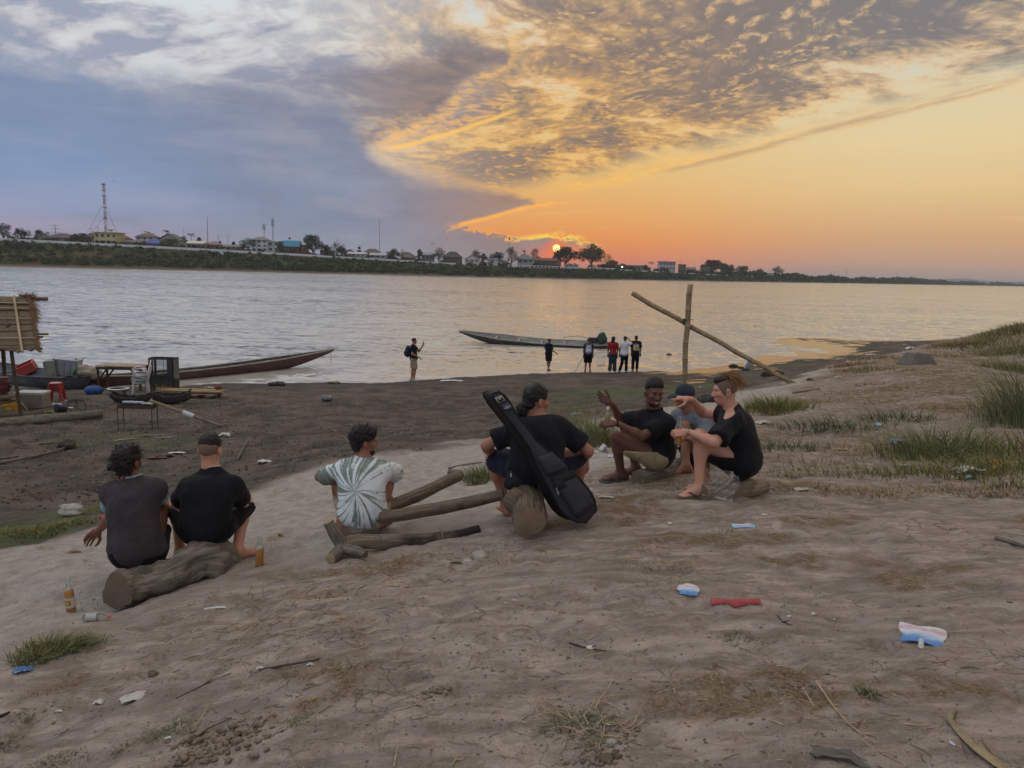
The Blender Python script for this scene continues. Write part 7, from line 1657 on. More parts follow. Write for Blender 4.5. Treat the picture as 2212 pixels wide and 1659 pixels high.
def grill():
    a, b = Gp(260, 926), Gp(337, 926); c = (a + b) / 2; r = empty('wire_grill', c, 'rusty charcoal grill on thin wire legs', 'grill', None, 0); L = (b - a).length; ru = pm((74, 62, 56), .8, .3, 8); wi = pm((70, 68, 66), .6)
    for x in (-L / 2, L / 2):
        for y in (-.14, .14): MB().tube([(x, y, .0), (x, y, .58)], .011, 6).build('leg', wi, r)
        MB().tube([(x, -.14, .14), (x, .14, .14)], .008, 5).build('leg_brace', wi, r)
    MB().tube([(-L / 2, -.14, .14), (L / 2, -.14, .14)], .008, 5).build('leg_brace', wi, r)
    m = MB(); m.box((0, -.14, .545), (L, .012, .08)).box((0, .14, .545), (L, .012, .08)).box((-L / 2, 0, .545), (.012, .27, .08)).box((L / 2, 0, .545), (.012, .27, .08)).box((0, 0, .51), (L - .03, .27, .012)); m.build('tray', ru, r)
    for i in range(7): MB().tube([(-L / 2 + L * (i + .5) / 7, -.15, .59), (-L / 2 + L * (i + .5) / 7, .15, .59)], .006, 5).build('grate_bar', wi, r)
    z0 = c.z + .61
    for k, (dx, rz) in enumerate(((-.22, .2), (-.06, -.3), (.08, .1))):
        bo = empty('plastic_bottle', c + Vector((dx, -.02, .635)), ('crushed clear bottle lying at the left on the grill', 'crushed clear bottle lying in the middle of the grill', 'crushed clear bottle lying right of the middle of the grill')[k], 'bottle', None, rz); MB().lathe([(.028, -.10), (.034, -.08), (.030, 0), (.034, .06), (.014, .11), (.014, .13)], 10, Matrix.Rotation(R(90), 3, 'Y')).build('shell', plain('clear_plastic_%d' % k, (164, 178, 190), .2, .1, 20), bo)
    crumple('paper_sheet', 'pale greenish paper lying on the right end of the grill', c + Vector((.26, 0, .60)), (.24, .16, .03), [pm((176, 186, 172), .7), W1], seed=4)
    pb_ = P(481, 922, 1); e1 = Gp(481, 923); e0 = c + Vector((L / 2 + .02, 0, .66)); po = log('paddle_pole', 'long pale pole leaning from the grill to the mud', [e0 - Vector((.12, 0, -.03)), e0.lerp(e1, .5), e1 + Vector((0, 0, .02))], [.034, .036, .034], M_LOGP, cat='pole', rough=.05, seed=21)
    q0, q1 = e0.lerp(e1, .40), e0.lerp(e1, .56); MB().tube([q0 - po.location, q1 - po.location], .060, 14).build('sleeve', pm((206, 208, 216), .5), po)
grill()
# thatched stall at the left edge
def m_thatch(g, setp):
    p = g.coord('Object'); n = g.noise(g.mapv(p, scale=(22, 22, 2.2)), 3, 6, .7); n2 = g.noise(p, 4, 4, .6)
    c = g.mix(g.ss(n, .3, .7), lin((98, 87, 73)), lin((150, 134, 112))); c = g.mix(g.ss(n2, .5, .7) * .5, c, lin((84, 70, 54)))
    setp(Base_Color=c, Roughness=.95, Specular_IOR_Level=.1, Normal=g.bump(n, .9, .03))
M_THATCH = material('thatch_straw', m_thatch)
def stall():
    Y0 = 18.9; b = Gp(46, 896); r = empty('thatched_stall', b, 'bamboo stall with a thatched roof at the left edge', 'stall'); O = b; Lz = lambda px, py, Y: P(px, py, Y) - O
    tl, tr, br_, bl = Lz(-330, 634, Y0 + .9), Lz(63, 641, Y0 + .9), Lz(84, 757, Y0 - .3), Lz(-330, 762, Y0 - .3)
    rng = np.random.default_rng(4); rows = 8; nrm = (tr - tl).cross(bl - tl).normalized(); nrm = nrm if nrm.y < 0 else -nrm
    for k in range(rows):   # overlapping courses of thatch, each a slab, ragged lower edge
        f0, f1 = k / rows, min(1.0, (k + 1.25) / rows); V, F = [], []; n = 46
        for i in range(n + 1):
            u = i / n; a = tl.lerp(bl, f0).lerp(tr.lerp(br_, f0), u); c = tl.lerp(bl, f1).lerp(tr.lerp(br_, f1), u); rag = (c - a).normalized() * rng.uniform(-.08, .08) * (1 if k == rows - 1 else .22); lift = nrm * (.026 - .003 * k + .015)
            V += [a + nrm * .0 , c + rag + lift, c + rag + lift - nrm * .045, a - nrm * .05]
        for i in range(n):
            for j in range(4): F.append((i * 4 + j, i * 4 + (j + 1) % 4, (i + 1) * 4 + (j + 1) % 4, (i + 1) * 4 + j))
        F += [(0, 3, 2, 1), (n * 4, n * 4 + 1, n * 4 + 2, n * 4 + 3)]; link('thatch_course', mesh_from('thatch_course', V, F, M_THATCH), r)
    m = MB()
    for i in range(1100):
        f = rng.random(); e = tr.lerp(br_, f) if i % 3 else tl.lerp(tr, rng.random()) * 0 + bl.lerp(br_, rng.random()); d = (Vector((rng.uniform(.3, 1), rng.uniform(-.4, .4), rng.uniform(-.9, -.1))) if i % 3 else Vector((rng.uniform(-.15, .15), -.2, -1))).normalized(); L = rng.uniform(.08, .24) * (1.5 if i % 3 and f < .4 else .8)
        if not i % 3: L *= .5
        p0 = e - d * .06 + Vector((0, rng.uniform(-.04, .04), rng.uniform(-.02, .04))); m.tube([p0, p0 + d * L * .6, p0 + d * L + Vector((0, 0, -.06 * L))], [.006, .005, .002], 3, False)
    for i in range(120):
        p0 = tr + Vector((rng.uniform(-.25, .12), rng.uniform(-.06, .06), rng.uniform(-.05, .05))); d = Vector((rng.normal() * .8 + .3, rng.normal() * .4, rng.uniform(-.2, .7))).normalized(); m.tube([p0, p0 + d * rng.uniform(.06, .17)], [.007, .003], 3, False)
    o = m.build('loose_straw', pm((132, 106, 80)), r); o['kind'] = 'stuff'
    bt = pm((176, 158, 128), .7)
    for f in (.12, .22, .41, .77): MB().tube([tl.lerp(bl, f) - Vector((0, .09, 0)), tr.lerp(br_, f) - Vector((-.02, .09, 0))], .018, 6).build('batten', bt, r)
    for u, dk in ((.62, 1), (.78, 1), (.93, 0)):
        MB().tube([tl.lerp(tr, u) - Vector((0, .10, -.02)), bl.lerp(br_, u) - Vector((0, .12, .02))], .022 if dk else .03, 6).build('rafter', pm((84, 72, 58)) if dk else bt, r)
    wd = pm((104, 90, 76), .85, .2, 6)
    MB().tube([Lz(-330, 640, Y0 + .95), Lz(102, 646, Y0 + .95)], .05, 8).build('ridge_pole', pm((118, 92, 80), .8), r)
    for a, c, Y in ((722, 104, .1), (728, 92, .25), (753, 91, -.2)): MB().tube([Lz(-100, a - 2, Y0 + Y), Lz(c, a, Y0 + Y)], .028, 7).build('purlin', wd, r)
    MB().tube([Lz(17, 700, 19.1), Lz(30, 800, 19.15), Vector((0, 0, -.1))], [.045, .045, .045], 9).build('post', wd, r); q = Gp(14, 872); MB().tube([Lz(3, 700, 20.0), q - O - Vector((0, 0, .1))], [.055, .05], 9).build('post', wd, r)
    q = Gp(-150, 900); MB().tube([Lz(-170, 720, 19.1), q - O - Vector((0, 0, .1))], .055, 9).build('post', wd, r)
    # plank counter under the roof
    for i in range(3): MB().box(Lz(-6, 866, 19.5) + Vector((-.9, -.25 + i * .2, 0)), (2.6, .185, .05)).build('counter_plank', pm((112, 82, 66), .8, .2, 6), r)
stall()
def drum(label, loc, r_, h_, mat, cat='drum', name='metal_drum'):
    r = empty(name, loc, label, cat); MB().lathe([(r_ * .96, 0), (r_, .02), (r_, h_ * .32), (r_ * 1.03, h_ * .34), (r_, h_ * .36), (r_, h_ * .64), (r_ * 1.03, h_ * .66), (r_, h_ * .68), (r_, h_ - .02), (r_ * .96, h_)], 20).build('barrel', mat, r, smooth_=True); MB().lathe([(r_ * .98, h_), (r_ * .98, h_ + .015)], 20).build('lid', mat, r); MB().tube([(r_, 0, h_ * .4), (r_ + .07, 0, h_ * .36)], .03, 8).build('tap', pm((40, 40, 42)), r)
drum('maroon drum on the stall counter at the left edge', P(2, 846, 19.4), .21, .36, pm((98, 50, 54), .5)); 
rt = empty('rice_sack', P(4, 864, 19.5), 'grey-beige sack on the stall counter below the maroon drum', 'sack'); V, Q = solid([Ell((0, 0, .10), (.30, .2, .11), k=.05), Ell((-.1, 0, .16), (.2, .16, .08), k=.05)], .025, lambda X, Y, Z: wob(X, Y, Z, 30) * .02); link('sack', fast_mesh('sack', V, Q, pm((138, 126, 110))), rt)
def cooler():
    r = root_at('cool_box', 72, 879, 'grey-beige cool box with a whitish lid beside the stall post', 'cool box', .06); b = plain('cooler_body', (142, 140, 130), .6, .12, 3, dirt=(112, 106, 94)); w = pm((190, 190, 190), .5)
    V, Q = solid([Ell((0, 0, .20), (.36, .25, .23), k=.02, cuts=[((0, 0, .36), (0, 0, 1))])], .03); MB().box((0, 0, .19), (.70, .44, .38), None, None, 1.05).build('body', b, r); MB().box((0, 0, .415), (.76, .50, .06)).build('lid', w, r); MB().box((0, -.235, .30), (.3, .03, .04)).build('handle', b, r); MB().box((.38, 0, .24), (.05, .14, .03)).build('side_handle', b, r); MB().tube([(-.28, -.27, .34), (.12, -.5, 0)], .012, 5).build('tie_stick', pm((176, 160, 130)), r)
cooler()
cr('yellow_crate', 'yellow crate under the stall counter', 26, 886, (.30, .30, .15), pm((196, 150, 40), .5), 'crate', .1); MB().box((0, -.165, .08), (.14, .006, .07)).build('panel', pm((206, 190, 130), .5), [o for o in COL.objects if o.name == 'yellow_crate'][0])
def stand():
    r = root_at('wire_stand', 166, 884, 'small black wire stand on the mud', 'stand', .2); wi = pm((48, 46, 46), .6); 
    for z, rr in ((.26, .16), (.22, .16)): MB().tube([(rr * math.cos(a) * 1.1, rr * math.sin(a), z) for a in np.linspace(0, 6.283, 19)], .010, 5).build('ring', wi, r)
    for k in range(4): a = k * 1.57 + .4; MB().tube([(.17 * math.cos(a), .16 * math.sin(a), .26), (.23 * math.cos(a), .22 * math.sin(a), 0)], .009, 5).build('leg', wi, r)
stand()
r = root_at('paint_bucket', 132, 893, 'dark blue bucket lying on its side, mouth to the viewer', 'bucket', -.7, .10); Mx = Matrix.Rotation(R(78), 3, 'X'); MB().lathe([(.085, 0), (.11, .24)], 16, Mx, (0, .12, 0)).build('pail', pm((34, 38, 56), .5), r); MB().lathe([(.118, .235), (.118, .25), (.10, .245)], 16, Mx, (0, .12, 0)).build('rim', pm((28, 30, 44), .5), r)
crumple('yellow_bag', 'yellow crumpled bag beside the dark blue bucket', Gp(112, 892), (.30, .16, .08), [pm((150, 146, 60)), W1], seed=9)
r = root_at('tin_can', 124, 877, 'white can lying below the red stools', 'can', .1, .04); MB().lathe([(.036, -.12), (.038, -.11), (.038, .11), (.036, .12)], 14, Matrix.Rotation(R(90), 3, 'Y')).build('can', pm((196, 202, 210), .4), r)
r = root_at('spray_can', 142, 872, 'small silvery can standing by the leg of the red stools', 'can'); MB().lathe([(.03, 0), (.032, .01), (.032, .09), (.02, .11)], 12).build('can', plain('can_metal', (176, 180, 184), .3, .1, 9, .5, .6), r)
r = root_at('blue_bucket', 312, 850, 'blue bucket standing behind the legs of the chair stack', 'bucket'); MB().lathe([(.12, 0), (.16, .30)], 16, None, (.1, .45, 0)).build('pail', pm((44, 60, 136), .5), r); MB().lathe([(.168, .29), (.168, .315)], 16, None, (.1, .45, 0)).build('rim', pm((44, 60, 136), .5), r)
# boulders, stones and clods
def rock(name, label, c, size, mat, seed=1, rough=.25, group=None, cat='stone', flat=.3):
    bm = bmesh.new(); bmesh.ops.create_icosphere(bm, subdivisions=3, radius=1)
    for v in bm.verts:
        k = 1 + mnoise.noise(v.co * 1.3 + Vector((seed * 5.1, 0, 0))) * rough * 1.6 + mnoise.noise(v.co * 3.6 + Vector((0, seed * 3, 0))) * rough * .6; v.co = Vector((v.co.x * size[0] * k, v.co.y * size[1] * k, max(v.co.z * size[2] * k, -size[2] * flat)))
    me = bpy.data.meshes.new(name); bm.to_mesh(me); bm.free(); me.materials.append(mat); me.polygons.foreach_set('use_smooth', np.ones(len(me.polygons), bool)); return link(name, me, None, c, label=label, category=cat, group=group)
def m_rock(name, a, b):
    def fn(g, setp):
        p = g.coord('Object'); n = g.noise(p, 8, 6, .65); setp(Base_Color=g.mix(g.ss(n, .35, .65), lin(a), lin(b)), Roughness=.9, Specular_IOR_Level=.15, Normal=g.bump(n, .8, .03))
    return material(name, fn)
M_ROCKD, M_ROCKP, M_ROCKB = m_rock('stone_dark', (52, 48, 46), (84, 78, 72)), m_rock('stone_pale', (140, 136, 130), (186, 182, 174)), m_rock('stone_brown', (86, 74, 64), (126, 110, 96))
q = Gp(144, 968); rock('mud_clod', 'round dark clod of mud beside the grey branch', q + Vector((0, 0, .06)), (.17, .15, .11), M_ROCKD, 3, cat='clod')
rock('shore_stone', 'left one of the two dark stones at the waterline', Gp(589, 833) + Vector((0, 0, .04)), (.20, .16, .09), M_ROCKD, 4); rock('shore_stone', 'right one of the two dark stones at the waterline', Gp(603, 833) + Vector((0, 0, .05)), (.22, .16, .10), M_ROCKD, 5)
rock('shore_stone', 'brown lump at the waterline right of the two dark stones', Gp(721, 829) + Vector((0, 0, .03)), (.22, .16, .07), M_ROCKB, 6)
r = root_at('rusty_tin', 706, 866, 'dented grey tin on the mud', 'tin', .3, .09); V, Q = solid([Cone((-.10, 0, 0), (.10, 0, 0), .085, .085, .03)], .02, lambda X, Y, Z: wob(X, Y, Z, 40) * .012); link('body', fast_mesh('body', V, Q, pm((112, 116, 116), .5)), r); MB().box((.09, -.05, .06), (.06, .05, .03)).build('lid', pm((196, 198, 198), .5), r)
rock('river_float', 'small dark float drifting right of the group', Vector((P(1442, 758, 45).x, 44.5, .02)), (.16, .12, .10), pm((88, 72, 66)), 7, .1, cat='float')
for a, b, s, l in [(1584, 792, .22, 'dark stone left of the white tub'), (1600, 795, .15, 'smaller dark stone close to the white tub'), (1612, 800, .20, 'dark stone just below the white tub'), (1668, 812, .42, 'broad dark mound right of the white tub'), (1535, 868, .25, 'dark flat clod on the wet mud behind the cap'), (1750, 822, .10, 'small clod by the leaning bamboo')]:
    rock('mud_stone', l, Gp(a, b) + Vector((0, 0, s * .15)), (s, s * .8, s * .45), M_ROCKD, int(a) % 17)
r = root_at('white_tub', 1618, 790, 'white plastic tub lying at the wet edge', 'tub', .2, .16); r.rotation_euler = (.5, .3, .2); m = MB(); m.box((0, 0, 0), (.42, .30, .28), None, None, .86); m.build('tub', pm((196, 200, 202), .5), r); MB().box((0, 0, -.14), (.46, .34, .035)).build('rim', pm((206, 208, 208), .5), r)
def conc():
    q = Gp(1981, 788); r = empty('concrete_block', q, 'tapered concrete block on the right terrace', 'block', None, .1); mt = plain('block_concrete', (112, 106, 100), .9, .2, 2.5, dirt=(88, 80, 72), bump=.5)
    V, F = [], []; 
    for z, w, d in ((-.06, .42, .36), (.02, .42, .36), (.30, .27, .24), (.345, .25, .22)):
        V += [(-w, -d, z), (w, -d, z), (w, d, z), (-w, d, z)]
    for k in range(3):
        for i in range(4): F.append((k * 4 + i, k * 4 + (i + 1) % 4, k * 4 + 4 + (i + 1) % 4, k * 4 + 4 + i))
    F += [(3, 2, 1, 0), (12, 13, 14, 15)]; link('block', mesh_from('block', V, F, mt), r); MB().lathe([(.05, .335), (.05, .37)], 10).build('stub', mt, r)
conc()

# ------------------------------------------------------------------ people by the water
def stand(px, py, hd, k, over=None, zoff=0.0):
    q = Gp(px, py); q.z = max(q.z, -.02); f = Vector((math.sin(R(hd)), math.cos(R(hd)), 0)); rt_ = Vector((f.y, -f.x, 0))
    base = dict(anL=(-.10, 0, .08), anR=(.10, .02, .08), knL=(-.10, .06, .48), knR=(.10, .06, .48), hipL=(-.09, 0, .92), hipR=(.09, 0, .92), shL=(-.175, -.02, 1.42), shR=(.175, -.02, 1.42), neck=(0, -.01, 1.50), head=(0, .025, 1.635),
                elL=(-.23, -.03, 1.15), elR=(.23, -.03, 1.15), wrL=(-.24, .05, .90), wrR=(.24, .05, .90)); face = (0, 1, 0)
    over = dict(over or {}); face = over.pop('face', face); base.update(over); T = lambda v: q + (rt_ * v[0] + f * v[1] + Vector((0, 0, v[2]))) * k
    J = {n: T(v) for n, v in base.items()}; D = lambda v: rt_ * v[0] + f * v[1] + Vector((0, 0, v[2])); J['face'] = D(face); J['toeL'] = D((-.15, 1, 0)); J['toeR'] = D((.15, 1, 0)); return J, q, f, rt_
GS = 'people standing at the waterline'
HB = lambda r, O, J, k, big=1.0: hair_on(r, O, J, [Ell((0, -.016, .05), (.083 * big, .100 * big, .086), k=.03, cuts=[((0, .06, .03), (0, 1, -.8))])], M_HAIRB, k=k, h=.014, amp=.004, freq=70)
def shoes(J, k, mat, r, O):
    for s in 'LR':
        a = J['an' + s]; f = Vector(J['toe' + s]).normalized(); V, Q = solid([Cone(a - f * .04 * k - Vector((0, 0, .035 * k)), a + f * .15 * k - Vector((0, 0, .045 * k)), .048 * k, .040 * k, .03), Cone(a, a + f * .05 * k - Vector((0, 0, .03 * k)), .046 * k, .045 * k, .03)], .016, None, [(a - Vector((0, 0, .082 * k)), (0, 0, -1))]); link('shoe', fast_mesh('shoe', V - _np(O), Q, mat), r)
J, q, f, rt_ = stand(893, 823, 84, 1.0, dict(elL=(-.20, .20, 1.20), wrL=(-.14, .36, 1.42), wrR=(.20, .22, 1.00), elR=(.24, -.06, 1.14), knL=(-.10, -.02, .48), anL=(-.1, -.08, .08), face=(0, 1, .05)))
r, O, fr = person('man in a dark tee and khaki shorts holding up a phone at the waterline', J, SK_TAN, h=.02, root_at=q, shirt=dict(mat=C_DKNAVY, inf=.02, hem=.02, sleeve=.7, drop=.06), shorts=dict(mat=C_KHAKI, len=.95, inf=.03), group=GS, hands=dict(L=dict(d=(.1, 0, 1), palm=(.6, .6, 0))), build_=1.05); HB(r, O, J, 1.0); shoes(J, 1.0, pm((176, 172, 168)), r, O)
ph = J['wrL'] + Vector((.03, -.02, .15)); rt2 = empty('phone', ph, 'phone held up by the man at the waterline', 'phone', None, .2); MB().box((0, 0, 0), (.010, .075, .155)).build('case', pm((40, 40, 44), .4), rt2); MB().box((.0065, 0, 0), (.003, .068, .145)).build('screen', pm((60, 66, 80), .2), rt2)
def backpack(J, f, label, mat, k=1.0, pocket=None):
    c = (J['shL'] + J['shR']) / 2 * .62 + (J['hipL'] + J['hipR']) / 2 * .38 - f * .22 * k; r = empty('backpack', c, label, 'backpack'); F = frame(f, (0, 0, 1))
    V, Q = solid([Ell((0, 0, -.02), (.16 * k, .12 * k, .24 * k), k=.03), Ell((0, -.03, -.10), (.15 * k, .13 * k, .14 * k), k=.03)], .02); link('pack', fast_mesh('pack', V @ F.T, Q, mat), r); V, Q = solid([Ell((0, -.115 * k, -.08), (.11 * k, .05 * k, .10 * k), k=.02)], .018); link('pocket', fast_mesh('pocket', V @ F.T, Q, pocket or mat), r)
    for s in (-1, 1): MB().tube([Vector(F @ np.array(p)) for p in ((s * .11 * k, .06 * k, .18 * k), (s * .13 * k, .20 * k, .27 * k), (s * .14 * k, .34 * k, .14 * k), (s * .15 * k, .30 * k, -.10 * k), (s * .12 * k, .10 * k, -.2 * k))], .02, 6, squash=.5).build('strap', mat, r)
backpack(J, f, 'dark blue backpack on the back of the man with the phone', pm((34, 38, 56)))
J, q, f, rt_ = stand(1184, 803, 40, .86, dict(elR=(.24, .0, 1.14), wrR=(.30, .22, 1.02), elL=(-.22, 0, 1.14), wrL=(-.10, .22, 1.05), anR=(.08, -.10, .08), anL=(-.06, .10, .08), knR=(.09, .0, .48), face=(.2, 1, -.15)))
r, O, fr = person('boy in dark shorts with his hands held before him at the waterline', J, SK_BROWN, h=.02, k=.86, root_at=q, shirt=dict(mat=C_DKNAVY, inf=.02, hem=.025, sleeve=.75, drop=.12), shorts=dict(mat=C_BLACK2, len=.85, inf=.028), group=GS); HB(r, O, J, .86); shoes(J, .86, pm((60, 62, 68)), r, O)
J, q, f, rt_ = stand(1269, 804, 2, .90, dict(elL=(-.23, .02, 1.15), wrL=(-.23, .06, .90), anL=(-.12, 0, .08), anR=(.13, .0, .08), face=(.1, 1, -.2)))
r, O, fr = person('boy with a pale backpack and dark shorts seen from behind', J, SK_BROWN, h=.02, k=.90, root_at=q, shirt=dict(mat=C_CHAR, inf=.02, hem=.02, sleeve=.7, drop=.06), shorts=dict(mat=C_BLACK2, len=.95, inf=.028), group=GS); HB(r, O, J, .90)
backpack(J, f, 'pale blue-grey backpack on the boy at the waterline', pm((150, 158, 176)), .9, pm((186, 190, 200)))
a = J['wrL'] + Vector((0, 0, -.1)); log('stick', 'thin stick trailing from the hand of the boy with the pale backpack', [a, a.lerp(Gp(1240, 806), .5), Gp(1240, 806)], [.014, .013, .012], M_LOG, cat='stick', n=6, sub=3)
J, q, f, rt_ = stand(1322, 806, 12, .96, dict(anL=(-.12, 0, .08), anR=(.11, .06, .08), elR=(.22, .0, 1.14), wrR=(.20, .08, .88), face=(.6, 1, 0)))
r, O, fr = person('long-haired girl in a red top and wide dark trousers', J, SK_BROWN, h=.02, k=.96, root_at=q, shirt=dict(mat=C_RED, inf=.012, hem=.012, sleeve=1.0, drop=.02), shorts=dict(mat=C_DENIM, len=1.92, inf=.03, flare=2.0), group=GS, build_=.90); shoes(J, .96, pm((190, 190, 190)), r, O)
hair_on(r, O, J, [Ell((0, -.02, .045), (.088, .104, .092), k=.03, cuts=[((0, .06, .02), (0, 1, -.5))]), Ell((0, -.075, -.11), (.085, .050, .15), k=.04)], M_HAIRB, k=.96, h=.014, amp=.004, freq=60)
J, q, f, rt_ = stand(1347, 806, 10, .96, dict(elR=(.34, .12, 1.42), wrR=(.18, .18, 1.60), anL=(-.20, -.04, .08), anR=(.12, 0, .08), face=(.1, 1, 0)))
r, O, fr = person('person in a white tee shading the eyes with one hand', J, SK_BROWN, h=.02, k=.96, root_at=q, shirt=dict(mat=C_WHITE, inf=.02, hem=.02, sleeve=.7, drop=.10), shorts=dict(mat=C_DKNAVY, len=1.90, inf=.02, flare=1.6), group=GS, build_=.92); HB(r, O, J, .96); shoes(J, .96, pm((80, 80, 84)), r, O)
J, q, f, rt_ = stand(1371, 803, 6, .98, dict(elL=(-.22, -.02, 1.15), wrL=(-.20, .06, .90), face=(.2, 1, .1)))
r, O, fr = person('tall teenager in a black tee with a yellow and white back print', J, SK_BROWN, h=.02, k=.98, root_at=q, shirt=dict(mat=C_BLACK, inf=.024, hem=.02, sleeve=.85, drop=.10, fold=.003), shorts=dict(mat=C_DKNAVY, len=1.88, inf=.022, flare=1.5), group=GS, build_=.92); HB(r, O, J, .98)
pc = (J['shL'] + J['shR']) / 2 - f * .150 - Vector((0, 0, .20)) - Vector(O); Mz = Matrix(frame(f, (0, 0, 1)).tolist())
for (dx, dz, w, h_, c, dy) in ((0, 0, .24, .30, (206, 206, 200), 0), (.01, -.03, .16, .17, (206, 176, 60), .004), (0, .11, .20, .04, (50, 50, 54), .004), (.03, -.06, .06, .08, (110, 90, 50), .008)):
    MB().box(pc + Mz @ Vector((dx, -dy, dz)), (w, .03, h_), None, Mz).build('back_print', pm(c), r)
# ------------------------------------------------------------------ grass
def m_grass(name, a, b, c):
    def fn(g, setp):
        r = g.attr('tone'); t = g.attr('tip')
        setp(Base_Color=g.mix(g.ss(t, .45, 1.0) * .5, g.mix(r, lin(a), lin(b)), lin(c)), Roughness=.75, Specular_IOR_Level=.2)
    return material(name, fn)
M_GG = m_grass('grass_green', (92, 100, 66), (126, 130, 90), (160, 152, 114)); M_GD = m_grass('grass_dry', (124, 104, 76), (164, 142, 106), (176, 156, 120)); M_GY = m_grass('grass_yellow', (92, 98, 56), (138, 132, 80), (160, 146, 98)); M_GX = m_grass('grass_dark', (82, 90, 66), (110, 114, 82), (142, 136, 102))
def blades(cx, cy, rad, n, hgt, wid, rng, lean=.5, wind=(0, 0), flat=1.0, ry=None):
    """n bent blades rooted on the ground inside a patch -> verts, quads, tone, tip"""
    a = rng.random(n) * 6.283; q = np.sqrt(rng.random(n)) * (1 + .25 * rng.normal(size=n)); X = cx + np.cos(a) * rad * q; Y = cy + np.sin(a) * (ry or rad) * q; Z = H(X, Y) - .01
    L = hgt * (.45 + .75 * rng.random(n)) * np.clip(1.15 - q * .45, .4, 1.1); d = a + rng.normal(size=n) * .9; ln = lean * (.3 + 1.0 * rng.random(n)) * flat
    dx, dy = np.cos(d) * ln + wind[0], np.sin(d) * ln + wind[1]; w = wid * (.6 + .8 * rng.random(n)); pa = rng.random(n) * 6.283; px, py = np.cos(pa) * w, np.sin(pa) * w; K = 5; V = []
    for k in range(K):
        t = k / (K - 1); s = (1 - t ** 1.6) * .95 + .05; hz = t - .33 * t * t * np.minimum(ln, 1.6) ; x = X + dx * L * t * t; y = Y + dy * L * t * t; z = Z + L * hz * np.clip(1 - .25 * ln, .25, 1)
        z = np.maximum(z, Z + .012 * t)
        V += [np.stack([x - px * s, y - py * s, z], 1), np.stack([x + px * s, y + py * s, z], 1)]
    V = np.stack(V, 1).reshape(-1, 3); o = (np.arange(n) * 2 * K)[:, None]; Q = np.concatenate([o + np.array([2 * k, 2 * k + 1, 2 * k + 3, 2 * k + 2]) for k in range(K - 1)])
    return V, Q, np.repeat(rng.random(n), 2 * K), np.tile(np.repeat(np.linspace(0, 1, K), 2), n)
def grass_obj(name, items, mat, seed, label=None, cat=None, kind=None):
    rng = np.random.default_rng(seed); Vs, Qs, T, U, o = [], [], [], [], 0
    for (a, b, rad, n, hg, wd, ln, wind, *rest) in items:
        q = Gp(a, b); V, Q, t, u = blades(q.x, q.y, rad, n, hg, wd, rng, ln, wind, ry=rest[0] if rest else None); Vs.append(V); Qs.append(Q + o); T.append(t); U.append(u); o += len(V)
    V = np.concatenate(Vs); c = V.mean(0) if kind is None else np.zeros(3); me = fast_mesh(name, V - c, np.concatenate(Qs), mat, False); set_attr(me, 'tone', np.concatenate(T)); set_attr(me, 'tip', np.concatenate(U))
    return link(name, me, None, tuple(c), label=label, category=cat, kind=kind)
W0 = (-.25, .05)
for k, (lab, items, mat) in enumerate([
 ('tall green grass clump rising at the right edge', [(2200, 915, .42, 330, 1.15, .005, .55, (-.22, 0)), (2226, 925, .5, 330, 1.3, .005, .5, (-.25, 0)), (2160, 900, .40, 130, .7, .0045, .7, (-.3, 0))], M_GG),
 ('yellowish grass tuft left of the foot of the leaning bamboo', [(1675, 884, .55, 480, .40, .007, .7, W0), (1655, 886, .5, 260, .3, .007, .8, W0)], M_GY),
 ('green grass tuft with litter behind the raised hand of the black polo', [(1268, 955, .42, 620, .48, .006, .65, (-.1, .05)), (1300, 962, .34, 420, .42, .006, .7, (-.1, 0)), (1250, 925, .4, 260, .40, .005, .7, W0)], M_GG),
 ('green grass tuft left of the person in navy shorts', [(1048, 1034, .26, 420, .24, .0045, .75, (-.05, .05)), (1020, 1036, .14, 120, .14, .004, .9, W0)], M_GG),
 ('green grass tuft at the lower left, above a blue packet', [(118, 1412, .20, 520, .17, .0036, .9, (.25, .1), .10), (70, 1428, .12, 220, .12, .0034, 1.0, (.2, .1), .06), (170, 1390, .12, 200, .13, .0034, 1.0, (.2, .1), .06)], M_GG),
 ('dense arching grass clump in the middle of the right terrace', [(2010, 985, .58, 420, .60, .005, .85, (-.15, 0)), (2055, 970, .50, 200, .52, .005, .9, (-.1, 0)), (1975, 990, .42, 150, .5, .0045, .9, (-.2, 0))], M_GG),
 ('flattened dark grass clump left of the arching clump', [(1785, 925, .72, 330, .34, .006, 1.2, (-.3, 0), .5), (1808, 928, .6, 110, .3, .005, 1.2, W0)], M_GX),
 ('flattened grass clump behind the arching clump', [(1930, 905, .62, 240, .36, .006, 1.1, (-.35, 0), .45)], M_GX),
 ('dark green grass patch right behind the back of the pointing person', [(1690, 970, .50, 280, .26, .005, 1.1, W0, .35)], M_GX)]):
    grass_obj('grass_tuft', items, mat, 100 + k, lab, 'grass tuft')
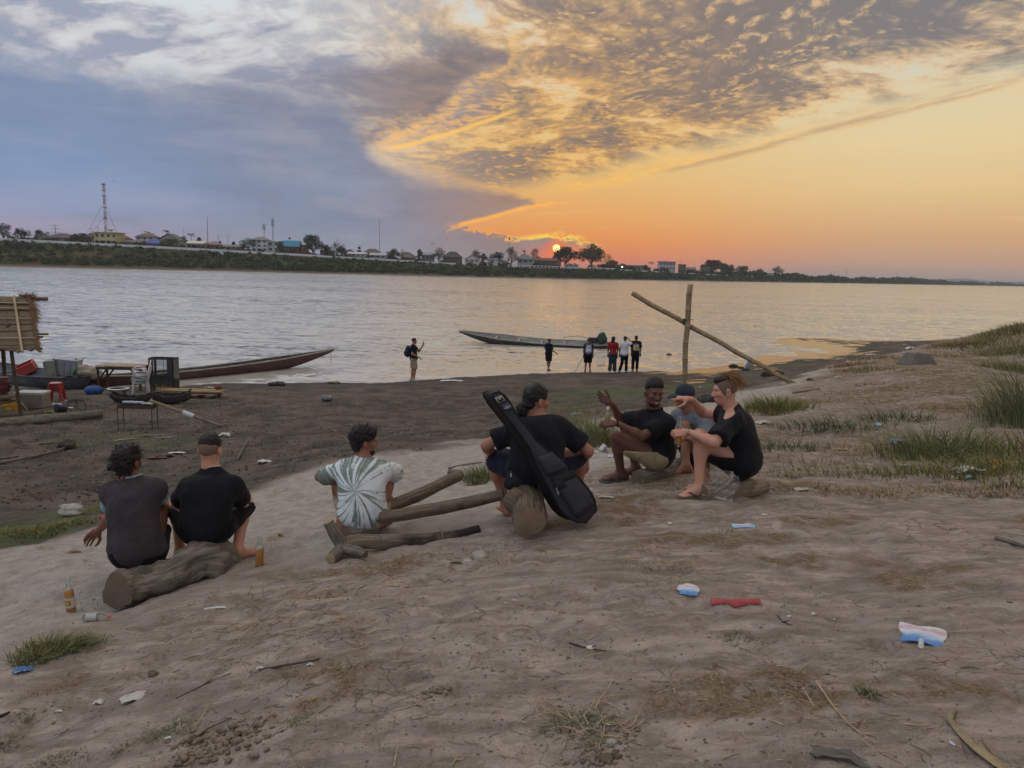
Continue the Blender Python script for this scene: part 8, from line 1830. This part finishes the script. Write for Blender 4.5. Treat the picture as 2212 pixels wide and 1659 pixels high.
# ground cover nobody could count
low = [(1770, 1022, .55, 150, .14, .005, 1.1, W0, .22), (1870, 1028, .6, 200, .16, .005, 1.1, W0, .25), (1970, 1020, .6, 240, .24, .005, 1.0, W0, .3), (2080, 1030, .6, 280, .26, .005, 1.0, W0, .3), (2170, 1020, .6, 330, .34, .006, .9, W0, .35), (2205, 985, .5, 220, .5, .006, .8, W0, .35), (2130, 985, .5, 180, .34, .005, .9, W0, .3), (2215, 1050, .4, 200, .24, .005, 1.0, W0, .2),
 (1720, 1030, .3, 160, .10, .005, 1.1, W0, .15), (2120, 745, 1.6, 800, .32, .012, .8, W0, 2.0), (2190, 715, 1.6, 900, .45, .012, .7, W0, 1.5), (2200, 760, 1.5, 800, .5, .010, .7, W0, 1.5), (2190, 800, 1.2, 600, .5, .009, .7, W0, 1.0), (1870, 800, .8, 200, .22, .009, .8, W0),
 (1560, 1150, .12, 80, .05, .003, 1.1, W0), (300, 1465, .05, 60, .04, .0025, 1.2, W0), (745, 1440, .06, 60, .05, .0025, 1.1, W0), (50, 1150, .7, 500, .10, .006, .9, W0, .22), (150, 1135, .5, 200, .08, .006, .9, W0, .16), (240, 1100, .35, 140, .14, .005, .9, W0)]
grass_obj('low_green_grass', low, M_GY, 40, kind='stuff')
dry = [(x, y, .55, 170, .14, .005, 1.2, W0, .3) for x, y in [(1750, 870), (1820, 850), (1880, 830), (1950, 840), (2040, 850), (1900, 870), (2000, 880), (2100, 880), (1800, 970), (1880, 985), (1760, 1000), (1840, 800), (1900, 800), (1960, 800), (2060, 800), (2110, 780)]]
dry += [(1835, 790, .8, 420, .30, .008, .9, W0, .5), (1890, 775, .9, 320, .28, .008, .9, W0, .5), (2080, 745, 1.2, 700, .34, .012, .9, W0, 1.0), (2040, 770, .9, 240, .25, .009, 1.0, W0, .6)]
dry += [(x, 1062 + 8 * math.sin(x), .40, 150, .10, .0045, 1.3, W0, .14) for x in range(1700, 2230, 45)] + [(1410, 1190, .16, 150, .06, .0028, 1.2, W0), (1460, 1230, .16, 160, .06, .0028, 1.2, W0), (1350, 1215, .14, 90, .05, .0026, 1.2, W0), (690, 1290, .22, 170, .06, .0028, 1.3, W0, .09), (560, 1350, .2, 150, .06, .0026, 1.3, W0, .08), (760, 1340, .16, 90, .05, .0026, 1.3, W0, .07), (900, 1210, .2, 130, .07, .003, 1.2, W0, .08), (850, 1225, .2, 110, .06, .003, 1.2, W0, .08), (1080, 1215, .15, 80, .06, .0028, 1.2, W0), (80, 1500, .10, 70, .06, .0024, 1.3, W0, .05), (1330, 1030, .5, 180, .08, .005, 1.3, W0, .25), (1480, 1045, .5, 240, .08, .005, 1.3, W0, .2), (1405, 1055, .4, 160, .07, .005, 1.3, W0, .16), (640, 1460, .14, 70, .05, .0024, 1.3, W0, .06), (1250, 900, .7, 130, .35, .005, .7, W0, .5), (1190, 900, .6, 60, .35, .004, .7, W0, .5)]
grass_obj('dry_straw_grass', dry, M_GD, 41, kind='stuff')
creep = [(385, 1573, .17, 700, .030, .0036, 1.2, W0, .10), (350, 1590, .09, 260, .025, .0034, 1.2, W0, .06), (655, 1556, .07, 280, .03, .003, 1.2, W0, .05), (134, 1640, .13, 420, .03, .003, 1.2, W0, .05), (269, 1616, .04, 140, .03, .003, 1.2, W0, .03), (60, 1545, .10, 240, .03, .003, 1.2, W0, .05), (20, 1600, .08, 220, .03, .003, 1.2, W0, .05), (1260, 1560, .14, 520, .035, .003, 1.1, W0, .09), (1290, 1610, .08, 260, .03, .003, 1.1, W0, .05), (1596, 1374, .10, 300, .035, .003, 1.1, W0, .07), (1060, 1435, .10, 200, .022, .003, 1.2, W0, .05), (1878, 1500, .035, 60, .06, .005, 1.0, W0), (1290, 1660, .06, 120, .03, .003, 1.2, W0, .05), (1500, 1150, .06, 60, .02, .003, 1.2, W0), (540, 1560, .1, 120, .025, .003, 1.2, W0, .04), (500, 1440, .08, 140, .03, .003, 1.2, W0, .04), (2080, 1570, .06, 80, .02, .003, 1.2, W0)]
creep += [(1440, 1262, .20, 420, .03, .003, 1.2, W0, .14), (1400, 1225, .16, 260, .03, .003, 1.2, W0, .12), (1245, 1570, .15, 420, .04, .003, 1.1, W0, .08), (930, 1450, .10, 140, .02, .003, 1.2, W0, .05), (570, 1480, .10, 160, .025, .003, 1.2, W0, .05)]
grass_obj('creeping_weeds', creep, M_GX, 42, kind='stuff')
# brittle pale stalks of the weed at the bottom centre, and the withered stalks on the right
def stalks(label, roots, seed, mat, name='withered_stalk', cat='stalk'):
    rng = np.random.default_rng(seed); m = MB(); c = Gp(*roots[0][:2])
    for (a, b, L, n) in roots:
        q = Gp(a, b)
        for i in range(n):
            d = rng.random() * 6.283; p = q + Vector((rng.normal() * .05, rng.normal() * .04, 0)); p.z = h1(p.x, p.y); pts = [p]; l = L * rng.uniform(.5, 1.2)
            for k in range(3): d += rng.normal() * .5; pts.append(pts[-1] + Vector((math.cos(d), math.sin(d), rng.uniform(-.25, .6) if k < 2 else rng.uniform(-.5, .5))) * l / 3)
            m.tube([p_ - c for p_ in pts], [.0024, .0022, .0020, .0010], 5, False)
            for k in (1, 2):
                for s in range(2): e = Vector((rng.normal(), rng.normal(), abs(rng.normal()) * .7)).normalized() * l * .16; m.tube([pts[k] - c, pts[k] - c + e], [.0022, .0006], 4, False)
    return m.build(name, mat, None, c, label=label, category=cat)
ST = pm((172, 152, 124), .8, .2, 20)
stalks('brittle straw-coloured weed with jointed stalks at the bottom centre', [(1225, 1545, .16, 8), (1270, 1575, .14, 9), (1320, 1590, .14, 7), (1180, 1570, .13, 4), (1290, 1540, .15, 5)], 3, ST, 'withered_weed', 'weed')
def rod(label, pts, r, c, name='dry_stalk', cat='stalk', joints=True):
    P_ = [Gp(a, b) + Vector((0, 0, r * .8 + lz)) for a, b, lz in pts]; o = sum(P_, Vector()) / len(P_); m = MB(); m.tube([p - o for p in P_], [r * (1 - .5 * i / (len(P_) - 1)) for i in range(len(P_))], 6)
    if joints:
        for i in range(1, len(P_) - 1): d = (P_[i + 1] - P_[i]).normalized(); m.tube([P_[i] - o, P_[i] - o + d * .03 + Vector((.012, .005, .016))], [r * 1.5, r * .3], 5)
    return m.build(name, pm(c, .85, .2, 30), None, o, label=label, category=cat)
rod('long jointed dry stalk slanting across the bottom right dirt', [(1762, 1478, .01), (1800, 1530, .005), (1832, 1565, .0), (1862, 1588, .0), (1890, 1607, .0)], .0042, (170, 148, 122))
rod('short straight straw left of the long jointed stalk', [(1734, 1488, 0), (1746, 1507, 0), (1758, 1526, 0)], .0034, (182, 168, 146), joints=False)
rod('thin dry stem continuing below the long jointed stalk', [(1858, 1600, 0), (1900, 1625, 0), (1950, 1652, 0)], .0028, (160, 138, 112))
rod('broken straw near the bottom right edge', [(2060, 1568, 0), (2075, 1600, .0), (2090, 1640, 0)], .003, (120, 98, 80), joints=False)
rod('pale reed by the large dry leaf in the bottom right corner', [(2122, 1598, .0), (2140, 1625, .0), (2170, 1659, .0)], .006, (140, 120, 98), joints=False)
rod('pale straw lying in the bottom centre-left dirt', [(851, 1537, 0), (876, 1530, 0), (901, 1522, 0)], .0032, (176, 164, 146), joints=False)
rod('upright-looking straw at the bottom edge, centre-left', [(851, 1659, 0), (856, 1630, 0), (860, 1604, 0)], .0034, (166, 152, 132), joints=False)
rod('thin crossing straw at the bottom edge, centre', [(975, 1657, 0), (985, 1640, 0), (995, 1620, 0)], .0028, (170, 156, 134), joints=False)
rod('long thin brown twig left of the creeping weed at the lower left', [(380, 1510, 0), (440, 1480, 0), (500, 1455, 0)], .0036, (96, 80, 66), 'twig', 'twig')
rod('dark twig running from a white wrapper at the lower left', [(560, 1450, 0), (610, 1445, .01), (650, 1438, .01), (690, 1426, 0)], .007, (76, 66, 58), 'twig', 'twig', False)
rod('long twig across the creeping weed at the lower left', [(405, 1612, .01), (450, 1580, .01), (500, 1552, .0)], .005, (98, 82, 68), 'twig', 'twig', False)
rod('straw leaning on the creeping weed at the lower left', [(424, 1570, .0), (440, 1550, .02), (452, 1528, .01)], .003, (170, 150, 120), joints=False)
rod('pair of crossed pale twigs right of the creeping weed', [(555, 1572, 0), (575, 1556, .01), (592, 1540, 0)], .003, (168, 146, 120), 'twig', 'twig')
rod('dark cord-like stick at the left edge of the frame', [(-6, 1552, .0), (10, 1546, .0), (22, 1540, .0)], .008, (44, 42, 44), 'stick', 'stick', False)
rod('thin dark twig beside the white pebble', [(1230, 1390, 0), (1270, 1402, 0), (1310, 1408, 0)], .004, (70, 60, 52), 'twig', 'twig')
rod('dead twig by the white wrappers right of the red strip', [(1680, 1330, 0), (1690, 1345, .0), (1712, 1352, 0)], .0034, (72, 62, 54), 'twig', 'twig')
rod('small pale twig below the white wrappers', [(1798, 1372, .0), (1806, 1362, .0), (1812, 1350, .0)], .0034, (158, 138, 116), 'twig', 'twig')
# big withered leaf, bottom right corner
def leaf():
    pts = [(2063, 1535), (2050, 1560), (2072, 1590), (2100, 1615), (2130, 1640), (2165, 1668)]; P_ = [Gp(a, b) for a, b in pts]; c = P_[3]; V, F = [], []
    wd = [.004, .010, .013, .022, .028, .022]
    for p, w in zip(P_, wd):
        for s, z in ((-1, .014), (0, .004), (1, .016)): V.append(p - c + Vector((w * s * .8, -w * s * .5, z)))
    n = len(V); V += [v - Vector((0, 0, .003)) for v in V]
    for i in range(5):
        for j in (0, 1): a = i * 3 + j; F += [(a, a + 3, a + 4, a + 1), (n + a, n + a + 1, n + a + 4, n + a + 3)]
        F += [(i * 3, n + i * 3, n + i * 3 + 3, i * 3 + 3), (i * 3 + 2, i * 3 + 5, n + i * 3 + 5, n + i * 3 + 2)]
    link('dry_leaf', mesh_from('dry_leaf', V, F, pm((156, 140, 114), .7, .2, 25), True), None, c, label='large withered straw-coloured leaf in the bottom right corner', category='leaf')
leaf()
crumple('dead_leaf', 'grey shrivelled leaf at the bottom edge, right of centre', Gp(1812, 1640), (.16, .05, .03), [pm((104, 100, 92)), W2], cat='leaf', seed=23, rz=-.4)
for a, b, l in [(345, 990, 'brown curled leaf left of the faded haircut'), (362, 985, 'brown curled leaf touching another, left of the faded haircut')]: crumple('dead_leaf', l, Gp(a, b), (.40, .22, .07), [pm((112, 92, 76)), W2], cat='leaf', seed=int(a), rz=.2)

# ------------------------------------------------------------------ litter, one thing each
def pouch(label, a, b, size, rz, seed, spout=False):
    q = Gp(a, b); o = crumple('drink_pouch', label, q, size, [W1, BL], cat='pouch', seed=seed, rz=rz, band=(.0, 0), amp=.30)
    o.rotation_euler.x = .28; o.location.z += size[1] * .12
    m = o.data; m.materials.clear(); m.materials.append(material('pouch_print_%d' % seed, lambda g, setp: setp(Base_Color=g.ramp(g.sep(g.coord('Object'))[1] + (g.noise(g.coord('Object'), 18, 3, .6) - .5) * .05, [(-size[1] * .5, (72, 122, 186)), (-size[1] * .18, (96, 144, 198)), (-size[1] * .05, (170, 190, 214)), (size[1] * .12, (206, 208, 212)), (size[1] * .32, (196, 160, 168)), (size[1] * .5, (214, 214, 216))]), Roughness=.35)))
    if spout:
        d = Vector((math.sin(.3), -math.cos(.3), 0)); b0 = q + Matrix.Rotation(rz, 3, 'Z') @ Vector((size[0] * .12, -size[1] * .5, .02)) - q; Mx = Matrix.Rotation(R(100), 3, 'X')
        mb = MB(); mb.lathe([(.011, -.02), (.011, .012), (.014, .014), (.014, .020), (.011, .022), (.011, .036), (.009, .036), (.009, .03)], 14, Mx); sp_ = mb.build('spout', plain('spout_plastic', (186, 190, 190), .35, .08, 20), o, b0 - Vector((0, 0, .004)))
    return o
pouch('blue and white foil pouch with a white spout, lower right', 1992, 1383, (.175, .12, .022), -.45, 31, True)
pouch('small folded blue and white pouch left of the red strip', 1487, 1281, (.105, .085, .016), -.15, 32)
crumple('blue_packet', 'bright blue crumpled packet at the lower left below the grass tuft', Gp(50, 1450), (.095, .055, .022), [SK, BL], seed=33, rz=.35, band=(.0, BL))
crumple('flat_packet', 'pale blue flat packet on the bare dirt behind the red strip', Gp(1612, 1138), (.20, .075, .012), [SK, W1], seed=34, rz=.05, band=(.62, W1))
def ribbon():
    pts = [(1534, 1306), (1552, 1304), (1570, 1306), (1586, 1311), (1602, 1306), (1620, 1306), (1642, 1304)]; wd = [.030, .026, .012, .030, .032, .016, .026]; tw = [.2, .3, 1.2, .5, .25, 1.0, .3]; c = Gp(1588, 1310); V, F = [], []
    for (a, b), w, t in zip(pts, wd, tw):
        p = Gp(a, b) - c
        for s in (-1, 0, 1): V.append(p + Vector((.004 * s, s * w * math.cos(t), .012 + w * abs(math.sin(t)) * (1 + s) * .6 + (.006 if s == 0 else 0))))
    n = len(V); V += [v - Vector((0, 0, .0025)) for v in V]
    for i in range(len(pts) - 1):
        for j in (0, 1): a = i * 3 + j; F += [(a, a + 3, a + 4, a + 1), (n + a, n + a + 1, n + a + 4, n + a + 3)]
        F += [(i * 3, n + i * 3, n + i * 3 + 3, i * 3 + 3), (i * 3 + 2, i * 3 + 5, n + i * 3 + 5, n + i * 3 + 2)]
    link('red_strip', mesh_from('red_strip', V, F, pm((172, 74, 80), .6, .14, 12, dirt=(136, 92, 88)), True), None, c, label='twisted red plastic strip on the bare dirt', category='strip')
ribbon()
for (a, b, size, mt, lab, rz, nm) in [
 (292, 1509, (.125, .07, .02), W2, 'whitish torn plastic sheet at the lower left', .5, 'plastic_sheet'), (212, 1520, (.04, .03, .02), W1, 'small white scrap left of the torn plastic sheet', .2, 'paper_scrap'),
 (1093, 1304, (.018, .006, .006), W1, 'left one of two white butts on the dirt mound', .1, 'butt'), (1111, 1298, (.022, .008, .006), W1, 'right one of two white butts on the dirt mound', -.2, 'butt'),
 (1705, 1333, (.020, .012, .008), W1, 'white butt-like scrap beside the dead twig', .5, 'butt'), (1758, 1328, (.020, .026, .010), W2, 'cream three-cornered shell scrap', .3, 'shell_scrap'), (1802, 1340, (.010, .016, .008), W2, 'tiny cream scrap right of the three-cornered one', .1, 'shell_scrap'), (2057, 1609, (.008, .020, .008), W1, 'white butt near the large withered leaf', .4, 'butt'),
 (363, 1597, (.026, .012, .010), W1, 'white butt on the creeping weed', .4, 'butt'), (128, 1538, (.030, .012, .010), W1, 'white filter on bare dirt at the lower left', -.1, 'butt'), (562, 1446, (.034, .016, .014), W1, 'white roll end at the start of the dark twig', -.1, 'wrapper'), (670, 1438, (.03, .012, .012), W1, 'white scrap at the right end of the dark twig', .3, 'wrapper'), (118, 1558, (.016, .012, .01), W2, 'cream crumb below the white filter', 0, 'shell_scrap'),
 (465, 1315, (.12, .02, .012), W1, 'white tube-like wrapper right of the gnarled log', .25, 'wrapper'), (162, 1193, (.11, .03, .02), pm((150, 124, 100)), 'flat tan scrap near the dangling hand', .15, 'scrap'),
 (225, 1119, (.16, .06, .03), RD, 'red wrapper with a yellow end by the charcoal tee', -.2, 'wrapper'), (484, 944, (.26, .20, .14), W1, 'white crumpled bag on the mud right of the faded haircut', .2, 'bag'), (382, 979, (.30, .10, .03), W1, 'white paper strip on the mud left of the faded haircut', .15, 'paper_scrap'), (571, 1000, (.22, .14, .07), W1, 'white scrap on the mud between the black tee and the tie-dye tee', .2, 'paper_scrap'), (604, 1157, (.06, .03, .02), pm((150, 140, 70)), 'small yellowish scrap right of the black shorts', .2, 'scrap'),
 (1284, 978, (.10, .05, .02), W1, 'flat white scrap under the grass tuft by the raised hand', -.2, 'paper_scrap'), (1304, 974, (.10, .09, .10), W1, 'crumpled white cup by the knee of the black polo', .2, 'paper_cup'), (1320, 988, (.06, .08, .04), W1, 'white wrapper near the shin of the black polo', .6, 'wrapper'), (1292, 962, (.26, .14, .05), GR, 'clear crushed plastic under the grass tuft', 0, 'crushed_plastic'), (1418, 895, (.10, .06, .03), W1, 'white scrap on the mud behind the polo shoulder', 0, 'paper_scrap'),
 (1310, 1075, (.12, .04, .015), W2, 'flat whitish scrap right of the guitar bag', -.1, 'paper_scrap'), (1447, 1132, (.03, .03, .006), W1, 'pale disc-like scrap left of the flip-flop', 0, 'scrap'), (1652, 1113, (.05, .04, .008), W2, 'faint pale disc on the dirt below the broken log', 0, 'scrap'),
 (1898, 921, (.08, .12, .06), SK, 'pale turquoise scrap in the flattened grass', 0, 'scrap'), (1936, 958, (.18, .11, .09), pm((166, 176, 206), .5), 'bluish white crumpled packet left of the arching clump', .6, 'packet'), (2094, 1022, (.30, .16, .09), W1, 'white crumpled plastic at the right, in the low grass', .1, 'crushed_plastic'), (2094, 1034, (.10, .06, .04), SK, 'small pale blue scrap under the white crumpled plastic', 0, 'scrap'), (2160, 1010, (.22, .12, .10), pm((196, 142, 72), .6), 'orange-tan crumpled packet at the right, in the low grass', .4, 'packet'), (1748, 1120, (.10, .05, .01), pm((120, 98, 84)), 'flat brown scrap on bare dirt right of the broken log', 0, 'scrap'), (1950, 1008, (.12, .05, .03), W2, 'whitish scrap at the foot of the arching clump', 0, 'scrap'), (1742, 1060, (.22, .06, .03), W2, 'whitish flat scrap in the straw line', .1, 'paper_scrap'), (1830, 973, (.34, .09, .02), pm((164, 140, 116)), 'curled tan bark strip on the terrace', -.3, 'bark_strip'), (1650, 915, (.26, .14, .06), W2, 'white and silver torn packet behind the back of the pointing person', .4, 'packet'),
 (1883, 768, (.50, .22, .10), W1, 'white plastic rag at the terrace edge', 0, 'plastic_rag'), (1836, 782, (.28, .12, .04), W1, 'flat white scrap at the foot of the terrace', 0, 'paper_scrap'), (1810, 817, (.18, .10, .05), W2, 'white scrap where the sand strip ends', 0, 'paper_scrap'), (1966, 755, (.40, .25, .16), W1, 'white scrap behind the concrete block', 0, 'plastic_rag'), (1955, 745, (.30, .15, .08), W1, 'white scrap far behind the concrete block', 0, 'paper_scrap'), (1915, 742, (.40, .15, .06), W2, 'pale rag on the far wet mud', 0, 'plastic_rag'), (1658, 795, (.20, .12, .08), pm((86, 146, 190), .5), 'sky-blue scrap by the broad dark mound', 0, 'scrap'), (1515, 838, (.16, .10, .05), SK, 'pale blue scrap on the wet mud behind the cap', 0, 'scrap'),
 (1246, 898, (.26, .14, .09), pm((120, 158, 170), .5), 'pale turquoise crumpled bottle in the grass behind the navy shorts', .1, 'crushed_bottle'), (976, 823, (.9, .35, .05), W1, 'long white scum scrap at the waterline', .1, 'plastic_rag'), (452, 838, (.30, .14, .06), W2, 'pale scrap near the board pile', 0, 'scrap'), (174, 1088, (.02, .02, .02), W1, 'tiny white fleck above the pale rock', 0, 'scrap'), (150, 882, (.18, .12, .05), W1, 'white scrap below the wire stand', 0, 'scrap'), (196, 893, (.24, .08, .02), pm((186, 160, 120)), 'tan wood sliver right of the blue bucket', -.4, 'wood_sliver'), (270, 950, (.42, .10, .02), pm((140, 128, 116)), 'grey board scrap under the grill', .7, 'board_scrap'), (318, 942, (.9, .12, .03), pm((112, 102, 94)), 'long grey plank lying on the mud right of the grill', .55, 'plank_scrap'), (360, 945, (.7, .18, .02), pm((128, 118, 108)), 'flat grey plank end by the pale pole', .35, 'plank_scrap')]:
    crumple(nm, lab, Gp(a, b), size, [mt, W1], seed=int(a * 3 + b) % 97, rz=rz, n=7, cat=nm.replace('_', ' '))
q = Gp(208, 1340); r = empty('plastic_bottle', q + Vector((0, 0, .022)), 'empty clear plastic bottle with a pink cap, lying below the gnarled log', 'bottle', None, .22); Mx = Matrix.Rotation(R(90), 3, 'Y'); MB().lathe([(.020, -.075), (.024, -.07), (.022, -.02), (.024, .03), (.010, .062), (.010, .075)], 14, Mx).build('shell', M_GLASS, r, smooth_=True); MB().lathe([(.0245, -.055), (.0245, .005)], 14, Mx).build('wrapper', pm((176, 176, 174), .5), r); MB().lathe([(.012, .064), (.012, .085)], 10, Mx).build('cap', pm((190, 120, 124), .5), r)
rock('river_stone', 'pale half-buried round stone below the driftwood', Gp(1036, 1203) + Vector((0, 0, .006)), (.055, .045, .042), M_ROCKP, 2, .08); rock('river_stone', 'smaller pale stone left of the half-buried one', Gp(1010, 1212), (.035, .03, .02), M_ROCKP, 3, .1); rock('river_stone', 'flat grey stone in the straw below the driftwood', Gp(985, 1218), (.04, .03, .012), M_ROCKD, 5, .1)
rock('pebble', 'white oval pebble in the middle of the foreground', Gp(1276, 1401) + Vector((0, 0, .004)), (.020, .014, .010), pm((206, 200, 188)), 2, .06); rock('pebble', 'brown pebble left below the white oval one', Gp(1228, 1422), (.010, .009, .008), M_ROCKB, 4, .1); rock('pebble', 'grey pebble beside the brittle weed', Gp(1322, 1605) + Vector((0, 0, .004)), (.020, .014, .013), M_ROCKP, 8, .1); rock('pebble', 'larger grey stone at the bottom below the brittle weed', Gp(1310, 1642) + Vector((0, 0, .006)), (.026, .020, .018), M_ROCKB, 9, .12); rock('pebble', 'small yellow pebble on bare dirt at the lower left', Gp(678, 1512) + Vector((0, 0, .004)), (.010, .008, .012), pm((176, 140, 80)), 6, .06)
rock('pale_rock', 'pale lumpy rock on the mud above the dangling hand', Gp(153, 1112) + Vector((0, 0, .05)), (.16, .11, .07), M_ROCKP, 11, .35)
rock('mud_lump', 'dark lump among the clods at the lower left', Gp(330, 1455), (.025, .02, .016), M_ROCKB, 13, .3, cat='clod')
# heaps nobody could count: clods, pebbles, twigs, pale flecks
def scatter(name, spots, mat, shape, seed, mudonly=False):
    rng = np.random.default_rng(seed); Vs, Qs, o = [], [], 0
    for (a, b, rx, ry, n, s0, s1) in spots:
        q = Gp(a, b); X = q.x + rng.normal(size=n) * rx * .5; Y = np.maximum(q.y + rng.normal(size=n) * ry * .5, 1.6); Z = H(X, Y); s = s0 + (s1 - s0) * rng.random(n) ** 2
        if mudonly:
            k = masks(X, Y)[0] > .7; X, Y, Z, s = X[k], Y[k], Z[k], s[k]; n = len(X)
            if n == 0: continue
        if shape == 'clod':
            B = np.array([(1, 0, .1), (.5, .8, .0), (-.5, .85, .1), (-1, 0, 0), (-.45, -.85, .05), (.55, -.8, .0), (.5, .1, .75), (-.3, .4, .7), (-.2, -.45, .8), (0, 0, -.5)]); T = np.array([(0, 1, 6), (1, 2, 7), (1, 7, 6), (2, 3, 7), (3, 8, 7), (3, 4, 8), (4, 5, 8), (5, 6, 8), (5, 0, 6), (6, 7, 8), (1, 0, 9), (2, 1, 9), (3, 2, 9), (4, 3, 9), (5, 4, 9), (0, 5, 9)])
            w = rng.random(n) * 6.283; J = B[None] * (1 + .35 * rng.normal(size=(n, 10, 3)) * .5) * np.array([1, .8, .62]); c, s_ = np.cos(w)[:, None], np.sin(w)[:, None]; V = np.stack([J[:, :, 0] * c - J[:, :, 1] * s_, J[:, :, 0] * s_ + J[:, :, 1] * c, J[:, :, 2]], -1) * s[:, None, None] + np.stack([X, Y, Z + s * .15], -1)[:, None]
        elif shape == 'twig':
            w = rng.random(n) * 6.283; L = s[:, None]; d = np.stack([np.cos(w), np.sin(w)], -1); e = np.stack([-np.sin(w), np.cos(w)], -1); r = .0010 + .0014 * rng.random(n); pts = []
            for t in (-.5, 0, .5):
                x = X + d[:, 0] * s * t + e[:, 0] * s * .12 * (t == 0) * rng.normal(size=n); y = Y + d[:, 1] * s * t + e[:, 1] * s * .12 * (t == 0); z = H(x, np.maximum(y, 1.3)) + r
                pts += [np.stack([x + e[:, 0] * r, y + e[:, 1] * r, z], -1), np.stack([x, y, z + r * 1.6], -1), np.stack([x - e[:, 0] * r, y - e[:, 1] * r, z], -1)]
            V = np.stack(pts, 1); T = np.array([(0, 3, 4), (0, 4, 1), (1, 4, 5), (1, 5, 2), (3, 6, 7), (3, 7, 4), (4, 7, 8), (4, 8, 5)])
        Vs.append(V.reshape(-1, 3)); k = V.shape[1]; Qs.append((T[None] + (np.arange(n) * k)[:, None, None]).reshape(-1, 3) + o); o += n * k
    link(name, fast_mesh(name, np.concatenate(Vs), np.concatenate(Qs), mat, shape == 'clod'), None, None, kind='stuff')
M_CLOD = m_rock('clod_earth', (98, 86, 75), (140, 124, 110))
scatter('clods', [(470, 1616, .20, .13, 150, .006, .022), (500, 1605, .10, .06, 24, .012, .026), (430, 1640, .12, .06, 50, .006, .016), (1300, 1640, .10, .06, 60, .006, .018), (945, 1490, .05, .05, 40, .005, .018), (1330, 1600, .12, .06, 40, .005, .014), (1700, 1480, .18, .12, 60, .004, .012)], M_CLOD, 'clod', 51)
near = [(px, py, .55, .32, 70, .002, .009) for px in range(60, 2212, 170) for py in (1300, 1400, 1500, 1600)]
scatter('pebbles', near + [(px, 1180, .9, .8, 40, .003, .010) for px in range(200, 2200, 220)], m_rock('pebble_mix', (112, 99, 89), (168, 152, 138)), 'clod', 52)
scatter('mud_clods', [(px, py, 3.0, 2.4, 150, .008, .035) for px in range(40, 1500, 150) for py in (880, 930, 990)] + [(px, 1060, 1.8, 1.2, 140, .01, .035) for px in (60, 180, 300)], m_rock('clod_mud', (64, 58, 53), (96, 87, 79)), 'clod', 53, True)
scatter('pale_flecks', [(px, py, 2.6, 2.4, 46, .008, .028) for px in range(40, 1300, 150) for py in (880, 930, 990)] + [(px, py, 1.6, 1.6, 120, .008, .032) for px in (60, 160, 270, 380, 500) for py in (868, 905)], pm((150, 142, 132)), 'clod', 54, True)
scatter('twigs', [(px, py, .6, .35, 5, .02, .09) for px in range(80, 2212, 180) for py in (1320, 1420, 1520, 1610)] + [(px, py, .45, .3, 30, .03, .13) for px, py in ((680, 1270), (620, 1310), (820, 1225), (1000, 1210), (600, 1380), (720, 1370), (1430, 1060), (1820, 1065), (2050, 1075), (560, 1345), (1420, 1210), (650, 1500), (900, 1260))], pm((116, 100, 86), .9, .25, 6), 'twig', 55)
scatter('straws', [(px, py, .7, .4, 4, .02, .10) for px in range(80, 2212, 180) for py in (1290, 1400, 1500, 1610)] + [(px, py, .6, .35, 40, .04, .14) for px, py in ((680, 1280), (850, 1225), (1080, 1215), (1440, 1200), (1480, 1240), (1900, 1070), (1600, 1075), (550, 1350), (730, 1340), (1300, 1035))], ST, 'twig', 56)
